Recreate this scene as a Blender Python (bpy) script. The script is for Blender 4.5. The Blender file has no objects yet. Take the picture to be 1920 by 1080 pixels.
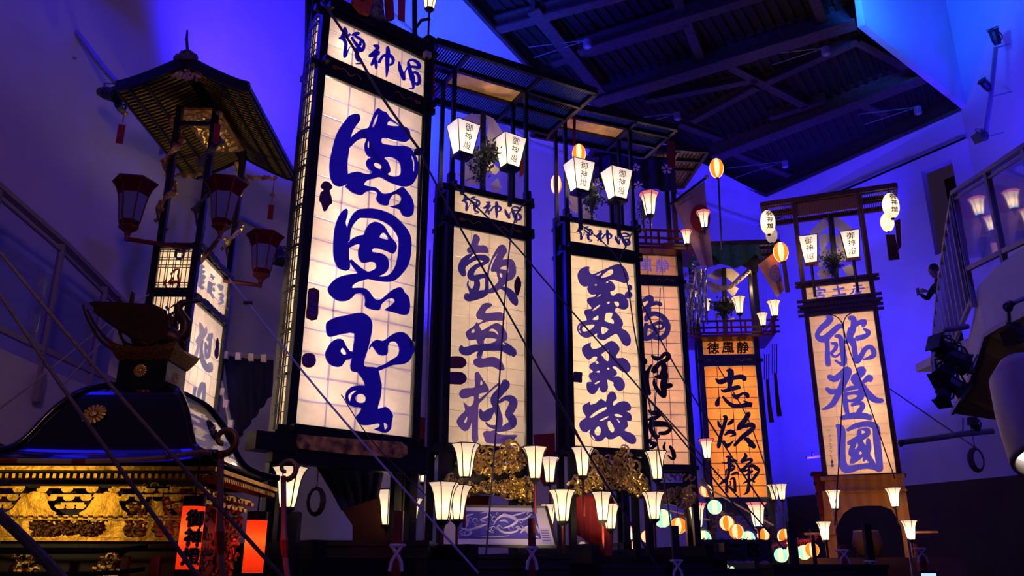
import bpy, math, random
from mathutils import Vector as V, Matrix
from mathutils.geometry import tessellate_polygon
random.seed(7)
R_ = math.radians
sc = bpy.context.scene
COL = sc.collection

# ---------------------------------------------------------------- camera
FPX, PITCH, ROLL, EYE = 1568.118, R_(18.7257), R_(0.12892), 1.6
fw = V((0, math.cos(PITCH), math.sin(PITCH)))
_u = V((0, -math.sin(PITCH), math.cos(PITCH))); _r = V((1, 0, 0))
rt = math.cos(ROLL)*_r + math.sin(ROLL)*_u
up = -math.sin(ROLL)*_r + math.cos(ROLL)*_u
CAM = V((0, 0, EYE))
cd = bpy.data.cameras.new('camera'); cam = bpy.data.objects.new('camera', cd); COL.objects.link(cam)
cd.sensor_width = 36; cd.lens = FPX*36/1920; cd.clip_end = 200; cd.clip_start = .05
m = Matrix((rt, up, -fw)).transposed().to_4x4(); m.translation = CAM
cam.matrix_world = m
sc.camera = cam
sc.view_settings.view_transform = 'Standard'
try: sc.view_settings.look = 'None'
except Exception: pass
sc.view_settings.gamma = 1; sc.view_settings.exposure = 0.0
sc.view_settings.use_curve_mapping = False

def ray(px, py): return fw + rt*((px-960)/FPX) - up*((py-540)/FPX)
def at(px, py, Y): d = ray(px, py); return CAM + d*(Y/d.y)
def atz(px, py, z): d = ray(px, py); return CAM + d*((z-EYE)/d.z)
def atplane(px, py, o, n): d = ray(px, py); return CAM + d*(((o-CAM).dot(n))/d.dot(n))

# ---------------------------------------------------------------- world, hall lights and added fills
w = bpy.data.worlds.new('world'); sc.world = w; w.use_nodes = True
w.node_tree.nodes['Background'].inputs[0].default_value = (.045, .022, .075, 1)
w.node_tree.nodes['Background'].inputs[1].default_value = .35

def light(name, kind, loc, energy, color, aim=None, size=.1, spot=60, blend=.6, par=None):
    l = bpy.data.lights.new(name, kind); l.energy = energy; l.color = color
    if kind == 'AREA': l.size = size
    else: l.shadow_soft_size = size
    if kind == 'SPOT': l.spot_size = R_(spot); l.spot_blend = blend
    o = bpy.data.objects.new(name, l); COL.objects.link(o); o.location = loc
    if aim is not None:
        o.rotation_euler = (V(aim)-V(loc)).to_track_quat('-Z', 'Y').to_euler()
    if par: o.parent = par
    return o
BL = (.016, .006, 1.0)
SKYB = (.010, .11, 1.0)
# LED floods washing the upper walls, soffits and the far wall
light('blue_flood', 'SPOT', (-3.4, 9.6, 7.4), 3600, BL, (-4.0, 13.3, 12.0), .3, 100, 1)
light('blue_flood', 'SPOT', (-1.0, 14.5, 6.0), 3000, BL, (-1.2, 17.8, 11.0), .3, 110, 1)
light('blue_flood', 'SPOT', (-.6, 13.2, 8.0), 1500, SKYB, (-1.6, 16.2, 13.4), .3, 75, 1)
light('blue_flood', 'SPOT', (3.0, 20.4, 4.5), 2000, BL, (4.2, 24.5, 9.0), .3, 110, 1)
light('blue_flood', 'SPOT', (7.5, 20.3, 4.0), 1900, BL, (8.4, 25.5, 9.0), .3, 110, 1)
light('blue_flood', 'SPOT', (9.0, 19.5, 5.0), 900, BL, (11.0, 22.5, 10.0), .3, 100, 1)
light('blue_flood', 'SPOT', (9.6, 20.2, 10.4), 380, BL, (9.3, 23.0, 13.0), .3, 120, 1)
light('blue_flood', 'SPOT', (7.4, 13.6, 12.4), 3600, SKYB, (9.6, 16.6, 15.6), .3, 80, 1)
light('blue_flood', 'SPOT', (10.4, 14.0, 8.8), 2600, BL, (12.3, 18.6, 14.0), .3, 62, 1)
# violet LED wash falling from behind the viewer on the lantern fronts
light('violet_wash', 'SPOT', (3.5, -1.5, 9.0), 1500, (.07, .04, 1.0), (3.0, 14, 6), .5, 95, 1)
light('violet_wash', 'SPOT', (7.2, 9.0, 6.0), 260, (.08, .06, 1.0), (7.4, 18, 6.2), .3, 34, 1)
light('rose_fill', 'SPOT', (-.5, -1.0, 6.5), 250, (1.0, .42, .55), (-5.5, 10, 6), .5, 90, 1)  # added warm fill for the lantern light on the left wall
def sheen_light():  # unseen blue light added to reflect as bands on the shrine roof
    l = bpy.data.lights.new('blue_sheen_light', 'AREA'); l.shape = 'RECTANGLE'; l.size = 6; l.size_y = .8; l.energy = 75; l.color = (.01, .008, 1)
    o = bpy.data.objects.new('blue_sheen_light', l); COL.objects.link(o); o.location = (-5.6, 7.6, 9.3); o.rotation_euler = (V((-2.5, 5, 2.6))-V((-5.6, 7.6, 9.3))).to_track_quat('-Z', 'Y').to_euler()
sheen_light()
light('roof_fill_spot', 'SPOT', (-.35, 12.3, 7.6), 45, (1, .72, .35), (-.45, 12.2, 9.3), .05, 60, 1)  # added fill, stands in for lantern light on the gold ceiling
light('roof_fill_spot', 'SPOT', (1.6, 14.3, 8.0), 45, (1, .72, .35), (1.5, 14.2, 9.7), .05, 60, 1)  # same added fill for the middle float's ceiling
light('roof_fill_spot', 'SPOT', (-3.75, 9.45, 5.22), 15, (1, .72, .25), (-3.9, 9.5, 6.9), .06, 120, .8)  # added spot that warms the ceiling of the side-on float

# ---------------------------------------------------------------- materials
MATS = {}
def pbr(name, col, rough=.6, metal=0, noise=0, nscale=20, bump=0, coat=0, emit=None, es=0, col2=None, spec=.5, wave=False):
    m = bpy.data.materials.new(name); m.use_nodes = True; nt = m.node_tree; b = nt.nodes['Principled BSDF']
    b.inputs['Base Color'].default_value = (*col, 1); b.inputs['Roughness'].default_value = rough
    b.inputs['Metallic'].default_value = metal; b.inputs['Specular IOR Level'].default_value = spec
    b.inputs['Coat Weight'].default_value = coat
    if noise or bump or col2:
        tc = nt.nodes.new('ShaderNodeTexCoord')
        if wave:
            n = nt.nodes.new('ShaderNodeTexWave'); n.inputs['Scale'].default_value = nscale
            n.inputs['Distortion'].default_value = 4; n.inputs['Detail'].default_value = 3
        else:
            n = nt.nodes.new('ShaderNodeTexNoise'); n.inputs['Scale'].default_value = nscale; n.inputs['Detail'].default_value = 5
        nt.links.new(tc.outputs['Object'], n.inputs['Vector'])
        fac = n.outputs[0] if wave else n.outputs['Fac']
        if col2 or noise:
            mx = nt.nodes.new('ShaderNodeMix'); mx.data_type = 'RGBA'
            c2 = col2 or tuple(max(0, c*(1-noise)) for c in col)
            mx.inputs[6].default_value = (*col, 1); mx.inputs[7].default_value = (*c2, 1)
            cr = nt.nodes.new('ShaderNodeValToRGB'); cr.color_ramp.elements[0].position = .35; cr.color_ramp.elements[1].position = .65
            nt.links.new(fac, cr.inputs[0]); nt.links.new(cr.outputs[0], mx.inputs[0]); nt.links.new(mx.outputs[2], b.inputs['Base Color'])
        if bump:
            bp = nt.nodes.new('ShaderNodeBump'); bp.inputs['Strength'].default_value = bump; bp.inputs['Distance'].default_value = .02
            nt.links.new(fac, bp.inputs['Height']); nt.links.new(bp.outputs[0], b.inputs['Normal'])
    if emit: b.inputs['Emission Color'].default_value = (*emit, 1); b.inputs['Emission Strength'].default_value = es
    MATS[name] = m; return m
def paper(name, col, es=0, trans=.6, emit=None):
    """lamp paper: lets the bulb's light through, scatters light from the front, glows a little"""
    m = bpy.data.materials.new(name); m.use_nodes = True; nt = m.node_tree; nt.nodes.clear()
    o = nt.nodes.new('ShaderNodeOutputMaterial'); t = nt.nodes.new('ShaderNodeBsdfTranslucent'); d = nt.nodes.new('ShaderNodeBsdfDiffuse')
    n = nt.nodes.new('ShaderNodeTexNoise'); tc = nt.nodes.new('ShaderNodeTexCoord'); n.inputs['Scale'].default_value = 9; n.inputs['Detail'].default_value = 6
    mr = nt.nodes.new('ShaderNodeMapRange'); mr.inputs[1].default_value = .3; mr.inputs[2].default_value = .7; mr.inputs[3].default_value = .88; mr.inputs[4].default_value = 1
    mc = nt.nodes.new('ShaderNodeMix'); mc.data_type = 'RGBA'; mc.blend_type = 'MULTIPLY'; mc.inputs[0].default_value = 1; mc.inputs[6].default_value = (*col, 1)
    nt.links.new(tc.outputs['Object'], n.inputs['Vector']); nt.links.new(n.outputs['Fac'], mr.inputs[0]); nt.links.new(mr.outputs[0], mc.inputs[7])
    nt.links.new(mc.outputs[2], t.inputs[0]); nt.links.new(mc.outputs[2], d.inputs[0])
    mx = nt.nodes.new('ShaderNodeMixShader'); mx.inputs[0].default_value = 1-trans
    nt.links.new(t.outputs[0], mx.inputs[1]); nt.links.new(d.outputs[0], mx.inputs[2])
    if es:
        e = nt.nodes.new('ShaderNodeEmission'); e.inputs[0].default_value = (*(emit or col), 1); e.inputs[1].default_value = es
        a = nt.nodes.new('ShaderNodeAddShader'); nt.links.new(mx.outputs[0], a.inputs[0]); nt.links.new(e.outputs[0], a.inputs[1]); nt.links.new(a.outputs[0], o.inputs[0])
    else: nt.links.new(mx.outputs[0], o.inputs[0])
    MATS[name] = m; return m
def glow(name, col, es, base=None):
    return pbr(name, base or col, .7, emit=col, es=es)
LACQ = pbr('black_lacquer', (.005, .004, .008), .38, noise=.5, nscale=3)
DARKWOOD = pbr('dark_wood', (.018, .012, .014), .5, noise=.5, nscale=8)
BROWN = pbr('brown_wood', (.10, .035, .02), .5, col2=(.06, .02, .012), nscale=5, wave=True)
TAN = pbr('cedar_wood', (.75, .30, .06), .5, col2=(.62, .24, .045), nscale=1.5, wave=True)
WHITE = pbr('white_wall_paint', (.60, .58, .62), .85, noise=.06, nscale=2, bump=.02)
GREYW = pbr('grey_dado_paint', (.060, .040, .005), .8, noise=.15, nscale=3)
CEILM = pbr('dark_ceiling_board', (.034, .020, .011), .8, noise=.4, nscale=4, bump=.2)
BEAMM = pbr('ceiling_beam_paint', (.10, .065, .055), .7, noise=.4, nscale=10)
FLOORM = pbr('dark_floor', (.03, .025, .025), .4, noise=.3, nscale=2)
BLACKP = pbr('flat_black_paint', (.008, .007, .008), .75)
GOLD = pbr('gold_leaf', (.95, .66, .24), .30, .92, noise=.35, nscale=25, bump=.5)
GOLDD = pbr('old_gold', (.70, .40, .10), .45, .55, col2=(.25, .13, .03), nscale=14, bump=.6)
GOLDP = pbr('gold_ceiling_board', (.95, .58, .14), .5, .1, col2=(.70, .38, .08), nscale=6, bump=.3)
RED = pbr('red_cloth', (.32, .01, .012), .8, noise=.3, nscale=12)
REDL = pbr('red_lacquer', (.15, .007, .010), .35, noise=.2, nscale=6)
NAVY = pbr('navy_cloth', (.012, .012, .06), .85, noise=.3, nscale=6)
INKA = pbr('blue_ink_board', (.07, .05, .85), .6, noise=.12, nscale=3)
INKB = pbr('violet_ink', (.16, .09, .40), .7, noise=.2, nscale=5)
INKD = pbr('black_ink', (.03, .014, .012), .7)
INK6 = pbr('blue_violet_ink', (.40, .30, .98), .7)
WHITEP = pbr('white_paper', (.62, .56, .52), .8)
ROPE = pbr('hemp_rope', (.42, .36, .34), .8, noise=.4, nscale=60)
ROPED = pbr('dark_rope', (.06, .05, .06), .8)
STEEL = pbr('grey_steel', (.35, .33, .36), .45, .6)
BLACKM = pbr('black_metal', (.012, .012, .014), .45)
LEAF = pbr('dark_green_leaf', (.10, .13, .05), .5, noise=.5, nscale=30)
LEAFL = pbr('grey_green_leaf', (.14, .15, .10), .6, noise=.5, nscale=30)
SEAL = pbr('brown_red_seal', (.20, .04, .05), .7, col2=(.10, .02, .05), nscale=30)
SEALV = pbr('violet_seal', (.10, .03, .12), .7, noise=.3, nscale=30)

# ---------------------------------------------------------------- mesh helpers
class MB:
    def __init__(s): s.v = []; s.f = []; s.mi = []; s.ms = []; s.cur = 0
    def mat(s, m):
        if m not in s.ms: s.ms.append(m)
        s.cur = s.ms.index(m); return s
    def add(s, vs, fs):
        o = len(s.v); s.v += [tuple(v) for v in vs]; s.f += [tuple(i+o for i in f) for f in fs]; s.mi += [s.cur]*len(fs); return s
    def box(s, c, d, M=None):
        x, y, z = (q/2 for q in d); c = V(c)
        vs = [V((a*x, b*y, e*z)) for a in (-1, 1) for b in (-1, 1) for e in (-1, 1)]
        if M is not None: vs = [M @ v for v in vs]
        return s.add([v+c for v in vs], [(0, 1, 3, 2), (4, 6, 7, 5), (0, 4, 5, 1), (2, 3, 7, 6), (0, 2, 6, 4), (1, 5, 7, 3)])
    def rng(s, a, b):
        return s.box([(p+q)/2 for p, q in zip(a, b)], [abs(q-p) for p, q in zip(a, b)])
    def beam(s, p, q, w, h=None, upv=(0, 0, 1)):
        p = V(p); q = V(q); d = q-p; L = d.length
        if L < 1e-6: return s
        d.normalize(); a = d.cross(V(upv))
        if a.length < 1e-3: a = d.cross(V((0, 1, 0)))
        a.normalize(); b = a.cross(d); h = h or w
        vs = [e+a*(i*w/2)+b*(j*h/2) for e in (p, q) for i, j in ((-1, -1), (1, -1), (1, 1), (-1, 1))]
        return s.add(vs, [(0, 3, 2, 1), (4, 5, 6, 7), (0, 1, 5, 4), (1, 2, 6, 5), (2, 3, 7, 6), (3, 0, 4, 7)])
    def tube(s, pts, r, n=8, caps=True):
        pts = [V(p) for p in pts]; rs = r if isinstance(r, (list, tuple)) else [r]*len(pts)
        vs = []; fs = []; a = None
        for i, p in enumerate(pts):
            d = (pts[min(i+1, len(pts)-1)]-pts[max(i-1, 0)]).normalized()
            if a is None:
                a = d.cross(V((0, 0, 1)))
                if a.length < 1e-2: a = d.cross(V((0, 1, 0)))
            else: a = a-d*a.dot(d)
            a.normalize(); b = d.cross(a)
            vs += [p+(a*math.cos(2*math.pi*k/n)+b*math.sin(2*math.pi*k/n))*rs[i] for k in range(n)]
        for i in range(len(pts)-1):
            for k in range(n):
                fs.append((i*n+k, i*n+(k+1) % n, (i+1)*n+(k+1) % n, (i+1)*n+k))
        if caps: fs += [tuple(range(n))[::-1], tuple((len(pts)-1)*n+k for k in range(n))]
        return s.add(vs, fs)
    def lathe(s, prof, n=12, c=(0, 0, 0), a0=0, caps=True):
        c = V(c); vs = []; fs = []
        for r, z in prof: vs += [c+V((r*math.cos(a0+2*math.pi*k/n), r*math.sin(a0+2*math.pi*k/n), z)) for k in range(n)]
        for i in range(len(prof)-1):
            for k in range(n): fs.append((i*n+k, i*n+(k+1) % n, (i+1)*n+(k+1) % n, (i+1)*n+k))
        if caps: fs += [tuple(range(n))[::-1], tuple((len(prof)-1)*n+k for k in range(n))]
        return s.add(vs, fs)
    def prism(s, loops, o, X, Y, t):
        """flat outline (outer loop + holes) in the plane o,X,Y thickened by vector t"""
        L = [[V((a, b, 0)) for a, b in lp] for lp in loops]
        flat = [p for lp in L for p in lp]
        tri = tessellate_polygon(L)
        P = [o+X*p.x+Y*p.y for p in flat]; n = len(P)
        fs = [tuple(t_) for t_ in tri]+[tuple(i+n for i in t_[::-1]) for t_ in tri]
        k = 0
        for lp in L:
            m_ = len(lp)
            for i in range(m_): fs.append((k+i, k+(i+1) % m_, n+k+(i+1) % m_, n+k+i))
            k += m_
        return s.add(P+[p+t for p in P], fs)
    def quad(s, a, b, c, d): return s.add([a, b, c, d], [(0, 1, 2, 3)])
    def mesh(s, name, smooth=False):
        me = bpy.data.meshes.new(name); me.from_pydata(s.v, [], s.f)
        for m in (s.ms or []): me.materials.append(m)
        if s.ms: me.polygons.foreach_set('material_index', s.mi)
        if smooth: me.polygons.foreach_set('use_smooth', [True]*len(s.f))
        me.update(); return me
def obj(name, mb, mat=None, par=None, label=None, loc=None, smooth=False, kind=None):
    me = mb.mesh(name, smooth) if isinstance(mb, MB) else mb
    if mat is not None and not me.materials: me.materials.append(mat)
    o = bpy.data.objects.new(name, me); COL.objects.link(o)
    if par is not None: o.parent = par
    if loc is not None: o.location = loc
    if label: o['label'] = label
    if kind: o['kind'] = kind
    return o
def thing(name, label, cat, loc=(0, 0, 0), rz=0, group=None):
    o = bpy.data.objects.new(name, None); COL.objects.link(o); o.location = loc; o.rotation_euler = (0, 0, rz)
    o['label'] = label; o['category'] = cat
    if group: o['group'] = group
    return o
def tag(o, label, cat, group=None):
    o['label'] = label; o['category'] = cat
    if group: o['group'] = group
    return o
def struct(name, mb, mat=None):
    o = obj(name, mb, mat); o['kind'] = 'structure'; return o
def copy_tree(o, par=None):
    c = o.copy(); COL.objects.link(c)
    c.parent = par
    for ch in list(o.children): copy_tree(ch, c)
    return c
def smoothpts(pts, n=4, closed=False):
    out = []; N = len(pts)
    rng = range(N) if closed else range(N-1)
    for i in rng:
        g = (lambda k: pts[k % N]) if closed else (lambda k: pts[min(max(k, 0), N-1)])
        a, b, c, d = g(i-1), g(i), g(i+1), g(i+2)
        for k in range(n):
            t = k/n
            out.append(tuple(.5*((2*b[j])+(-a[j]+c[j])*t+(2*a[j]-5*b[j]+4*c[j]-d[j])*t*t+(-a[j]+3*b[j]-3*c[j]+d[j])*t**3) for j in range(len(b))))
    if not closed: out.append(tuple(pts[-1]))
    return out
def parse(t): return [tuple(float(x) for x in q.split(',')) for q in t.split()]
def glyph_loops(src):
    """'P x,y ..|hole|hole' filled outline, 'S x,y,w ..' brush stroke  -> list of [outer, holes..]"""
    out = []
    for it in src.strip().split(';'):
        it = it.strip()
        if not it: continue
        k, body = it[0], it[1:]
        if k == 'P': out.append([smoothpts(parse(l), 2, True) for l in body.split('|')])
        else:
            p = parse(body)
            if len(p) == 1: x, y, w_ = p[0]; p = [(x-w_*.3, y, w_*.9), (x+w_*.3, y+w_*.1, w_*.9)]
            s = smoothpts(p, 4); L = []; Rr = []
            for i, (x, y, w_) in enumerate(s):
                x0, y0, _ = s[max(i-1, 0)]; x1, y1, _ = s[min(i+1, len(s)-1)]
                dx, dy = x1-x0, y1-y0; l = math.hypot(dx, dy) or 1; nx, ny = -dy/l, dx/l; w_ = max(w_, 2)
                L.append((x+nx*w_/2, y+ny*w_/2)); Rr.append((x-nx*w_/2, y-ny*w_/2))
            def cap(c, a, b):
                cx, cy, w_ = c; ang = math.atan2(a[1]-cy, a[0]-cx); r = w_*.42
                a2 = ang-math.pi
                return [(cx+r*math.cos(ang+(a2-ang)*q), cy+r*math.sin(ang+(a2-ang)*q)) for q in (.25, .5, .75)]
            out.append(('Q', L, Rr, cap(s[-1], L[-1], Rr[-1]), cap(s[0], Rr[0], L[0])))
    return out
def add_glyph(mb, src, f, tn, th):
    """f maps glyph xy to a point, tn is the outward normal, th the thickness"""
    for k, g in enumerate(glyph_loops(src)):
        e = tn*(th+.0006*k)
        if g[0] == 'Q':
            _, L, Rr, c1, c0 = g
            n = len(L); vs = [f(*p) for p in L]+[f(*p) for p in Rr]
            fr = [v+e for v in vs]
            fs = []
            for i in range(n-1):
                fs.append((i, i+1, n+i+1, n+i))
                fs.append((2*n+i, 3*n+i, 3*n+i+1, 2*n+i+1))
                fs.append((i, 2*n+i, 2*n+i+1, i+1)); fs.append((n+i, n+i+1, 3*n+i+1, 3*n+i))
            mb.add(vs+fr, fs)
            for a, c, b in ((L[-1], c1, Rr[-1]), (Rr[0], c0, L[0])):
                pts = [f(*p) for p in [a]+c+[b]]
                m_ = len(pts)
                mb.add(pts+[p+e for p in pts], [tuple(range(m_, 2*m_))]+[(i, i+1, m_+i+1, m_+i) for i in range(m_-1)])
        else:
            L = [[V((p[0], p[1], 0)) for p in lp] for lp in g]; flat = [p for lp in L for p in lp]; n = len(flat)
            tri = tessellate_polygon(L); P = [f(p.x, p.y) for p in flat]
            fs = [tuple(i+n for i in t_) for t_ in tri]; q = 0
            for lp in L:
                m_ = len(lp)
                for i in range(m_): fs.append((q+i, q+(i+1) % m_, n+q+(i+1) % m_, n+q+i))
                q += m_
            mb.add(P+[p+e for p in P], fs)
_TXT = {}
def text_mesh(ch, bold=.02):
    """mesh (verts, faces) of one written character, unit height, from Blender's own font"""
    if (ch, bold) in _TXT: return _TXT[(ch, bold)]
    cu = bpy.data.curves.new('t', 'FONT'); cu.body = ch; cu.size = 1;  cu.resolution_u = 3
    cu.align_x = 'CENTER'; cu.align_y = 'CENTER'
    o = bpy.data.objects.new('t', cu); COL.objects.link(o)
    dg = bpy.context.evaluated_depsgraph_get(); me = bpy.data.meshes.new_from_object(o.evaluated_get(dg))
    vs = [V(v.co) for v in me.vertices]; fs = [tuple(p.vertices) for p in me.polygons]
    if vs:
        xs = [v.x for v in vs]; ys = [v.y for v in vs]; cx = (min(xs)+max(xs))/2; cy = (min(ys)+max(ys))/2
        k = 1/max(max(xs)-min(xs), max(ys)-min(ys)); vs = [V(((v.x-cx)*k, (v.y-cy)*k, 0)) for v in vs]
        if bold:   # a heavier brush: the same shape printed several times, slightly shifted
            v0, f0 = vs, fs; vs, fs = [], []
            for q in range(8 if bold > .02 else 4):
                a = q*2*math.pi/(8 if bold > .02 else 4)+.4; n0 = len(vs)
                vs += [v+V((bold*math.cos(a), bold*math.sin(a), 0)) for v in v0]; fs += [tuple(i+n0 for i in f) for f in f0]
    bpy.data.objects.remove(o); bpy.data.curves.remove(cu); bpy.data.meshes.remove(me)
    _TXT[(ch, bold)] = (vs, fs); return vs, fs
def add_text(mb, ch, c, X, Y, size, off=V((0, 0, 0)), slant=0, bold=.02):
    vs, fs = text_mesh(ch, bold)
    mb.add([c+X*(v.x*size+v.y*slant*size)+Y*(v.y*size)+off for v in vs], fs)

# ---------------------------------------------------------------- room shell
H1, H2 = 12.4, 13.2
def plan(px, py, z): p = atz(px, py, z); return (p.x, p.y)
WL = [(-9.5, 1.9), plan(710, 10, H1), plan(990, 268, H1), plan(1425, 422, H1), plan(1812, 255, H1), (12.6, 15.0), (12.9, 4.0)]
WL[0] = (WL[1][0]-(WL[2][0]-WL[1][0])*2.3, WL[1][1]-(WL[2][1]-WL[1][1])*2.3)
def wallmesh(a, b, z0, z1, t=.25, out=1):
    a = V((*a, 0)); b = V((*b, 0)); d = (b-a).normalized(); n = V((-d.y, d.x, 0))*t*out
    mb = MB(); vs = [a+V((0, 0, z0)), b+V((0, 0, z0)), b+V((0, 0, z1)), a+V((0, 0, z1))]
    return mb.add(vs+[v+n for v in vs], [(0, 1, 2, 3), (7, 6, 5, 4), (0, 4, 5, 1), (1, 5, 6, 2), (2, 6, 7, 3), (3, 7, 4, 0)])
struct('wall_left', wallmesh(WL[0], WL[2], 0, H1), WHITE)
struct('wall_back', wallmesh(WL[2], WL[3], 0, H1), WHITE)
# far right wall, with a dark opening
def seg(a, b, t): return (a[0]+(b[0]-a[0])*t, a[1]+(b[1]-a[1])*t)
_a, _b = WL[3], WL[4]
_d = V((_b[0]-_a[0], _b[1]-_a[1], 0)); _n = V((-_d.y, _d.x, 0)).normalized()
def onwall(px, py, a=_a, b=_b):
    d = V((b[0]-a[0], b[1]-a[1], 0)); n = V((-d.y, d.x, 0)).normalized(); o = V((*a, 0))
    p = atplane(px, py, o, n); return (p-o).dot(d.normalized())/d.length, p.z, p
t0, z1, _ = onwall(1727, 322); _, z0, _ = onwall(1756, 478); t1 = .93
mbw = MB()
for (ta, tb, za, zb) in ((0, t0, 0, H1), (t1, 1, 0, H1), (t0, t1, 0, z0), (t0, t1, z1, H1)):
    q = wallmesh(seg(_a, _b, ta), seg(_a, _b, tb), za, zb); mbw.add(q.v, q.f)
struct('wall_right', mbw, WHITE)
q = wallmesh(seg(_a, _b, t0-.01), seg(_a, _b, t1+.01), z0-.1, z1+.1, .1)
off = _n*1.2
dk = MB(); dk.add([V(v)+off for v in q.v], q.f)
for (ta, tb, za, zb) in ((t0-.02, t0, z0, z1), (t1, t1+.02, z0, z1)):
    pass
struct('window_1', dk, GREYW)
struct('wall_side', wallmesh(WL[4], WL[6], 0, 18), WHITE)
# dado : dark lower part of the far walls
def dado(a, b, pa, pb):
    za = onwall(*pa, a=a, b=b)[1]
    mb = MB(); A = V((*a, 0)); B = V((*b, 0)); d = (B-A).normalized(); n = V((d.y, -d.x, 0))*.05
    zb = onwall(*pb, a=a, b=b)[1]
    ta = onwall(*pa, a=a, b=b)[0]; tb = onwall(*pb, a=a, b=b)[0]
    zA = za+(zb-za)*(0-ta)/(tb-ta); zB = za+(zb-za)*(1-ta)/(tb-ta)
    vs = [A, B, B+V((0, 0, zB)), A+V((0, 0, zA))]
    return mb.add(vs+[v+n for v in vs], [(3, 2, 1, 0), (4, 5, 6, 7), (0, 1, 5, 4), (1, 2, 6, 5), (2, 3, 7, 6), (3, 0, 4, 7)])
struct('baseboard_right', dado(WL[3], WL[4], (1480, 932), (1890, 893)), GREYW)
# ledge along the top of the walls
lg = MB()
for i in (0, 1, 2, 3):
    a, b = [(WL[0], WL[2]), (WL[2], WL[3]), (WL[3], WL[4])][min(i, 2)]
    lg.beam((*a, H1-.03), (*b, H1-.03), .22, .07)
struct('trim_1', lg, WHITE)
# soffit between wall top and ceiling edge
CE = [plan(873, 0, H2), plan(1010, 147, H2), plan(1313, 318, H2), plan(1437, 368, H2), plan(1805, 205, H2), plan(1608, 50, H2)]
ceA = (CE[0][0]-(CE[1][0]-CE[0][0])*3, CE[0][1]-(CE[1][1]-CE[0][1])*3)
so = MB(); hi = lambda p, z: V((p[0], p[1], z))
# bulkhead faces drop from above the ceiling edge; soffit slopes from the wall top to it
so.quad(hi(WL[0], H1), hi(WL[2], H1), hi(CE[1], H2), hi(ceA, H2))
so.quad(hi(WL[2], H1), hi(WL[3], H1), hi(CE[3], H2), hi(CE[1], H2))
so.add([hi(WL[2], H1), hi(CE[2], H2), hi(CE[1], H2)], [(0, 1, 2)])
so.quad(hi(WL[3], H1), hi(WL[4], H1), hi(CE[4], H2), hi(CE[3], H2))
struct('trim_2', so, WHITE)
bk = MB()
bk.box((0, 0, 0), (0, 0, 0))
a, b = V((*CE[5], H2-.02)), V((*CE[4], H2-.02)); hv = V((0, 0, 6)); n_ = V((.25, -.2, 0))
bk = MB(); vs = [a, b, b+hv, a+hv]; bk.add(vs+[v+n_*.5 for v in vs], [(0, 1, 2, 3), (7, 6, 5, 4), (0, 4, 5, 1), (1, 5, 6, 2), (3, 2, 6, 7), (0, 3, 7, 4)])
struct('wall_bulkhead', bk, WHITE)
# ceiling boards above deep beams
cl = MB(); zc = H2+.55
def inset(p): return (p[0], p[1], zc)
pn = plan(1585, -150, H2)
pn = (CE[5][0]+(pn[0]-CE[5][0])*2, CE[5][1]+(pn[1]-CE[5][1])*2)
outl = [ceA, CE[1], CE[2], CE[3], CE[4], CE[5], pn]
tri = tessellate_polygon([[V((p[0], p[1], 0)) for p in outl]])
cl.add([inset(p) for p in outl], [tuple(t) for t in tri])
for i in range(6): cl.add([(*outl[i], H2), (*outl[i+1], H2), (*outl[i+1], zc), (*outl[i], zc)], [(0, 1, 2, 3)])
struct('ceiling', cl, CEILM)
edge = MB()
for a, b in ((ceA, CE[1]), (CE[1], CE[2]), (CE[2], CE[3]), (CE[3], CE[4])): edge.beam((*a, H2+.02), (*b, H2+.02), .1, .1)
struct('trim_3', edge, BEAMM)
def ceil_line(p, q, ext=.0, z=H2+.1):
    a = atz(*p, z); b = atz(*q, z); d = (b-a); return a-d*ext, b
def beamthing(name, p, q, w_, h_, ext=0, z=H2+.05, label='', grp='ceiling beams'):
    a, b = ceil_line(p, q, ext, z); mb = MB()
    # I-section: bottom flange, web, top flange
    mb.beam(a, b, w_, .05); mb.beam(a+V((0, 0, h_/2)), b+V((0, 0, h_/2)), w_*.25, h_); mb.beam(a+V((0, 0, h_)), b+V((0, 0, h_)), w_, .05)
    o = obj(name, mb, BEAMM); o['kind'] = 'structure'; return o
beamthing('trim_4', (1130, 190), (1605, 45), .42, .5, .15)
beamthing('trim_5', (1345, 296), (1745, 143), .42, .5, .02)
beamthing('trim_6', (1000, 20), (1125, 175), .3, .35, .0)
beamthing('trim_7', (940, 55), (1180, -10), .25, .3, .2)
beamthing('trim_8', (1085, 100), (1600, -60), .25, .3, .0)
for k, (p, q) in enumerate((((1270, 0), (1318, 122)), ((1372, 128), (1510, 200)), ((1520, -20), (1545, 45)), ((1275, 235), (1350, 262)), ((1380, 290), (1480, 330)), ((1610, 80), (1700, 128)), ((1600, 190), (1660, 215)), ((1040, 120), (1290, 45)), ((1215, 190), (1420, 150)), ((1440, 155), (1610, 78)), ((1445, 222), (1550, 190)), ((1300, 228), (1420, 165)))):
    beamthing('trim_%d' % (9+k), p, q, .22, .2, .02, H2+.3)
fl = MB(); fl.add([(-14, -4, 0), (16, -4, 0), (16, 30, 0), (-14, 30, 0)], [(0, 1, 2, 3)]); struct('floor', fl, FLOORM)
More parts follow.
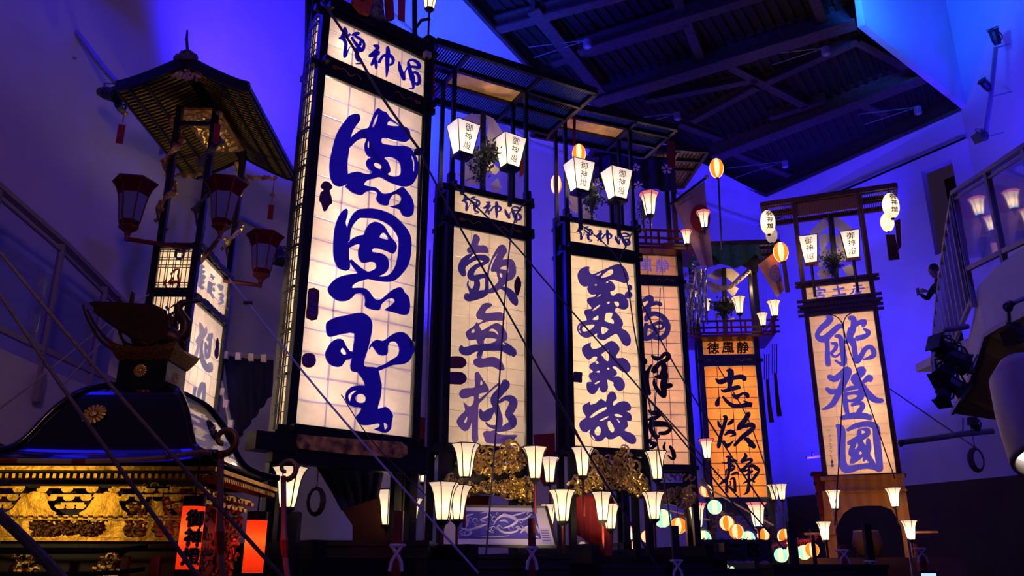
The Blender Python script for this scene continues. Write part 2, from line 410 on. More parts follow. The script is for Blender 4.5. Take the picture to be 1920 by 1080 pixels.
# corrugated ceiling deck ribs, too fine to pick apart
rb = MB()
dr = (V(ceil_line((1130, 190), (1605, 45))[1])-V(ceil_line((1130, 190), (1605, 45))[0])).normalized(); pr = V((dr.y, -dr.x, 0))
o0 = V((4, 15, zc-.03))
for k in range(-52, 60):
    c = o0+dr*(k*.24); n_s = 0; st = None
    for q_ in range(-36, 37):
        p_ = c+pr*(q_*.25); ins = False
        for i_ in range(len(outl)):
            (xa, ya), (xb, yb) = outl[i_-1][:2], outl[i_][:2]
            if (ya > p_.y) != (yb > p_.y) and p_.x < (xb-xa)*(p_.y-ya)/(yb-ya)+xa: ins = not ins
        if ins and st is None: st = p_
        if (not ins or q_ == 36) and st is not None: rb.beam(st, p_-pr*.25, .09, .06); st = None
r_ = obj('trim_30', rb, CEILM); r_['kind'] = 'structure'
# wall seams
sm = MB()
# ---------------------------------------------------------------- lamps and lanterns
PAPA = paper('cool_white_paper', (.90, .82, .76), .05, .62)
PAPW = paper('warm_white_paper', (.93, .83, .69), .05, .62)
PAPL = paper('lamp_paper', (1, .82, .58), .62, .7, emit=(1, .76, .48))
PAPP = paper('pink_lamp_paper', (1, .35, .35), .55, .7, emit=(1, .25, .22))
PAPB = paper('pale_blue_lamp_paper', (.6, .85, 1), .8, .7)
PAPR = paper('unlit_red_lamp_paper', (.13, .006, .016), .0, .5)
PAPV = paper('unlit_violet_lamp_paper', (.22, .18, .45), .02, .5)
PAPO = paper('orange_lamp_paper', (1, .24, .02), 1.0, .6, emit=(1, .17, .01))
PAPS = paper('square_lamp_paper', (1, .88, .74), .55, .35, emit=(1, .86, .70))
PAPG = paper('green_lamp_paper', (.35, .85, .65), .75, .6, emit=(.30, .80, .60))
PAPRD = paper('red_lamp_paper', (1, .09, .015), .38, .6, emit=(1, .05, .008))
INKB = paper('violet_ink_on_paper', (.15, .09, .36), .13, .3)  # slight glow stands in for lamp light passing through the ink
INK6 = paper('blue_violet_ink_on_paper', (.30, .22, .90), .17, .3)  # glows a little, as if lit through from the bulbs behind
BULB = (1, .78, .50)

def bulb(par, loc, e, size=.05, color=BULB, name='bulb'):
    l = bpy.data.lights.new(name, 'POINT'); l.energy = e; l.color = color; l.shadow_soft_size = size
    o = bpy.data.objects.new(name, l); COL.objects.link(o); o.parent = par; o.location = loc; return o

BON = [(.165, 0), (.20, .12), (.228, .3), (.252, .5), (.29, .7), (.35, .87), (.445, 1.0)]
def bonbori_parts(kind):
    """hexagonal flaring paper lamp, unit height, base at z=0"""
    parts = []
    mats = dict(white=(PAPL,)*3, pink=(PAPB, PAPL, PAPP), dark=(PAPR, PAPV, PAPR))[kind]
    n = 6
    for k in range(n):
        mb = MB(); a0, a1 = 2*math.pi*k/n, 2*math.pi*(k+1)/n
        for i in range(len(BON)-1):
            (r0, z0), (r1, z1) = BON[i], BON[i+1]
            mb.mat(mats[0] if i < 1 else (mats[2] if i > 4 or (kind == 'dark' and i in (4,)) else mats[1]))
            mb.quad(*[(r*math.cos(a), r*math.sin(a), z) for r, z, a in ((r0, z0, a0), (r0, z0, a1), (r1, z1, a1), (r1, z1, a0))])
        parts.append(('paper_pane', mb.mesh('paper_pane', False), None))
    fm = DARKWOOD if kind != 'dark' else REDL
    mb = MB()
    for k in range(n):
        a = 2*math.pi*k/n; mb.tube([((r+.006)*math.cos(a), (r+.006)*math.sin(a), z) for r, z in BON], .017, 5)
    for (r, z, q) in ((BON[-1][0], 1.0, .017), (.18, 0, .02)):
        mb.tube([((r+.008)*math.cos(2*math.pi*k/n), (r+.008)*math.sin(2*math.pi*k/n), z) for k in range(n+1)], q, 5)
    parts.append(('lamp_frame', mb.mesh('lamp_frame'), fm))
    mb = MB(); mb.lathe([(.19, .0), (.20, -.04), (.12, -.09), (.07, -.14), (.055, -.2)], 6)
    parts.append(('lamp_base', mb.mesh('lamp_base'), REDL if kind != 'white' else DARKWOOD))
    mb = MB(); mb.tube([(0, 0, -.18), (0, 0, -1.15)], .045, 8); parts.append(('lamp_pole', mb.mesh('lamp_pole'), REDL))
    return parts
BONP = {k: bonbori_parts(k) for k in ('white', 'pink', 'dark')}
def place_parts(root, parts, skip=()):
    for nme, me, mt in parts:
        if nme in skip: continue
        obj(nme, me, mt, root)
def bonbori(px, y0, y1, Y, label, kind='white', group=None, e=9., rz=.2, skip=(), pole=None, arm=None):
    """lamp whose shade spans rows y0 (top) to y1 (bottom) of the view at distance Y"""
    b = at(px, y1, Y); t_ = at(px, y0, Y); h = t_.z-b.z
    r = thing('paper_lamp', label, 'lamp', b, rz, group); r.scale = (h, h, h)
    place_parts(r, BONP[kind], skip+(('lamp_pole',) if pole is not None else ()))
    if pole is not None:
        mb = MB(); mb.tube([(0, 0, -.18), (0, 0, -.18-pole)], .045, 8)
        if arm: mb.tube([(0, 0, -.18-pole+.05), (arm[0], arm[1], -.18-pole+.05+arm[2])], .05, 8)
        obj('lamp_pole', mb, REDL, r)
    if kind != 'dark': bulb(r, (0, 0, .36), e*h*h, .03)
    return r
def box_lantern(px, y0, y1, Y, label, rz, group=None, cols=('御', '神', '燈'), pole=2.5, wide=(.40, .22), e=16, wood=False, squash=1.):
    b = at(px, y1, Y); h = at(px, y0, Y).z-b.z
    r = thing('box_lantern', label, 'lantern', b, rz, group); r.scale = (h, h, h)
    t, s = wide; c = [(-1, -1), (1, -1), (1, 1), (-1, 1)]
    for k in range(4):
        a, d = c[k], c[(k+1) % 4]; mb = MB()
        mb.quad((a[0]*s, a[1]*s*squash, .03), (d[0]*s, d[1]*s*squash, .03), (d[0]*t, d[1]*t*squash, 1), (a[0]*t, a[1]*t*squash, 1)); obj('paper_pane', mb, PAPS, r)
    fmx = TAN if wood else DARKWOOD
    mb = MB()
    for k in range(4):
        a, d = c[k], c[(k+1) % 4]
        mb.beam((a[0]*s, a[1]*s*squash, 0), (a[0]*t, a[1]*t*squash, 1), .022)
        mb.beam((a[0]*t, a[1]*t*squash, 1), (d[0]*t, d[1]*t*squash, 1), .022)
    obj('lantern_frame', mb, DARKWOOD, r)
    mb = MB(); mb.box((0, 0, -.02), (2*s+.06, (2*s+.06)*squash, .10)); obj('lantern_base', mb, fmx, r)
    mb = MB(); mb.tube([(0, 0, -.05), (0, 0, -pole)], .07 if not wood else .05, 8); obj('lantern_pole', mb, DARKWOOD if not wood else BROWN, r)
    mb = MB(); Yv = V((0, -(t-s)*squash, .97)).normalized(); nrm = V((0, -.97, -(t-s))).normalized()
    for i, ch in enumerate(cols):
        q = .80-.27*i; c0 = V((0, -(s+(t-s)*q)*squash-.012, q))
        add_text(mb, ch, c0, V((1, 0, 0)), Yv, .25, bold=.009, slant=.08)
    obj('lettering', mb, INKD, r)
    bulb(r, (0, 0, .4), e*h*h, .04)
    return r
def chochin_parts(kind):
    n = 16; prof = []
    m_ = 22
    for i in range(m_+1):
        a = -math.pi/2*.86+math.pi*.86*i/m_
        prof.append((math.cos(a)*(1+.025*(i % 2)), math.sin(a)))
    zs = prof[-1][1]
    cols = dict(orange=(PAPO, PAPL), green=(PAPG, PAPL), white=(PAPL, PAPL), dim=(PAPW, PAPW))[kind]
    mb = MB()
    for k in range(n):
        a0, a1 = 2*math.pi*k/n, 2*math.pi*(k+1)/n
        mb.mat(cols[(k//2) % 2])
        for i in range(m_):
            (r0, z0), (r1, z1) = prof[i], prof[i+1]
            mb.quad(*[(.5*r*math.cos(a), .5*r*math.sin(a), .5*z/zs) for r, z, a in ((r0, z0, a0), (r0, z0, a1), (r1, z1, a1), (r1, z1, a0))])
    re = .5*prof[0][0]
    P = [('paper_shade', mb.mesh('paper_shade'), None)]
    mb = MB(); mb.lathe([(re*1.02, .49), (re*1.05, .55), (re*.95, .56)], 14); P.append(('top_ring', mb.mesh('top_ring'), BLACKM))
    mb = MB(); mb.lathe([(re*.95, -.56), (re*1.05, -.55), (re*1.02, -.49)], 14); P.append(('bottom_ring', mb.mesh('bottom_ring'), BLACKM))
    return P
CHO = {k: chochin_parts(k) for k in ('orange', 'green', 'white', 'dim')}
def chochin(px, y0, y1, Y, label, kind='orange', w_=.8, group=None, e=4, rz=0, text=None, cord=None, mon=None):
    """ribbed paper lantern, w_ = width / height"""
    a = at(px, y1, Y); h = at(px, y0, Y).z-a.z; c = a+V((0, 0, h/2))
    r = thing('paper_lantern', label, 'lantern', c, rz, group); r.scale = (h*w_, h*w_, h)
    place_parts(r, CHO[kind])
    if text:
        mb = MB()
        for i, ch in enumerate(text):
            z = .26-.25*i; rad = .5*math.sqrt(max(.05, 1-(z*1.85)**2))+.02
            vs, fs = text_mesh(ch, .03)
            mb.add([V((v.x*.30/w_*.8, -math.sqrt(max(.01, rad*rad-(v.x*.3)**2)), z+v.y*.22)) for v in vs], fs)
        obj('lettering', mb, INKD, r)
    if mon:
        mb = MB(); rr = .5
        pts = [V((.14*math.cos(q*.785+.3)*(1 if q % 2 else .55), .14*math.sin(q*.785+.3)*(1 if q % 2 else .55), 0)) for q in range(8)]
        pp = []
        for p in pts:
            ang = mon+p.x*2.4; pp.append(V((.53*math.cos(ang), .53*math.sin(ang), .12+p.y)))
        mb.add(pp, [tuple(range(8))]); obj('crest', mb, INKD, r)
    if cord:
        mb = MB(); mb.tube([(0, 0, .55), (0, 0, .55+cord/h)], .02, 5); obj('cord', mb, BLACKM, r)
    bulb(r, (0, 0, 0), e*h*h, .03)
    return r

# ---------------------------------------------------------------- tall festival lantern floats
class Kir:
    def __init__(s, name, cx, D, z0, yaw, hw, a, b, c, depth, label, group='tall festival lantern floats'):
        s.o = V((cx, D, 0)); s.yaw = R_(yaw); s.X = V((math.cos(s.yaw), math.sin(s.yaw), 0)); s.N = V((-math.sin(s.yaw), math.cos(s.yaw), 0))
        s.z0, s.hw, s.a, s.b, s.c, s.dep = z0, hw, z0+a, z0+b, z0+c, depth
        s.root = thing('lantern_float', label, 'festival float', s.o, s.yaw, group)
    def L(s, p): q = p-s.o; return V((q.dot(s.X), q.dot(s.N), q.z))
    def W(s, l): return s.o+s.X*l[0]+s.N*l[1]+V((0, 0, l[2]))
    def px(s, x, y, yl=0): return s.L(atplane(x, y, s.o+s.N*yl, s.N))
    def pxx(s, x, y, xl=0): return s.L(atplane(x, y, s.o+s.X*xl, s.X))
    def pz(s, x, y, z): return s.L(atz(x, y, z))
    def part(s, name, mb, mat=None, label=None, smooth=False, kind=None, par=None): return obj(name, mb, mat, par or s.root, label, None, smooth, kind)
    def panes(s, u0, u1, v0, v1, nc, nr, mat, bar, barmat, y=0., first=1):
        W_, H_ = (u1-u0)/nc, (v1-v0)/nr
        mb = MB(); mb.rng((-W_/2+bar/2, 0, -H_/2+bar/2), (W_/2-bar/2, .002, H_/2-bar/2)); me = mb.mesh('paper_pane'); me.materials.append(mat)
        for i in range(nc):
            for j in range(nr):
                o = obj('paper_pane', me, None, s.root); o.location = (u0+(i+.5)*W_, y, v0+(j+.5)*H_)
        for i in range(1, nc):
            mb = MB(); mb.box((u0+i*W_, y+.006, (v0+v1)/2), (bar*1.15, .004, v1-v0)); s.part('lattice_bar', mb, barmat)
        for j in range(1, nr):
            mb = MB(); mb.box(((u0+u1)/2, y+.011, v0+j*H_), (u1-u0, .004, bar*1.15)); s.part('lattice_bar', mb, barmat)
    def box_in(s, backmat=None, openl=False):
        """closed inner box behind the paper that keeps the lamp light in"""
        m_ = MB(); h, d = s.hw, s.dep
        for z0, z1 in ((s.z0, s.a), (s.b, s.c)):
            m_.quad((-h, d, z0), (h, d, z0), (h, d, z1), (-h, d, z1))
            if not openl: m_.quad((-h, .02, z0), (-h, d, z0), (-h, d, z1), (-h, .02, z1))
            m_.quad((h, .02, z0), (h, d, z0), (h, d, z1), (h, .02, z1))
            m_.quad((-h, .02, z0), (h, .02, z0), (h, d, z0), (-h, d, z0)); m_.quad((-h, .02, z1), (h, .02, z1), (h, d, z1), (-h, d, z1))
        return s.part('inner_lining', m_, backmat or LINING)
    def lamps(s, nx, nz, e, hx=2, eh=None, yl=None, color=(1, .82, .62)):
        yl = yl or s.dep*.62; W_ = 2*s.hw
        for i in range(nx):
            for j in range(nz):
                bulb(s.root, (-s.hw+W_*(i+.5)/nx, yl, s.z0+(s.a-s.z0)*(j+.5)/nz), e, .04, color)
        for i in range(hx): bulb(s.root, (-s.hw+W_*(i+.5)/hx, yl, s.b+(s.c-s.b)*.4), eh or e*.5, .04, color)
    def frame(s, pw, mat, ztop, legs=True, back=True):
        h, d = s.hw+pw/2+.005, s.dep
        for sx in (-1, 1):
            for y in ((-.005, d) if back else (-.005,)):
                mb = MB(); mb.rng((sx*h-pw/2, y-pw/2, 0 if legs else s.z0-.3), (sx*h+pw/2, y+pw/2, ztop)); s.part('post', mb, mat)
        for z0, z1 in ((s.z0-.12, s.z0), (s.a, s.b), (s.c, s.c+.10)):
            mb = MB(); mb.rng((-h, -pw*.4, z0), (h, pw*.3, z1)); s.part('rail', mb, mat)
            mb = MB(); mb.rng((-h, d-pw*.4, z0), (h, d+pw*.3, z1)); s.part('rail', mb, mat)
            for sx in (-1, 1):
                mb = MB(); mb.rng((sx*h-pw*.3, -s.stick*1.4, (z0+z1)/2-.035), (sx*h+pw*.3, d+s.stick*1.2, (z0+z1)/2+.035)); s.part('side_rail', mb, mat)
                mb = MB(); mb.rng((sx*h, -.02, (z0+z1)/2-.04), (sx*(h+s.stick), .04, (z0+z1)/2+.04)); s.part('rail_end', mb, mat)
        for sx in (-1, 1):
            mb = MB(); mb.rng((sx*s.hw, .05, s.z0), (sx*(s.hw+.02), d-.04, s.c)); 
            if not (s.skipside and sx < 0): s.part('side_board', mb, mat)
    skipside = False; stick = .13
    def scroll(s, z, mat=None, k=.16, both=True):
        """carved cloud scroll on the rail"""
        for sx in ((-1, 1) if both else (1,)):
            mb = MB(); pts = []
            for t in range(22):
                a = t*.42; r = k*(.30-.010*t)
                pts.append((sx*(s.hw-.12-r*math.cos(a)), -.055, z+r*.55*math.sin(a)))
            mb.tube(pts, .007, 5)
            pts = [(sx*(s.hw-.18-t*.022), -.055, z+.03*math.sin(t*.75)) for t in range(14)]
            mb.tube(pts, .006, 5)
            s.part('carved_scroll', mb, mat or GOLDD, kind='stuff')
    def glyph(s, name, ox, oy, sc_, src, mat, th=.008, yl=-.004, label=None):
        mb = MB(); add_glyph(mb, src, lambda x, y: s.px(ox+x/sc_, oy+y/sc_, yl), V((0, -1, 0)), th)
        return s.part(name, mb, mat, label)
    def roof(s, u0, u1, y0, y1, z, pu, py0, py1, mat, pitch=.09, gold=True, step=.06, slat=.022, rise=.35, ym=None):
        ym = (y0+y1)/2 if ym is None else ym
        for a, b in (((u0, y0), (u1, y0)), ((u0, y1), (u1, y1)), ((u0, y0), (u0, y1)), ((u1, y0), (u1, y1))):
            mb = MB(); mb.beam((*a, z+.03), (*b, z+.03), .07, .12); s.part('eave_board', mb, mat)
        for y in (py0, py1):
            mb = MB(); mb.beam((u0, y, z-.0), (u1, y, z-.0), .06, .08); s.part('roof_beam', mb, mat)
        for u in (-pu, pu):
            mb = MB(); mb.beam((u, y0, z-.02), (u, y1, z-.02), .06, .08); s.part('roof_beam', mb, mat)
        mb = MB(); n = int((u1-u0)/step)
        for k in range(n+1):
            u = u0+(u1-u0)*k/n
            for ya, yb in ((y0, py0), (py1, y1)): mb.beam((u, ya, z+.05), (u, yb, z+.05), slat, .03)
            if abs(u) > pu: mb.beam((u, py0, z+.05), (u, py1, z+.05), slat, .03)
        s.part('rafters', mb, mat, kind='stuff')
        if gold:
            mb = MB(); mb.rng((-pu+.04, py0+.03, z+.01), (pu-.04, py1-.03, z+.04)); s.part('ceiling_board', mb, GOLDP, 'gilded coffer board under the roof')
        mb = MB()
        mb.add([(u0, y0, z+.1), (u1, y0, z+.1), (u1, ym, z+rise), (u0, ym, z+rise)], [(0, 1, 2, 3)]) if False else None
        mb.beam((u0-.05, ym, z+rise*.5), (u1+.05, ym, z+rise*.5), .10, .10); s.part('roof_ridge', mb, mat)
LINING = pbr('white_lining', (.82, .76, .68), .9)
BARP = paper('pale_lattice_wood', (.55, .48, .68), 0.03, .6)  # see-through with a faint glow, imitates soft bar shadows in the paper
BARD = paper('dark_lattice_wood', (.40, .28, .22), 0, .5)
BARV = pbr('violet_lattice_wood', (.10, .07, .25), .7)
PAPY = paper('amber_paper', (.84, .52, .20), .06, .62)
PAP6 = paper('rosy_paper', (.90, .72, .58), .05, .62)

# brush characters: crop origin x, origin y, scale, outlines (P) and strokes (S) in crop units
A1 = (600, 190, 5.4, '''P 400,150 405,190 370,240 330,300 308,370 300,440 285,540 275,620 275,700 285,780 285,830 240,855 190,865 140,845 110,800 95,740 92,640 105,560 125,470 155,360 195,275 250,200 290,150 350,128 385,132;
P 585,70 625,100 670,115 700,160 760,210 820,255 870,265 905,305 908,350 900,385 870,412 830,412 760,395 690,380 640,372 620,385 620,425 660,438 740,450 830,455 890,462 940,510 975,575 992,650 985,740 955,810 920,850 860,865 790,855 720,830 660,800 600,768 540,785 480,800 440,845 500,865 560,875 600,910 635,938 700,930 760,905 815,872 850,880 890,930 925,980 945,1040 948,1076 940,1136 905,1171 850,1166 820,1136 800,1096 750,1081 705,1066 740,1060 790,1040 815,1010 815,970 775,940 730,955 700,1000 690,1050 665,1057 620,1050 580,1020 565,980 580,940 555,910 500,905 460,920 430,945 400,950 330,930 280,890 250,860 285,830 275,760 285,735 340,718 390,715 440,735 500,738 525,718 490,690 465,650 465,610 490,580 520,572 480,555 450,500 448,430 465,380 400,385 350,420 300,470 300,440 310,370 360,325 410,290 480,272 500,240 530,160 550,110|675,245 705,198 750,220 800,252|540,640 560,622 600,635 622,665 605,690 575,680 548,660|645,575 700,565 760,585 800,620 815,680 810,740 770,762 720,760 680,740 705,720 708,680 690,630 670,600|525,260 540,200 570,145 585,140 570,200 540,262|478,470 480,420 490,400 497,440 490,475|915,545 945,580 955,650 945,720 935,690 938,630''')
A2 = (600, 380, 5.4, '''P 275,75 278,110 262,170 255,210 270,260 285,340 285,410 290,480 290,560 298,600 300,660 270,690 220,682 175,655 140,580 130,500 132,400 140,300 155,220 190,130 230,80 258,64;
S 285,380,25 295,250,45 370,130,80 460,110,95 580,120,100 700,170,105 790,250,110 850,350,125 855,470,130 835,600,125 790,690,100 720,760,80 620,775,50 520,750,60 430,715,70 360,650,50 310,590,30;
P 500,215 550,195 605,210 650,245 680,300 720,360 770,420 772,470 740,518 690,500 620,475 545,462 522,500 600,510 660,540 690,590 690,660 660,710 610,740 540,750 440,745 430,700 490,700 540,680 570,650 550,605 500,600 450,612 410,600 385,550 385,480 400,425 350,430 290,460 285,405 330,360 390,335 440,325 455,275 480,240|595,352 635,305 665,325 688,370 650,372;
P 230,740 340,722 430,712 560,735 560,790 500,770 430,790 350,820 318,865 380,862 450,870 500,910 540,970 590,990 650,950 720,890 790,858 830,870 850,910 890,950 905,1010 906,1063 890,1126 840,1138 771,1120 700,1100 652,1086 700,1050 745,1010 752,985 725,968 670,985 620,1030 602,1082 571,1091 496,1076 450,1045 455,990 440,940 400,918 350,930 320,965 270,995 200,1000 140,975 90,925 75,880 90,840 150,775''')
A3 = (590, 570, 4.32, '''P 95,150 130,125 180,105 240,95 300,80 370,72 420,90 455,130 465,180 455,250 440,320 425,380 405,440 395,500 440,510 490,515 520,560 530,620 540,650 535,730 520,800 508,850 570,832 610,865 632,905 620,960 615,1010 575,1045 520,1030 478,1015 520,995 515,968 450,980 380,982 345,950 330,915 360,880 375,840 320,835 270,815 245,770 255,710 300,670 360,660 405,660 385,610 355,570 345,555 300,545 285,500 300,430 310,340 318,240 250,240 195,250 120,268 95,240 88,190|325,765 345,735 385,730 410,755 405,790 375,802 340,795|555,965 580,970 588,995 565,1020 560,1000|268,745 300,712 340,700 300,735 285,790 275,780;
P 130,310 180,283 225,290 250,340 285,385 300,385 300,440 250,455 215,505 160,508 110,480 85,430 85,390 105,350|205,385 225,355 255,400 230,412;
P 440,345 470,305 505,290 550,300 600,265 650,235 705,228 745,250 785,300 802,350 790,410 755,470 700,490 640,495 560,525 495,550 490,520 560,490 640,440 675,410 680,350 650,305 610,310 590,340 590,390 570,418 520,415 490,380 460,340 440,370''')
H_TO = '''S 200,100,40 205,170,80 170,230,70 125,245,30; S 200,210,70 240,215,50 275,190,30; S 180,250,50 215,320,45 210,400,50 200,500,45 205,520,30; S 215,500,40 245,430,20 280,370,12 300,340,25 290,320,20; S 310,200,30 350,180,40 400,180,45; S 300,240,30 340,300,35 370,340,45 400,380,50 440,420,60 470,390,50 480,330,35 450,280,40 390,240,35 350,210,30; S 350,400,35 380,440,60 370,490,55 390,560,40 440,580,35 440,610,25 365,615,15; S 430,290,35 420,350,40'''
H_SHIN = '''S 620,350,25 670,370,60 670,400,50 600,460,30 560,500,40 620,490,50 680,450,60 690,480,30; S 660,480,50 625,560,50 590,630,40; S 640,560,40 655,620,50 655,680,35; S 700,590,45 740,520,40 790,490,45 860,500,45 900,550,45 890,610,40 850,635,30; S 820,380,45 825,450,65 815,560,60 815,680,50 805,800,20'''
H_GO = '''S 985,590,20 1000,680,55 1030,770,60 1060,840,50; S 1060,820,40 1070,740,20 1110,670,30; S 1130,640,50 1120,590,30 1160,560,35 1220,575,40 1270,620,50 1275,670,50 1200,660,35 1130,660,50; S 1130,660,50 1150,740,60 1180,830,80 1190,900,45 1190,970,30 1130,975,10; S 1160,770,40 1220,740,35 1270,790,45 1280,870,50 1250,910,50 1210,890,20'''
B1 = (850, 430, 7.2, '''P 275,75 310,70 350,110 355,150 330,215 400,215 450,235 470,280 465,325 400,315 320,320 260,320 210,320 183,290 190,255 230,220 260,130; S 270,325,15 200,370,60 140,440,100 110,530,100 140,610,70; S 180,485,25 240,420,55 330,380,70 420,390,80 460,420,60 390,470,50 310,500,60 250,560,80 230,620,90 270,660,80 400,630,60 450,650,40; S 450,600,40 450,720,45 450,800,50 430,870,70; S 200,700,15 190,750,22 215,800,30 240,840,60; S 300,650,60 320,750,80 290,830,90; S 175,890,70 200,920,110 300,900,110 400,870,100 440,850,60;
P 600,240 640,212 690,220 718,290 700,340 660,410 720,402 790,410 830,470 845,560 830,630 790,680 720,710 650,790 560,850 490,868 455,845 480,810 560,760 610,690 590,640 580,575 530,575 505,550 530,470 575,370 600,320 560,370 520,430 480,560 470,620 460,560 490,460 530,360|620,535 680,495 735,495 745,560 740,590 700,550|620,600 640,590 662,620 650,655 625,640; S 640,790,30 700,810,60 750,850,90 800,920,110 830,980,90 845,1015,50''')
B2 = (850, 560, 7.714, '''P 430,75 490,62 555,80 540,120 490,150 455,210 550,205 650,195 710,210 740,260 735,310 680,318 600,318 520,325 440,350 370,380 390,430 410,460 470,430 550,380 630,352 700,390 750,460 780,530 770,590 740,620 650,670 560,660 440,655 380,670 340,630 325,590 250,605 205,580 178,520 190,470 260,420 310,380 335,335 350,360 430,320 400,305 350,290 328,240 345,190 390,120|255,495 270,455 300,440 303,490|510,465 560,432 620,460 650,510 640,525 590,480 540,475|450,590 480,565 520,570 630,585 560,640 440,650;
S 110,690,40 130,740,110 200,760,130 300,720,110 400,710,100 560,705,100 700,710,100 780,740,110 860,790,110 870,820,60; S 740,640,20 800,680,40 880,760,60; S 400,750,60 370,830,80;
P 340,860 390,850 420,870 500,850 590,845 680,890 720,960 735,1035 660,1030 600,1000 560,985 460,990 385,1000 320,975 288,930 300,880''')
B3 = (850, 690, 7.2, '''P 290,70 330,50 350,75 400,160 450,230 480,300 440,330 350,350 345,420 410,370 480,310 560,235 620,195 630,215 560,270 480,340 400,430 340,490 335,600 330,750 330,900 335,970 300,1010 260,990 245,900 250,760 240,740 220,810 160,855 100,820 45,740 60,680 110,620 160,570 135,465 180,500 220,520 265,480 275,380 200,400 135,415 90,390 78,340 110,290 200,270 285,260 288,160|360,230 370,160 395,200 390,220|140,730 160,690 185,655 185,700 165,745;
S 690,190,90 700,230,120 640,310,110 570,390,110 545,450,90 575,520,80 600,600,80 630,700,70 610,780,80 560,800,60 480,780,30 440,740,25; S 620,460,40 700,410,60 780,420,100 810,480,110 770,570,110 740,620,90 790,690,110 790,760,110 700,810,90 600,850,40; S 360,560,20 390,640,100 440,650,150 500,590,100 560,540,50;
P 400,880 440,850 500,855 560,840 600,890 720,905 860,905 820,960 800,1000 700,1020 560,1025 440,1000 420,950''')
C1 = (1070, 490, 6.968, '''P 245,75 235,120 265,165 300,165 380,130 460,95 560,50 640,42 700,80 740,150 760,230 740,270 700,285 620,260 540,240 480,240 380,235 300,250 270,290 240,300 220,325 170,330 120,290 92,220 92,160 130,100 190,72|330,185 400,145 380,175 350,190|395,215 430,165 520,105 552,120 545,165 480,200 420,215;
P 240,300 300,250 380,215 480,240 540,270 570,310 582,350 560,385 515,395 530,440 560,450 600,420 670,425 720,470 755,560 740,610 700,632 640,620 600,605 575,650 620,700 670,770 682,830 660,875 720,905 770,970 785,1040 770,1090 730,1110 680,1080 640,1010 600,950 560,960 480,1010 420,1035 360,1010 340,980 345,940 280,980 200,1000 130,970 85,900 95,830 150,785 210,770 195,720 175,670 190,635 270,620 260,590 220,540 212,500 240,475 310,465 330,430 280,438 240,415 215,360|310,310 330,295 345,310 325,322|460,275 480,262 492,272 475,285|345,465 385,430 392,440 350,470|285,635 370,570 380,585 300,645|470,545 490,528 512,530 495,560|565,530 620,530 632,570 610,595 580,570|280,760 340,715 360,712 355,765|455,690 480,675 540,675 545,700 530,745 560,770 560,818 480,795 440,770|160,860 240,830 315,832 260,890 180,920 150,900|395,880 420,855 495,890 430,950 405,950|100,870 130,830 110,890 140,930 120,935;
P 770,305 800,330 795,370 780,380 775,395 800,420 800,460 765,488 725,475 705,435 730,400 765,385 745,345 748,315''')
C2 = (1070, 630, 5.023, '''P 190,62 185,90 210,125 280,105 340,65 385,45 430,70 460,115 450,150 425,190 440,210 490,205 535,235 563,290 550,335 515,348 470,325 430,290 395,290 400,305 430,330 433,365 400,385 450,380 490,410 510,455 500,500 460,522 425,500 400,460 405,440 345,410 345,440 350,490 330,525 300,535 275,505 270,480 240,530 210,550 165,530 148,480 155,435 200,430 170,385 180,350 210,335 175,300 185,265 230,240 250,200 215,195 180,222 150,215 110,160 108,110 140,80|282,178 350,130 358,160 360,225 340,238 315,215 300,190|230,250 245,235 265,255 245,265|340,310 350,297 368,305 352,320|235,340 270,325 270,345|225,445 275,420 270,435 235,455''')
C3 = (1070, 630, 5.023, '''P 180,620 185,650 240,630 285,590 330,620 345,560 380,522 415,535 435,590 400,620 400,660 440,630 480,615 530,620 565,660 560,700 520,708 560,730 575,775 560,805 530,800 540,850 500,890 560,910 600,940 618,980 600,1015 560,1015 500,980 460,940 400,970 350,970 330,950 290,990 240,992 195,960 175,910 190,870 150,908 100,890 80,840 95,800 145,765 120,720 108,680 120,650 150,635|175,765 240,710 330,668 335,690 260,730 200,770|270,795 350,755 350,770 290,800|230,880 260,850 285,880 275,930 240,935 222,910|340,820 370,800 405,860 410,890 390,910 360,880|410,740 450,735 490,760 455,765 420,755|430,780 450,790 465,820 450,815|190,930 205,940 230,970 215,975''')
D1 = (1190, 540, 5.143, '''S 70,130,30 120,100,50 155,100,55 150,150,50 110,200,50 70,235,20; S 160,160,40 210,145,40 250,160,40; S 140,200,40 130,260,50 110,310,40; S 110,290,50 150,255,50 210,250,45 280,290,50 320,360,50 310,430,50 260,480,50 190,480,35 150,465,30; S 110,350,40 100,420,50 95,480,50 140,480,50 200,430,50 190,390,45 130,370,35; S 170,365,35 230,335,35 280,350,35 260,390,25 215,400,15; S 30,120,30 10,200,40 25,300,40 10,400,50 30,480,40''')
D2 = (1190, 540, 5.143, '''S 165,655,20 205,680,45 250,675,35 290,635,40 325,650,50 310,690,45 250,720,40 210,760,50 180,800,50 215,800,30; S 270,720,50 285,780,60 260,850,60 200,855,25; S 300,830,50 280,920,70 280,980,60 285,1045,40 240,1010,40 190,930,35 190,880,20; S 280,950,60 350,940,45; S 75,680,40 100,710,45 85,735,30; S 160,745,20 135,790,35 115,840,50 115,920,50 140,1020,40''')
D3 = (1190, 740, 7.714, '''S 200,230,30 250,260,60 330,260,80 380,270,60 310,330,60 240,350,60 180,370,20; S 250,370,60 230,450,70 250,540,60 310,610,70 350,600,40; S 250,420,80 350,420,80 460,430,70 520,480,60 460,550,60 360,560,50; S 150,430,60 190,450,50 240,440,40; S 220,650,30 240,700,60 300,720,60 240,780,40; S 440,690,20 420,760,40 440,810,30; S 510,750,40 550,820,60 570,900,60 540,930,40 480,880,20''')
